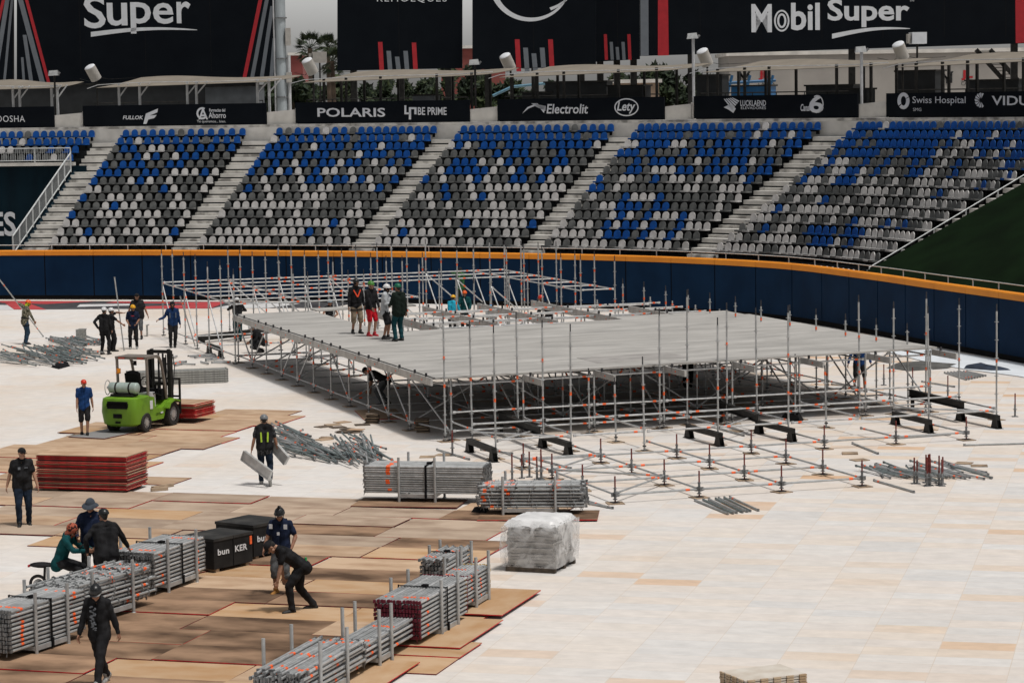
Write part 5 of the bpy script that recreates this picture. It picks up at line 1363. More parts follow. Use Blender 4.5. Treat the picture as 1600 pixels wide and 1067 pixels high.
# ================================================================== MATS AND SHEETS BY THE WALL
mat_black = mat('printed_mat_black', (.022, .022, .026), .7, 0, .3, 1.2, c2=(.07, .07, .075)); mat_red = mat('printed_mat_red', (.42, .05, .055), .7, 0, .15, 1); mat_white = mat('printed_mat_white', (.58, .58, .58), .7, 0, .1, 1)
t = thing('printed_mat', 'big red, black and white printed advertising mat on the field before the far left wall', 'mat', gp(200, 475))
def gpoly(pts, m, z, name): mb = MB(); mb.extr([gp(x, y, z) for x, y in pts], (0, 0, -.003)); return mb.build(name, m, t)
gpoly([(-30, 484), (520, 481), (560, 472), (-30, 470)], mat_black, .005, 'mat_base')
gpoly([(-30, 484), (70, 483.5), (30, 477), (-30, 476)], mat_white, .009, 'print')
gpoly([(22, 483.5), (72, 483.6), (40, 472), (8, 474)], mat_red, .013, 'print')
gpoly([(72, 475), (150, 470.5), (-10, 470.5), (5, 473)], mat_red, .017, 'print')
gpoly([(180, 471), (300, 472.5), (290, 474.5), (165, 473)], mat_red, .011, 'print')
gpoly([(120, 479.5), (215, 477), (220, 474.5), (125, 475.5)], mat_white, .015, 'print')
gpoly([(215, 482.5), (330, 481.5), (355, 471.5), (260, 472.5), (300, 476), (215, 479)], mat_red, .019, 'print')
gpoly([(330, 482), (420, 481), (470, 474), (380, 473)], mat_white, .013, 'print')
cloth_white = mat('white_ground_sheet', (.66, .70, .74), .7, 0, .06, .8, bump=.3)
mb = MB(); q = [(1335, 523), (1440, 541), (1530, 556.5), (1600, 568), (1680, 582), (1680, 604), (1590, 587), (1500, 575), (1440, 563), (1390, 550)]
mb.extr([gp(x, y, .03) for x, y in q], (0, 0, -.022)); o = mb.build_top('ground_sheet', cloth_white, gp(1480, 555)); tag(o, 'white cloth sheet spread along the foot of the wall at right', 'sheet')
tarp2 = mat('dark_grey_tarp', (.085, .085, .08), .8, 0, .3, 2, bump=.4)
def rumple(pts, h, m, lab, seed, name='tarp'):
    r = random.Random(seed); c = sum((gp(*p) for p in pts), Vector())/len(pts); mb = MB(); rings = []
    for f, z in ((1, .01), (.85, h*.5), (.6, h), (.3, h*.7)): rings.append([c.lerp(gp(*p), f)+Vector((0, 0, z*r.uniform(.5, 1.3)+.04*(f < 1))) for p in pts])
    N = len(pts); vs = [v for q in rings for v in q]+[c+Vector((0, 0, h*.8))]
    fs = [(i*N+k, i*N+(k+1) % N, (i+1)*N+(k+1) % N, (i+1)*N+k) for i in range(3) for k in range(N)]+[(3*N+k, 3*N+(k+1) % N, 4*N) for k in range(N)]
    mb.add(vs, fs, 0, True); o = mb.build_top(name, m, c); tag(o, lab, 'tarp', 'crumpled tarps'); return o
rumple([(1385, 575), (1420, 580), (1480, 576), (1500, 570), (1440, 566), (1400, 568)], .04, tarp2, 'flat dark grey tarp left of the crumpled blue one', 1)
rumple([(1505, 577), (1550, 580.5), (1582, 580), (1545, 575), (1530, 570), (1508, 572)], .07, mat('dark_blue_tarp', (.02, .03, .05), .6, 0, .4, 3), 'crumpled dark blue tarp before the white sheet', 2)
rumple([(80, 574), (92, 577), (110, 572), (98, 567)], .10, black_mat, 'small crumpled black cloth at the front of the long left heap of tubes', 3)
rumple([(735, 803), (760, 805), (765, 800), (745, 797)], .10, black_mat, 'small black harness bag left of the low rack of standards', 4)
rumple([(1220, 655), (1250, 662), (1256, 656), (1235, 650)], .14, black_mat, 'black harness lying by the fourth trestle', 5)

# ================================================================== FORKLIFT
YEL_S = mat('yellow_sticker', (.6, .4, .02), .6, 0, .1, 9)
lime = mat('lime_green_paint', (.095, .205, .012), .42, 0, .07, 3, spec=.45, c2=(.135, .285, .014), detail=10, thr=(.36, .5))
guard_m = mat('grey_brown_guard_paint', (.19, .165, .145), .5, .1, .15, 4)
rim_m = mat('grey_rim', (.16, .16, .165), .5, .2, .3, 10)
gas_m = mat('grey_green_gas_bottle', (.33, .40, .37), .45, .1, .15, 5)
prr, pfr = gp(228, 676.5), gp(268.5, 666.5)
fa = math.atan2((pfr-prr).y, (pfr-prr).x)
WB, TW = 1.50, 1.05
left = Vector((-math.sin(fa), math.cos(fa), 0))
pr0 = prr+left*(TW/2)
fk = thing('forklift', 'lime green gas forklift seen from behind, carrying plywood on its forks', 'forklift', pr0+Vector((0, 0, .03)), fa)
B = lambda nm, m, mb: mb.build(nm, m, fk, local=True)
def prof_body(mb, pts, w, m=0, w2=None):
    w2 = w2 or w; mb.extr([(x, -w/2, z) for x, z in pts], (0, w, 0), m)
# counterweight: rounded lump built from stacked loops
def loops(mb, secs, m=0):
    n = 20; vs = []
    for (z, x0, x1, hw, e) in secs:
        cx, rx = (x0+x1)/2, (x1-x0)/2
        for k in range(n):
            a = 2*math.pi*k/n; c, s = math.cos(a), math.sin(a)
            vs.append((cx+rx*math.copysign(abs(c)**e, c), hw*math.copysign(abs(s)**e, s), z))
    fs = [(i*n+k, i*n+(k+1) % n, (i+1)*n+(k+1) % n, (i+1)*n+k) for i in range(len(secs)-1) for k in range(n)]+[tuple(range(n))[::-1], tuple((len(secs)-1)*n+k for k in range(n))]
    mb.add(vs, fs, m, True)
mb = MB(); loops(mb, [(.20, -.50, .30, .42, .5), (.26, -.58, .32, .53, .35), (.60, -.62, .34, .57, .3), (.86, -.60, .34, .56, .3), (.97, -.57, .34, .55, .3), (1.0, -.52, .34, .50, .35)]); B('counterweight', lime, mb)
mb = MB(); mb.box((-.60, -.0, .80), (.08, .62, .2)); mb.box((-.585, 0, .80), (.11, .66, .1)); B('rear_grille', black_mat, mb)
mb = MB(); mb.box((-.60, .0, .50), (.07, .26, .12)); mb.box((-.58, .0, .32), (.09, .14, .05)); B('tow_pocket', black_mat, mb)
mb = MB(); prof_body(mb, [(.30, .30), (.30, .96), (.55, .92), (.60, .60), (.95, .56), (1.10, .62), (1.35, .80), (1.62, .78), (1.62, .60), (1.15, .42), (1.05, .26), (.42, .26)], 1.02); B('chassis', lime, mb)
mb = MB(); prof_body(mb, [(.28, .82), (.28, 1.06), (.75, 1.04), (.80, .93), (.80, .62), (.6, .62)], .82); B('engine_cover', mat('pale_grey_panel', (.45, .45, .46), .5, 0, .1, 3), mb)
for y in (-.515, .515):
    mb = MB(); mb.box((.36, y, .72), (.16, .012, .24)); B('notice_sticker', print_white, mb)
for x, r_, w in ((0, .27, .2), (WB, .345, .24)):
    for y in (-TW/2, TW/2):
        s = 1 if y > 0 else -1
        c = Vector((x, y+(-s*.05), r_))
        mb = MB(); n = 28
        prof = [(-w/2, r_*.62), (-w/2, r_*.93), (-w*.38, r_), (w*.38, r_), (w/2, r_*.93), (w/2, r_*.62)]
        vs = [(c.x+q*math.cos(2*math.pi*k/n), c.y+p, c.z+q*math.sin(2*math.pi*k/n)) for k in range(n) for p, q in prof]; P6 = len(prof)
        mb.add(vs, [(k*P6+i, k*P6+i+1, ((k+1) % n)*P6+i+1, ((k+1) % n)*P6+i) for k in range(n) for i in range(P6-1)], 0, True)
        for k in range(0, n): a = 2*math.pi*k/n; mb.box((c.x+r_*math.cos(a), c.y, c.z+r_*math.sin(a)), (.03, w*.8, .022), 0, Matrix.Rotation(-a, 3, 'Y') @ Matrix.Rotation(math.pi/2, 3, 'Y'))
        wh = B('wheel', rubber, mb)
        mb = MB(); mb.tube(c+Vector((0, -w*.42, 0)), c+Vector((0, w*.42, 0)), r_*.62, 20)
        for yy in (-1, 1): mb.tube(c+Vector((0, yy*w*.40, 0)), c+Vector((0, yy*w*.47, 0)), r_*.34, 14, 1); 
        for k in range(6): a = 2*math.pi*k/6; mb.tube(c+Vector((r_*.47*math.cos(a), -w*.46, r_*.47*math.sin(a))), c+Vector((r_*.47*math.cos(a), w*.46, r_*.47*math.sin(a))), .016, 6, 1)
        mb.build('rim', [rim_m, galv], wh, local=True)
        if x > 0:
            mb = MB(); P = [(x-.40, .55), (x-.3, .70), (x, .775), (x+.26, .70), (x+.26, .66), (x, .735), (x-.27, .66), (x-.36, .52)]
            mb.extr([(a, y-.14*1, b) for a, b in P], (0, .28, 0)); B('mudguard', lime, mb)
# overhead guard
mb = MB()
GT = 2.03
for y in (-.47, .47):
    mb.path([(.28, y, .95), (.26, y, 1.5), (.24, y, GT-.02)], .042, 8)
    mb.path([(1.32, y, .80), (1.20, y, 1.35), (1.05, y, GT-.18), (.93, y, GT-.03), (.75, y, GT)], .042, 8)
    mb.beam((.2, y, GT), (.85, y, GT), .07, .06)
mb.beam((.24, -.5, GT), (.24, .5, GT), .07, .08); mb.beam((.85, -.48, GT), (.85, .48, GT), .06, .05)
for q in range(7): y = -.39+.13*q; mb.beam((.24, y, GT), (.86, y, GT), .035, .03)
mb.box((.54, 0, GT+.03), (.74, 1.0, .014))
B('overhead_guard', guard_m, mb)
for y, sgn in ((-.3, 1), (.3, 1)): mb = MB(); mb.box((.195, y, GT), (.02, .2, .055)); B('tail_lamp', mat('red_orange_lens', (.5, .05, .02), .3, 0, .1, 20), mb)
mb = MB(); mb.tube((.2, .40, 1.62), (.2, .40, 1.73), .06, 12); mb.box((.23, .43, 1.6), (.1, .1, .03)); B('beacon', mat('amber_lens', (.75, .25, .01), .3, 0, .1, 20), mb)
# gas bottle
mb = MB(); mb.tube((-.22, -.40, 1.24), (-.22, .40, 1.24), .155, 20); mb.ell((-.22, -.40, 1.24), (.155, .06, .155), 0, 16, 8); mb.ell((-.22, .40, 1.24), (.155, .07, .155), 0, 16, 8)
gb = B('gas_bottle', gas_m, mb)
mb = MB(); mb.path([(-.22+.15*math.cos(a), .52, 1.24+.2*math.sin(a)) for a in np.linspace(0, 6.28, 20)], .012, 5); mb.tube((-.22, .44, 1.24), (-.22, .53, 1.24), .04, 8); mb.build('collar_ring', galv, gb, local=True)
mb = MB()
for y in (-.22, .2): mb.tube((-.22, y-.025, 1.24), (-.22, y+.025, 1.24), .162, 20)
mb.box((-.22, 0, 1.05), (.32, .7, .06)); B('bottle_cradle', black_steel, mb)
# seat, wheel, dash
mb = MB(); mb.box((.52, 0, 1.10), (.44, .46, .13)); mb.box((.30, 0, 1.36), (.12, .44, .5), 0, Matrix.Rotation(R(-10), 3, 'Y')); mb.ell((.28, 0, 1.6), (.08, .22, .08)); B('seat', black_mat, mb)
mb = MB(); mb.path([(1.0+.07*math.cos(a)+.0, .17*math.sin(a), 1.28+.15*math.cos(a)) for a in np.linspace(0, 6.28, 18)], .016, 6); mb.tube((1.02, 0, 1.28), (1.2, 0, .95), .03, 8); B('steering_wheel', black_mat, mb)
mb = MB(); mb.box((1.22, 0, .92), (.22, .86, .3)); mb.box((1.1, -.25, 1.05), (.06, .05, .3)); mb.box((1.1, -.33, 1.05), (.04, .04, .3)); B('dashboard', black_mat, mb)
mb = MB(); mb.box((1.05, .36, 1.80), (.03, .09, .13)); mb.tube((1.0, .46, 1.92), (1.05, .36, 1.82), .012, 5); B('mirror', black_mat, mb)
# mast
mb = MB()
for y in (-.34, .34):
    mb.box((WB+.32, y, 1.08), (.14, .075, 2.02)); mb.box((WB+.36, y*.80, 1.10), (.11, .06, 2.06))
for z in (.35, 1.15, 2.06): mb.beam((WB+.32, -.36, z), (WB+.32, .36, z), .1, .09)
mb.tube((WB+.26, .18, .3), (WB+.26, .18, 1.9), .04, 8); mb.tube((WB+.26, -.18, .3), (WB+.26, -.18, 1.9), .04, 8)
B('mast', black_steel, mb)
mb = MB()
for y in (-.07, .07): mb.beam((WB+.38, y, .4), (WB+.38, y, 2.0), .03, .05)
mb.path([(WB+.3, -.44, 2.0), (WB+.34, -.46, 1.6), (WB+.3, -.44, 1.2), (WB+.28, -.42, .9)], .015, 5); B('lift_chain', iron, mb)
mb = MB()
for z in (.34, .66): mb.beam((WB+.47, -.52, z), (WB+.47, .52, z), .05, .1)
for y in (-.52, .52): mb.beam((WB+.5, y, .3), (WB+.5, y, 1.28), .05, .05)
mb.beam((WB+.5, -.54, 1.28), (WB+.5, .54, 1.28), .05, .05); mb.beam((WB+.5, -.54, .78), (WB+.5, .54, .78), .04, .05)
for y in (-.3, -.1, .1, .3): mb.beam((WB+.5, y, .78), (WB+.5, y, 1.28), .025, .03)
B('load_backrest', black_steel, mb)
for y in (-.28, .28):
    mb = MB(); mb.beam((WB+.52, y, .12), (WB+1.6, y, .10), .12, .045); mb.beam((WB+.52, y, .12), (WB+.52, y, .7), .12, .05); B('fork', black_steel, mb)
V_, F_ = text_mb('CP1754', .34, .07, .02); mb = MB(); mb.add([(.78+v[0], -.517, .42+v[1]) for v in V_], F_); B('lettering', black_mat, mb)
for x, z, w, h_ in ((-.40, .98, .10, .06), (.12, .88, .12, .05), (.95, .44, .14, .04)):
    mb = MB(); mb.box((x, -.535 if x < .3 else -.514, z-.3 if x < .3 else z), (w, .012, h_)); B('warning_sticker', print_white if x > .3 else YEL_S, mb)
mb = MB(); mb.path([(.42, -.30, 1.0), (.75, -.44, 1.0), (1.1, -.42, .9), (1.5, -.3, .9), (WB+.26, -.24, 1.5), (WB+.28, -.22, 1.98)], .018, 6); mb.path([(.42, .30, 1.0), (.85, .44, .98), (1.2, .42, .9), (1.55, .3, .95), (WB+.26, .26, 1.55)], .018, 6); B('hydraulic_hose', black_mat, mb)
fwd = Vector((math.cos(fa), math.sin(fa), 0))
stack(pr0+fwd*(WB+1.16), 1.22, 1.9, fa, 12, .185, 'on the forks of the lime forklift', .034, 6)
# ================================================================== PEOPLE
def remesh(mb, vox, smooth=3):
    me = bpy.data.meshes.new('tmp'); me.from_pydata([tuple(v) for v in mb.v], [], mb.f); me.update()
    ob = bpy.data.objects.new('tmp', me); col.objects.link(ob)
    md = ob.modifiers.new('r', 'REMESH'); md.mode = 'VOXEL'; md.voxel_size = vox; md.use_smooth_shade = True
    if smooth:
        ms = ob.modifiers.new('s', 'SMOOTH'); ms.iterations = smooth; ms.factor = .5
    dg = bpy.context.evaluated_depsgraph_get(); out = bpy.data.meshes.new_from_object(ob.evaluated_get(dg))
    bpy.data.objects.remove(ob); bpy.data.meshes.remove(me); out.materials.clear()
    return out
def caps(mb, p, q, r1, r2, n=10):
    """closed tapered capsule"""
    p, q = Vector(p), Vector(q); d = q-p
    if d.length < 1e-5: mb.ell(p, (r1, r1, r1), 0, n, 6); return
    t = d.normalized(); a = t.orthogonal().normalized(); b = t.cross(a); vs = []; rings = []
    for e, r, s in ((p, r1, -1), (q, r2, 1)):
        for an in ((-70, -35, 0) if s < 0 else (0, 35, 70)):
            an = R(an); rings.append((e+t*(r*math.sin(an)), r*math.cos(an)))
    for c, r in rings:
        for k in range(n): x = 2*math.pi*k/n; vs.append(c+(a*math.cos(x)+b*math.sin(x))*r)
    N = len(rings); fs = [(i*n+k, i*n+(k+1) % n, (i+1)*n+(k+1) % n, (i+1)*n+k) for i in range(N-1) for k in range(n)]+[tuple(range(n))[::-1], tuple((N-1)*n+k for k in range(n))]
    mb.add(vs, fs)
def ik(a, b, l1, l2, pole):
    a, b = Vector(a), Vector(b); d = b-a; L_ = min(d.length, (l1+l2)*.999); dn = d.normalized()
    x = (l1*l1-l2*l2+L_*L_)/(2*L_); h = math.sqrt(max(0, l1*l1-x*x))
    pl = Vector(pole); pl = (pl-dn*pl.dot(dn)).normalized()
    return a+dn*x+pl*h, a+dn*L_
def hand(mb, w, d, side, up, s=1., curl=.5, fat=1.):
    """palm and five fingers at wrist w pointing along d; side = thumb side"""
    d = Vector(d).normalized(); sd = (Vector(side)-d*Vector(side).dot(d)).normalized(); n = d.cross(sd)
    if n.dot(Vector(up)) < 0: n = -n
    pc = w+d*.045*s
    for q in (-.026, 0, .026): caps(mb, w+sd*q*.6*s, w+d*.085*s+sd*q*s, .015*s, .013*s, 8)
    for q, ln in zip((.033, .011, -.011, -.032), (.066, .076, .07, .055)):
        b0 = w+d*.085*s+sd*q*s; d1 = (d*math.cos(curl*.8)-n*math.sin(curl*.8)); b1 = b0+d1*ln*.52*s; d2 = (d*math.cos(curl*2)-n*math.sin(curl*2)); b2 = b1+d2*ln*.5*s
        caps(mb, b0, b1, .0092*s*fat, .0085*s*fat, 7); caps(mb, b1, b2, .0085*s*fat, .0072*s*fat, 7)
    t0 = w+d*.03*s+sd*.03*s; t1 = t0+(d*.7+sd*.75-n*.2).normalized()*.036*s; caps(mb, t0, t1, .0125*s, .010*s, 7); caps(mb, t1, t1+(d*.92+sd*.25-n*.3).normalized()*.03*s, .010*s*fat, .008*s*fat, 7)

SKIN = mat('brown_skin', (.27, .135, .085), .55, 0, .12, 12, spec=.3)
SKIN2 = mat('tan_skin', (.36, .20, .135), .55, 0, .12, 12, spec=.3)
HAIR = mat('black_hair', (.012, .010, .009), .6, 0, .3, 40)
EYE = mat('dark_eye', (.01, .008, .007), .3, 0, .1, 5)
CLO = {}
def cloth(name, c, var=.18, sc_=8, c2=None, **k):
    return mat(name, c, .85, 0, var, sc_, c2=c2, spec=.12, bump=.6, **k)
BLK = cloth('black_cloth', (.008, .008, .009), .35, 5, (.022, .022, .024)); NVY = cloth('navy_cloth', (.007, .012, .028), .3, 5, (.016, .024, .055)); JEAN = cloth('blue_denim', (.022, .045, .075), .3); DJEAN = cloth('dark_denim', (.012, .02, .035), .3)
def person(label, px, py, face, h=1.72, z=0., hip=None, lean=0., side=0., twist=0., feet=None, hands=None, look=(0, 0), shirt=None, sleeve='short', pants=None, legs='long', shoes=None, head=None, hcol=None, skin=SKIN, vest=None, hood=None, vox=.011, bulk=1., extra=None, kneep=None, elb=None, belt=None, pos=None, mask=None, group='workers on the site', shirt2=None, emblem=None, cone=0):
    """face: heading in degrees (0 = to the right, 90 = away from the camera, -90 = toward it); local x is to the person's right, y forward"""
    k = h/1.75; base = pos if pos is not None else gp(px, py, z)
    t = thing('person', label, 'person', base, R(face)-math.pi/2, group)
    hipz = (hip if hip is not None else .93)*k
    far = vox > .012
    H = Vector((0, 0, hipz))
    Rt = Matrix.Rotation(R(twist), 3, 'Z') @ Matrix.Rotation(R(-lean), 3, 'X') @ Matrix.Rotation(R(side), 3, 'Y')
    up_ = Rt @ Vector((0, 0, 1)); rx = Rt @ Vector((1, 0, 0)); fy = Rt @ Vector((0, 1, 0))
    if lean and hip is None: H.y -= .0
    waist = H+up_*.16*k; chest = H+up_*.36*k; neck0 = H+up_*.52*k+fy*-.0
    shl, shr = H+up_*.49*k-rx*.175*k, H+up_*.49*k+rx*.175*k
    Rh = Rt @ Matrix.Rotation(R(look[0]), 3, 'Z') @ Matrix.Rotation(R(-look[1]), 3, 'X')
    nb = H+up_*.555*k+fy*.01*k
    hc = nb+(Rh @ Vector((0, .028, .125)))*k
    hl, hr = H-rx*.09*k, H+rx*.09*k
    feet = feet or ((-.11, .02, 0), (.11, -.02, 0))
    kneep = kneep or (Vector((-.12, 1, 0)), Vector((.12, 1, 0)))
    LEG = []
    for (hx, f, kp) in ((hl, feet[0], kneep[0]), (hr, feet[1], kneep[1])):
        an = Vector((f[0]*k, f[1]*k, (f[2]+.085)*k)); kn, an = ik(hx, an, .445*k, .425*k, kp); LEG.append((hx, kn, an, f))
    hands = hands or ((-.26, .06, hipz/k-.05), (.26, .06, hipz/k-.05))
    elb = elb or (Vector((-.6, -1, -.1)), Vector((.6, -1, -.1)))
    ARM = []
    for s_, hd, ep in ((shl, hands[0], elb[0]), (shr, hands[1], elb[1])):
        e, w = ik(s_, Vector(hd[:3])*k, .29*k, .265*k, ep); ARM.append((s_, e, w))
    fat = 1.25 if far else 1.0
    # ---- body: one continuous surface
    b = MB()
    def torso(mb, g=0., bk=bulk):
        for q in (-1, 1):
            caps(mb, H+rx*q*.075*k*bk, waist+rx*q*.07*k*bk, (.10+g)*k*bk, (.092+g)*k*bk); caps(mb, waist+rx*q*.07*k*bk, chest+rx*q*.085*k*bk, (.092+g)*k*bk, (.098+g)*k*bk)
            caps(mb, chest+rx*q*.085*k*bk, H+up_*.47*k+rx*q*.12*k, (.098+g)*k*bk, (.068+g)*k); caps(mb, H+up_*.475*k+rx*q*.13*k, H+up_*.525*k+rx*q*.03*k, (.055+g)*k, (.05+g)*k)
            if bk > 1.1: caps(mb, waist+fy*.06*k+rx*q*.04, chest+fy*.03*k+rx*q*.04, (.10+g)*k, (.09+g)*k)
    def legs_(mb, g=0., upto=1., g2=None):
        g2 = g if g2 is None else g2
        for hx, kn, an, f in LEG:
            caps(mb, hx+(kn-hx)*.03, hx.lerp(kn, min(1, upto*2)), (.088+g)*k*min(bulk, 1.12), (.088-.03*min(1, upto*2)+g)*k)
            if upto > .5: caps(mb, kn, kn.lerp(an, min(1, (upto-.5)*2)), (.056+g)*k, (.056-.020*min(1, (upto-.5)*2)+g2)*k)
    torso(b); legs_(b)
    for hx, kn, an, f in LEG:                           # calf and foot
        bkv = (an-kn).normalized().cross(Vector((1, 0, 0))).normalized(); ya = -1 if bkv.y > 0 else 1
        caps(b, kn.lerp(an, .12)+bkv*.018*ya*k, kn.lerp(an, .5)+bkv*.016*ya*k, .046*k, .040*k)
    def foot_pts(i):
        hx, kn, an, f = LEG[i]; az = R(f[3]) if len(f) > 3 else 0; pt = R(f[4]) if len(f) > 4 else 0
        dv = Vector((math.sin(az)*math.cos(pt), math.cos(az)*math.cos(pt), -math.sin(pt))); dn = Vector((math.sin(az)*-math.sin(pt)*1, -math.cos(az)*math.sin(pt)*1, -math.cos(pt)))
        heel = an+dn*.045*k-dv*.035*k; ball = an+dn*.055*k+dv*.115*k; toe = an+dn*.06*k+dv*.17*k
        return an, heel, ball, toe
    for i in (0, 1):
        an, he, ba, to = foot_pts(i); caps(b, an, he, .035*k, .034*k); caps(b, he, ba, .034*k, .030*k); caps(b, ba, to, .032*k, .022*k)
    for s_, e, w in ARM: caps(b, s_, e, .05*k, .039*k); caps(b, e, e.lerp(w, .35), .040*k, .041*k); caps(b, e.lerp(w, .35), w, .040*k, .027*k)
    for i, (s_, e, w) in enumerate(ARM):
        dv = (w-e).normalized(); sdv = fy if abs(dv.dot(fy)) < .8 else up_; hand(b, w, dv, sdv, rx*(1 if i == 0 else -1)*-1, k*1.02, .55 if not far else .5, fat)
    caps(b, H+up_*.50*k, nb+up_*.06*k, .056*k, .052*k)
    # head with features
    X, Y, Z = Rh @ Vector((1, 0, 0)), Rh @ Vector((0, 1, 0)), Rh @ Vector((0, 0, 1))
    MH = Matrix((X, Y, Z)).transposed()
    hp = lambda x, y, z_: hc+(X*x+Y*y+Z*z_)*k
    b.ell(hp(0, -.012, .03), (.075*k, .095*k, .088*k), 0, 14, 10, MH)
    caps(b, hp(0, .015, .02), hp(0, .045, -.085), .066*k, .034*k); caps(b, hp(-.03, .03, -.06), hp(.03, .03, -.06), .036*k, .036*k)
    caps(b, hp(0, .083, .012), hp(0, .104, -.028), .010*k, .015*k); caps(b, hp(-.022, .078, .028), hp(.022, .078, .028), .013*k, .013*k)
    caps(b, hp(-.018, .078, -.055), hp(.018, .078, -.055), .009*k, .009*k); caps(b, hp(0, .07, -.09), hp(0, .07, -.092), .018*k, .018*k)
    for q in (-1, 1): b.ell(hp(q*.076, -.005, -.002), (.010*k, .02*k, .032*k), 0, 8, 6, MH)
    def put(mesh_, name, m):
        if name in ('shirt', 'trousers', 'shorts', 'hooded_jacket', 'vest'):       # cloth folds
            n_ = len(mesh_.vertices); co = np.empty(n_*3, np.float32); no = np.empty(n_*3, np.float32)
            mesh_.vertices.foreach_get('co', co); mesh_.vertex_normals.foreach_get('vector', no)
            c3, n3 = co.reshape(-1, 3), no.reshape(-1, 3); x_, y_, z_ = c3[:, 0]+px*.013, c3[:, 1], c3[:, 2]
            dsp = .0055*np.sin(17*x_+12*z_+3*np.sin(9*y_+4*z_))*np.sin(19*z_+11*y_+2*np.sin(13*x_))+.003*np.sin(41*z_+21*x_+2*np.sin(17*y_))
            c3 += n3*(dsp+.002)[:, None]; mesh_.vertices.foreach_set('co', co); mesh_.update()
        mesh_.name = name; mesh_.materials.append(m); return link_mesh(name, mesh_, t)
    put(remesh(b, (.0085 if not far else .0115), 2), 'body', skin)
    e_ = MB()
    for q in (-1, 1): e_.ell(hp(q*.031, .0815, .008), (.013*k, .008*k, .008*k), 0, 8, 6, MH)
    e_.build('eyes', EYE, t, local=True)
    # ---- clothes
    g = .016
    if pants is not None:
        m_ = MB(); up_to = {'long': .985, 'short': .47, 'knee': .62}[legs]
        legs_(m_, g+.004, up_to, .02 if legs == 'long' else g)
        for q in (-1, 1): caps(m_, H+rx*q*.078*k*bulk-up_*.05*k, H+rx*q*.07*k*bulk+up_*.09*k, (.102+g)*k*min(bulk, 1.15), (.098+g*.6)*k*bulk)
        if legs != 'long':
            for hx, kn, an, f in LEG: caps(m_, hx.lerp(kn, .5), (hx.lerp(kn, min(1, up_to*2)) if up_to <= .5 else kn.lerp(an, (up_to-.5)*2)), .086*k, .082*k)
        else:
            for hx, kn, an, f in LEG: caps(m_, kn.lerp(an, .55), kn.lerp(an, .98), .058*k, .062*k)
        put(remesh(m_, vox, 3), 'trousers' if legs == 'long' else 'shorts', pants)
    if shirt is not None:
        m_ = MB(); torso(m_, g+.008)
        for q in (-1, 1): caps(m_, H+rx*q*.075*k*bulk-up_*.07*k, waist+rx*q*.07*k*bulk, (.112+g)*k*bulk, (.10+g)*k*bulk)
        for s_, e, w in ARM:
            if sleeve == 'none': caps(m_, s_, s_.lerp(e, .1), .06*k, .06*k)
            else:
                caps(m_, s_, e if sleeve == 'long' else s_.lerp(e, .72), .066*k, (.054 if sleeve == 'long' else .060)*k)
                if sleeve == 'long': caps(m_, e, w.lerp(e, .05), .055*k, .040*k)
        if hood: caps(m_, H+up_*.50*k-fy*.05*k, nb-fy*.075*k, .07*k, .06*k)
        put(remesh(m_, vox, 3), 'shirt' if sleeve != 'long' or not hood else 'hooded_jacket', shirt)
    if vest is not None:
        m_ = MB(); torso(m_, g+.026); put(remesh(m_, vox, 3), 'vest', vest[0])
        if len(vest) > 1:
            m_ = MB()
            for q in (-1, 1):
                for sg in (-1, 1):
                    o = fy*sg*(.098+g+.034)*k*bulk; m_.beam(waist+rx*q*.075*k+o*1.05, H+up_*.40*k+rx*q*.085*k+o*1.08, .04*k, .012, 0, tuple(fy))
            m_.build('reflective_strip', vest[1], t, local=True)
    if belt is not None:
        m_ = MB(); 
        for q in (-1, 1): m_.tube(H+rx*q*.07*k*bulk+up_*.07*k, H+rx*q*.07*k*bulk+up_*.12*k, (.118+g)*k*bulk, 14)
        for hx, kn, an, f in LEG: c = hx.lerp(kn, .38); dd = (kn-hx).normalized(); m_.tube(c, c+dd*.04, (.098+g)*k, 12)
        m_.build('harness_belt', belt, t, local=True)
    if shoes is not None:
        for i in (0, 1):
            m_ = MB(); an, he, ba, to = foot_pts(i); gg = .011; caps(m_, an+(an-he)*.6, he, (.042+gg)*k, (.038+gg)*k); caps(m_, he, ba, (.036+gg)*k, (.034+gg)*k); caps(m_, ba, to, (.034+gg)*k, (.026+gg)*k)
            put(remesh(m_, min(vox, .011), 2), 'shoe', shoes)
    # ---- head wear
    if head == 'hair' or head == 'ponytail' or head in ('cap', 'helmet', 'bucket', 'mohawk') and hcol is not None:
        if head != 'bucket':
            m_ = MB(); m_.ell(hp(0, -.024, .036), (.081*k, .094*k, .089*k), 0, 14, 10, MH); caps(m_, hp(0, -.06, .0), hp(0, -.05, -.05), .06*k, .045*k)
            if head == 'ponytail' or head == 'cap' and 'ponytail' in label: caps(m_, hp(0, -.11, .01), hp(0, -.12, -.16), .028*k, .016*k)
            put(remesh(m_, vox, 2), 'hair', HAIR)
    if mask is not None:
        m_ = MB(); caps(m_, hp(0, .012, .0), hp(0, .042, -.08), .079*k, .045*k); m_.ell(hp(0, -.012, .03), (.085*k, .100*k, .097*k), 0, 14, 10, MH); caps(m_, nb-up_*.02*k, nb+up_*.08*k, .072*k, .068*k)
        put(remesh(m_, vox, 2), 'balaclava', mask)
        gsl = MB(); gsl.box(hp(0, .093, .012), (.09*k, .012*k, .022*k), 0, MH); gsl.build('eye_slit', skin, t, local=True)
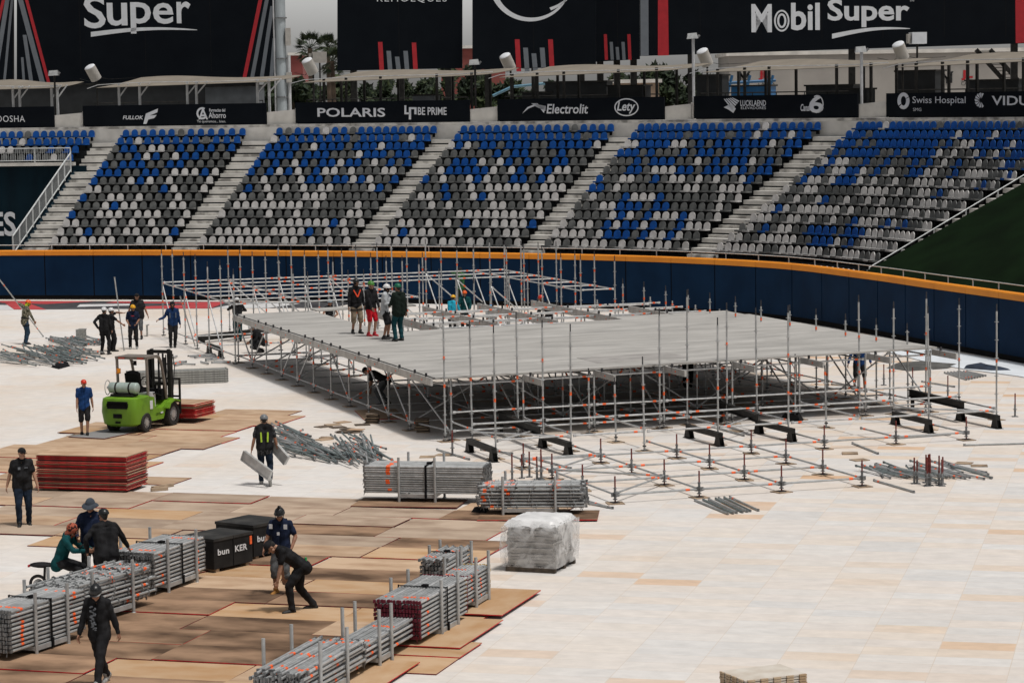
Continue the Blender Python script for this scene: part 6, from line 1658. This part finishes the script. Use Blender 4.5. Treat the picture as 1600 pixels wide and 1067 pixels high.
    if head in ('helmet', 'mohawk'):
        hm = hcol; m_ = MB(); m_.ell(hp(0, -.012, .035), (.102*k, .122*k, .112*k), 0, 20, 10, MH, 0, .52)
        m_.ell(hp(0, .0, .030), (.109*k, .140*k, .012*k), 0, 20, 6, MH)
        for q in (-.03, 0, .03): caps(m_, hp(q, -.09, .11), hp(q, .06, .125), .012*k, .012*k, 6)
        if head == 'mohawk':
            caps(m_, hp(0, -.09, .13), hp(0, .02, .17), .022*k, .03*k); caps(m_, hp(0, .02, .17), hp(0, .05, .21), .022*k, .012*k)
        hb = m_.build('helmet', hm, t, local=True)
        s2 = MB()
        for q in (-1, 1): s2.path([hp(q*.088, .02, .03), hp(q*.078, .045, -.04), hp(q*.03, .055, -.105)], .006, 5)
        s2.build('chin_strap', black_mat, t, local=True)
    if head == 'cap':
        m_ = MB(); m_.ell(hp(0, -.012, .04), (.090*k, .108*k, .092*k), 0, 20, 9, MH, 0, .5)
        P = [hp(x, y, .045-.02*(abs(x)/.07)**2) for x, y in [(-.075, .06)]+[(.08*math.sin(a), .08+.10*math.cos(a)) for a in np.linspace(-1.3, 1.3, 9)]+[(.075, .06)]]
        m_.extr(P, Z*.010*k); m_.build('cap', hcol, t, local=True)
    if head == 'bucket':
        m_ = MB(); m_.ell(hp(0, -.012, .045), (.095*k, .112*k, .115*k), 0, 20, 8, MH, 0, .5); n = 22; vs = []
        for r_, zz in ((.09, .05), (.13, .025), (.162, -.015)):
            for q in range(n): a = 2*math.pi*q/n; vs.append(hp(r_*math.cos(a), r_*1.08*math.sin(a)-.012, zz+(.02*math.cos(2*a) if r_ > .1 else 0)))
        vs2 = [v+Z*.007 for v in vs]; fs = [(i*n+q, i*n+(q+1) % n, (i+1)*n+(q+1) % n, (i+1)*n+q) for i in range(2) for q in range(n)]
        m_.add(vs, [f[::-1] for f in fs], 0, True); m_.add(vs2, fs, 0, True); m_.build('bucket_hat', hcol, t, local=True)
    if head == 'hoodie':
        m_ = MB(); m_.ell(hp(0, -.02, .03), (.10*k, .118*k, .118*k), 0, 14, 10, MH); caps(m_, hp(0, -.03, -.05), nb-fy*.03*k, .085*k, .085*k); put(remesh(m_, vox, 2), 'hood', hcol)
    if emblem is not None:
        em_, rows = emblem
        for (x, zz, w, hh) in rows:
            m_ = MB(); c = H+up_*zz*k+rx*x*k+fy*(.098+g+.032)*k*bulk; m_.box(c, (w*k, .012, hh*k), 0, Matrix((rx, fy, up_)).transposed()); m_.build('chest_print', em_, t, local=True)
    if extra: extra(t, dict(hp=hp, H=H, up=up_, rx=rx, fy=fy, ARM=ARM, LEG=LEG, hc=hc, k=k, waist=waist, MH=MH, X=X, Y=Y, Z=Z, nb=nb))
    return t, dict(ARM=ARM, H=H, W=wm(t))
def held_tube(p, q, lab, r=.0245): return loose(p, q, lab, 0, 'scaffold_tube', 'loose scaffold tubes', r)

WHT = mat('white_helmet', (.62, .62, .62), .35, 0, .04, 4); YEL = mat('yellow_helmet', (.70, .36, .012), .35, 0, .05, 4); ORG = mat('orange_helmet', (.70, .10, .012), .35, 0, .05, 4)
REDH = mat('red_helmet', (.55, .035, .015), .35, 0, .05, 4); GREYH = mat('grey_helmet', (.17, .18, .19), .4, 0, .1, 4); BLKH = mat('black_helmet', (.012, .013, .014), .35, 0, .2, 4); GRNH = mat('green_helmet', (.06, .20, .03), .4, 0, .08, 4); TEALH = mat('dark_green_helmet', (.006, .11, .06), .4, 0, .08, 4); BLUH = mat('sky_blue_helmet', (.02, .22, .46), .35, 0, .05, 4); PALEH = mat('pale_blue_helmet', (.24, .32, .37), .4, 0, .06, 4)
SHOE = mat('black_shoe', (.012, .012, .012), .6, 0, .2, 10); SHOEW = mat('grey_white_shoe', (.30, .30, .29), .6, 0, .3, 30); TANB = mat('tan_boot', (.36, .16, .03), .6, 0, .15, 12); REDS = mat('red_shoe', (.40, .02, .03), .6, 0, .15, 12)
GREY = cloth('grey_cloth', (.10, .105, .11)); KHAKI = cloth('khaki_cloth', (.20, .155, .11)); TEAL = cloth('dark_teal_cloth', (.006, .055, .06)); BLUE = cloth('royal_blue_cloth', (.012, .045, .15)); DBLUE = cloth('deep_blue_cloth', (.01, .03, .09)); WHITE = cloth('pale_white_cloth', (.42, .44, .46)); RED = cloth('red_cloth', (.45, .012, .02)); CYAN = cloth('cyan_cloth', (.02, .32, .46)); DGREEN = cloth('dark_green_black_cloth', (.008, .014, .011)); TEALP = cloth('teal_trouser_cloth', (.008, .045, .055)); CAMO = cloth('camouflage_cloth', (.045, .05, .03), .2, 16, (.22, .20, .15), thr=(.46, .54)); CAMOG = cloth('green_camouflage_cloth', (.01, .05, .025), .2, 14, (.05, .14, .05), thr=(.45, .55)); FLORAL = cloth('red_patterned_cloth', (.02, .012, .012), .2, 22, (.38, .10, .06), thr=(.46, .52)); CHECK = cloth('dark_checked_cloth', (.015, .016, .017), .2, 30, (.08, .08, .085), thr=(.5, .58)); LIME_S = mat('lime_reflective', (.42, .62, .05), .5, 0, .1, 10); ORGH = mat('orange_harness', (.75, .07, .02), .6, 0, .1, 8)

# --- near people
person('person in black T-shirt and black cap with jeans walking past the tall red stack', 37, 822, -75, 1.74, feet=((-.12, -.05, 0, -8), (.10, .16, 0, 8)), hands=((-.34, .10, .82), (.34, -.08, .84)), shirt=BLK, pants=DJEAN, shoes=SHOE, head='cap', hcol=BLK, skin=SKIN2, bulk=1.14, look=(18, 4), emblem=(print_grey, [(.07, .37, .055, .055), (-.06, .38, .03, .02), (-.10, .38, .03, .02)]))
def printfn(t, d):
    m_ = MB(); rr_ = random.Random(3)
    for q in range(26): c = d['H']+d['up']*(.06+.40*q/26)*d['k']+d['rx']*rr_.uniform(-.05, .05)+d['fy']*(.158+rr_.uniform(-.002, .004))*d['k']; m_.box(c, (rr_.uniform(.015, .05), .012, rr_.uniform(.008, .03)), 0, Matrix((d['rx'], d['fy'], d['up'])).transposed())
    m_.build('sleeve_print', print_grey, t, local=True)
person('person in black long sleeved top and black helmet walking at the bottom left', 158, 1074, -112, 1.70, feet=((-.08, .26, .0, -4), (.10, -.36, .06, 6, 34)), hands=((-.30, -.14, .80), (.30, .16, .82)), shirt=BLK, sleeve='long', pants=BLK, shoes=SHOEW, head='helmet', hcol=BLKH, look=(22, 28), extra=printfn, lean=4)
person('person in navy sports shirt, baggy shorts and crested helmet standing in tan boots', 441, 929, -105, 1.66, feet=((-.14, .06, 0, -25), (.13, -.02, 0, 10)), hands=((-.26, .12, .95), (.28, .20, .92)), shirt=NVY, pants=GREY, legs='knee', shoes=TANB, head='mohawk', hcol=BLKH, look=(10, 18), emblem=(print_white, [(-.15, .44, .07, .09), (.15, .44, .07, .09), (.0, .30, .05, .06), (0, .05, .2, .018)]))
person('person in black T-shirt and trousers bending forward beside the one in tan boots', 472, 955, -160, 1.72, hip=.86, lean=52, feet=((-.12, .22, 0, -10), (.12, -.26, 0, 10)), hands=((-.16, .50, .58), (.24, .26, .52)), shirt=BLK, pants=BLK, shoes=SHOE, head='cap', hcol=BLK, skin=SKIN2, look=(0, 10), bulk=1.05, emblem=(print_grey, [(.0, .45, .1, .05)]), extra=lambda t, d: (lambda m_: (m_.box(d['H']-d['fy']*.13+d['rx']*-.1+d['up']*.02, (.06, .03, .06)), m_.build('clip', mat('green_clip', (.03, .35, .1), .5, 0, .1, 9), t, local=True)))(MB()))
tp, dd = person('person seen from behind carrying two aluminium planks under the arms', 415, 758, 96, 1.70, feet=((-.10, .22, 0, -6), (.11, -.26, .10, 4, 50)), hands=((-.36, .02, .72), (.36, .04, .74)), shirt=CHECK, pants=DJEAN, shoes=SHOEW, head='helmet', hcol=GREYH, vest=(BLK, LIME_S), look=(0, 6))
alu = mat('bright_aluminium_plank', (.48, .48, .47), .45, .4, .15, 6)
def plank(a, b, lab):
    mb = MB(); n = (b-a).normalized(); mb.beam(a, b, .035, .27); u = Vector((0, 0, 1)); u = (u-n*u.dot(n)).normalized()
    for s in (-1, 1): mb.beam(a+u*s*.12, b+u*s*.12, .075, .022)
    for e in (a, b): mb.beam(e-u*.12, e+u*.12, .075, .03)
    o = mb.build_top('metal_plank', alu, (a+b)/2); tag(o, lab, 'metal plank', 'perforated metal planks')
hl_ = dd['W'] @ dd['ARM'][0][2]; hr_ = dd['W'] @ dd['ARM'][1][2]
plank(hl_+Vector((-.16, -.25, .20)), hl_+Vector((.62, -.05, -.28))+Vector((-.15, 0, 0)), 'long aluminium plank under the left arm of the person in the lime striped vest') if False else plank(gp(381, 758)+Vector((-.0, .0, .72)), gp(424, 760)+Vector((.0, -.25, .30)), 'longer aluminium plank carried low on the left of the person in the striped vest')
plank(hr_+Vector((-.12, .10, .08)), hr_+Vector((.22, -.2, -.26)), 'shorter aluminium plank carried on the right of the person in the striped vest')
person('person in blue T-shirt, dark shorts and red cap with ponytail walking left of the forklift', 133, 682, -80, 1.60, feet=((-.07, .12, 0, -5), (.09, -.10, 0, 8)), hands=((-.28, -.12, .74), (.22, .05, .86)), shirt=BLUE, pants=BLK, legs='short', shoes=SHOE, head='cap', hcol=REDH, skin=SKIN2, look=(8, 6), bulk=.9)
# trio at the racks
tp, dd = person('person in teal hooded top and patterned red hood sitting on a small scooter at left', 94, 926, -8, 1.68, hip=.62, lean=22, feet=((-.16, .30, 0, -10), (.14, .34, 0, 10)), hands=((-.16, .62, .84), (.16, .62, .86)), shirt=TEAL, sleeve='long', pants=BLK, shoes=SHOE, head='hoodie', hcol=FLORAL, mask=FLORAL, hood=True, look=(0, 0))
# scooter under that person
def scooter():
    p = gp(94, 926); an = R(-8); t = thing('scooter', 'small black electric scooter under the person in the teal top', 'scooter', p, an)
    for x in (-.42, .62):
        mb = MB(); n = 22; mb.path([(x+.15*math.cos(a), 0, .17+.15*math.sin(a)) for a in np.linspace(0, 2*math.pi, n)], .03, 8); w_ = mb.build('wheel', rubber, t, local=True)
        mb = MB(); mb.tube((x, -.03, .17), (x, .03, .17), .09, 14); mb.build('rim', galv_dark, w_, local=True)
    mb = MB(); mb.beam((-.4, 0, .2), (.45, 0, .19), .12, .05); mb.path([(.45, 0, .19), (.55, 0, .45), (.50, 0, .92)], .022, 8); mb.path([(-.3, 0, .2), (-.28, 0, .52)], .025, 8); mb.build('frame', black_steel, t, local=True)
    mb = MB(); mb.ell((-.34, 0, .53), (.24, .12, .055)); mb.build('saddle', BLK, t, local=True)
    mb = MB(); mb.tube((.50, -.26, .93), (.50, .26, .93), .016, 8); mb.build('handlebar', black_steel, t, local=True)
    mb = MB(); mb.box((-.585, 0, .51), (.03, .09, .04)); mb.build('tail_lamp', REDS, t, local=True)
scooter()
person('person in dark blue hooded top and wide brimmed hat standing behind the left racks', 146, 921, -92, 1.74, feet=((-.12, 0, 0), (.12, 0, 0)), hands=((-.22, .22, 1.02), (.24, .20, 1.04)), shirt=NVY, sleeve='long', pants=BLK, shoes=SHOE, head='bucket', hcol=cloth('slate_hat_cloth', (.05, .06, .075)), hood=True, bulk=1.14, look=(-6, 6))
person('person in black top seen from behind leaning a hand on the left rack', 169, 938, 112, 1.74, hip=.90, lean=10, feet=((-.14, 0, 0), (.14, .04, 0)), hands=((-.34, .10, .92), (.50, .26, .88)), shirt=BLK, sleeve='long', pants=BLK, shoes=SHOE, head='helmet', hcol=BLKH, bulk=1.2, look=(14, 0), elb=(Vector((-1, -.4, -.2)), Vector((1, -.3, .2))))
# four on the deck
zd = lambda p: z_deck(max(0, min(7, (Vector(p)-GO).dot(GA)/2.044)))
def on_deck(px, py): p = gp(px, py, 1.75); p.z = zd(p); return p
person('person in black top, orange harness and khaki shorts on the deck', 0, 0, -62, 1.76, pos=on_deck(557, 520), feet=((-.10, .06, 0, -6), (.10, -.06, 0, 10)), hands=((-.30, -.02, .84), (.28, .06, .84)), shirt=BLK, sleeve='long', pants=KHAKI, legs='knee', shoes=SHOE, head='helmet', hcol=BLKH, mask=BLK, belt=BLK, vox=.013, extra=lambda t, d: (lambda m_: ([m_.beam(d['H']+d['up']*.46*d['k']+d['rx']*s*.12+d['fy']*.11, d['H']+d['up']*.24*d['k']+d['fy']*.145, .035, .02, 0, tuple(d['fy'])) for s in (-1, 1)], m_.build('harness', ORGH, t, local=True)))(MB()))
person('person in black top, red shorts and light green helmet on the deck', 0, 0, -48, 1.74, pos=on_deck(580, 524), feet=((-.09, .05, 0), (.09, -.03, 0)), hands=((-.14, .24, .92), (.14, .24, .92)), shirt=BLK, pants=RED, sleeve='long', legs='short', shoes=REDS, head='helmet', hcol=GRNH, skin=SKIN2, vox=.013, look=(10, 2))
person('person in pale long sleeved top, black shorts and white helmet on the deck', 0, 0, -8, 1.72, pos=on_deck(602, 529), feet=((-.09, .06, 0), (.09, -.03, 0)), hands=((-.10, .34, 1.04), (.10, .32, 1.12)), shirt=WHITE, sleeve='long', pants=BLK, legs='short', shoes=SHOE, head='helmet', hcol=WHT, mask=BLK, vox=.013, lean=4)
person('person in dark jacket, teal trousers and green helmet on the deck', 0, 0, 128, 1.78, pos=on_deck(624, 532), feet=((-.13, .0, 0), (.12, .03, 0)), hands=((-.14, .30, 1.06), (.30, .04, .88)), shirt=DGREEN, sleeve='long', pants=TEALP, shoes=SHOE, head='helmet', hcol=TEALH, vox=.013, bulk=1.14, look=(10, 0))
# group at the far left
tp, dd = person('person in camouflage jacket and jeans with a bright yellow hood holding a pole', 40, 538, 30, 1.72, feet=((-.16, .04, 0, -10), (.16, -.04, 0, 10)), hands=((-.20, .10, 1.46), (.22, .34, .82)), shirt=CAMO, sleeve='long', pants=JEAN, shoes=SHOE, head='helmet', hcol=ORG, mask=mat('fluorescent_yellow_cloth', (.55, .62, .02), .8, 0, .2, 6), belt=BLK, vox=.013, lean=8, look=(-10, 12))
held_tube(gp(2, 540)+Vector((0, 0, 2.55)), gp(68, 526)+Vector((0, -.1, .03)), 'long leaning tube held by the person in camouflage')
person('person in black with white helmet, hand on hip, in the far group', 164, 554, 70, 1.74, feet=((-.13, 0, 0), (.14, .03, 0)), hands=((-.22, -.06, .98), (.22, .16, .90)), shirt=BLK, sleeve='long', pants=BLK, shoes=SHOE, head='helmet', hcol=WHT, belt=BLK, vox=.013, elb=(Vector((-1, -.6, 0)), Vector((.6, -1, 0))))
person('shorter person in black with white helmet reaching up to hold an upright pole', 175, 549, 20, 1.62, feet=((-.12, 0, 0), (.13, .05, 0)), hands=((.02, .46, 1.52), (.12, .50, 1.02)), shirt=BLK, pants=BLK, shoes=SHOE, head='helmet', hcol=WHT, vox=.013, look=(0, -8))
held_tube(gp(194, 548), gp(190, 548)+Vector((-.18, 0, 2.72)), 'upright pole held by the shorter person with a white helmet')
person('person in dark T-shirt with yellow helmet standing in front of a bigger one', 209, 545, -85, 1.66, feet=((-.13, .03, 0), (.13, -.02, 0)), hands=((-.14, .20, 1.0), (.16, .20, 1.0)), shirt=NVY, pants=BLK, shoes=SHOEW, head='helmet', hcol=YEL, vox=.013, look=(25, 4), emblem=(print_red, [(0, .38, .12, .03)]))
person('big person in dark T-shirt, black cap and grey shorts behind the yellow helmet', 216, 530, -88, 1.80, feet=((-.13, 0, 0), (.13, 0, 0)), hands=((-.40, .02, .86), (.40, .02, .86)), shirt=cloth('charcoal_cloth', (.018, .018, .019)), pants=GREY, legs='knee', shoes=SHOE, head='cap', hcol=BLK, vox=.013, bulk=1.3)
person('person in blue jacket and black balaclava holding a tube at the rear scaffold', 271, 543, -78, 1.74, feet=((-.06, 0, 0), (.10, .04, 0)), hands=((.02-.30, .02, .82), (.52, .10, 1.08)), shirt=DBLUE, sleeve='long', pants=BLK, shoes=SHOE, head='hoodie', hcol=BLK, mask=BLK, vest=None, vox=.013, elb=(Vector((-.5, -1, 0)), Vector((.4, -.2, -1))), emblem=(print_grey, [(-.11, .30, .03, .2), (.11, .30, .03, .2)]))
held_tube(gp(305, 541), gp(288, 543)+Vector((-.1, 0, 1.9)), 'tube leaning under the hand of the person in the balaclava')
# inside and behind the scaffold
person('person in black top and teal trousers with pale helmet inside the rear scaffold', 372, 534, 100, 1.70, feet=((-.1, 0, 0), (.1, .04, 0)), hands=((-.2, .40, 1.3), (.24, .38, 1.2)), shirt=BLK, sleeve='long', pants=TEALP, shoes=SHOE, head='helmet', hcol=WHT, vox=.014)
person('person in black crouching under the left end of the deck', 411, 551, 200, 1.70, hip=.42, lean=35, feet=((-.14, .16, 0), (.14, -.02, 0)), hands=((-.12, .52, .42), (.16, .5, .4)), shirt=BLK, sleeve='long', pants=BLK, shoes=SHOE, head='helmet', hcol=WHT, vox=.014)
person('person in sleeveless black top and pale helmet behind the narrow deck strip', 517, 537, -80, 1.68, feet=((-.1, 0, 0), (.1, 0, 0)), hands=((-.18, .34, 1.12), (.2, .34, 1.1)), shirt=BLK, sleeve='none', pants=BLK, shoes=SHOE, head='helmet', hcol=PALEH, vox=.014)
person('person in cyan shirt and yellow helmet working between the beams', 706, 526, 60, 1.62, feet=((-.1, 0, 0), (.1, 0, 0)), hands=((-.16, .40, 1.0), (.2, .40, 1.0)), shirt=CYAN, pants=BLK, shoes=SHOE, head='helmet', hcol=YEL, vox=.014, lean=12, sleeve='long')
person('person in teal top and orange helmet among the beams facing the camera', 727, 521, -90, 1.68, feet=((-.1, 0, 0), (.1, 0, 0)), hands=((-.2, .32, 1.0), (.2, .32, 1.02)), shirt=TEAL, sleeve='long', pants=BLK, shoes=SHOE, head='helmet', hcol=ORG, vox=.014, vest=None)
person('person in green camouflage climbing the rear scaffold in the shadow of the wall', 720, 0, 80, 1.68, pos=gp(720, 492)+Vector((0, 0, .35)), feet=((-.1, 0, 0), (.12, .1, .1)), hands=((-.2, .3, 1.5), (.24, .3, 1.4)), shirt=CAMOG, sleeve='long', pants=cloth('olive_cloth', (.02, .03, .015)), shoes=SHOE, head='cap', hcol=BLK, vox=.014)
person('person in pale shirt and sky blue helmet bending low among the beams', 770, 534, -95, 1.66, hip=.80, lean=34, feet=((-.14, .05, 0), (.14, -.05, 0)), hands=((-.16, .52, .6), (.18, .5, .56)), shirt=WHITE, pants=BLK, shoes=SHOE, head='helmet', hcol=BLUH, vox=.014, look=(0, -16))
person('person in dark top and red helmet bending behind the beams near the wall', 858, 523, 190, 1.68, hip=.86, lean=26, feet=((-.14, .05, 0), (.14, -.05, 0)), hands=((-.16, .5, .8), (.18, .48, .78)), shirt=BLK, sleeve='long', pants=BLK, shoes=SHOE, head='helmet', hcol=REDH, vox=.014, look=(0, -10))
person('person in grey trousers bending under the left edge of the deck', 603, 633, 175, 1.66, hip=.80, lean=62, feet=((-.13, .1, 0), (.13, -.08, 0)), hands=((-.16, .55, .5), (.18, .5, .46)), shirt=BLK, pants=GREY, shoes=SHOE, head='cap', hcol=BLK, vox=.014)
person('person in blue top and black shorts half hidden under the right deck corner', 1343, 612, -88, 1.72, feet=((-.16, .0, 0, -10), (.17, .04, 0, 14)), hands=((-.34, .06, .92), (.36, .08, .90)), shirt=BLUE, sleeve='long', pants=BLK, legs='short', shoes=SHOE, head='helmet', hcol=BLUH, vox=.014)
person('person in dark trousers standing deep under the middle of the deck', 1075, 607, -90, 1.62, feet=((-.1, 0, 0), (.1, 0, 0)), shirt=BLK, sleeve='long', pants=BLK, shoes=SHOE, head='helmet', hcol=GREYH, vox=.014)
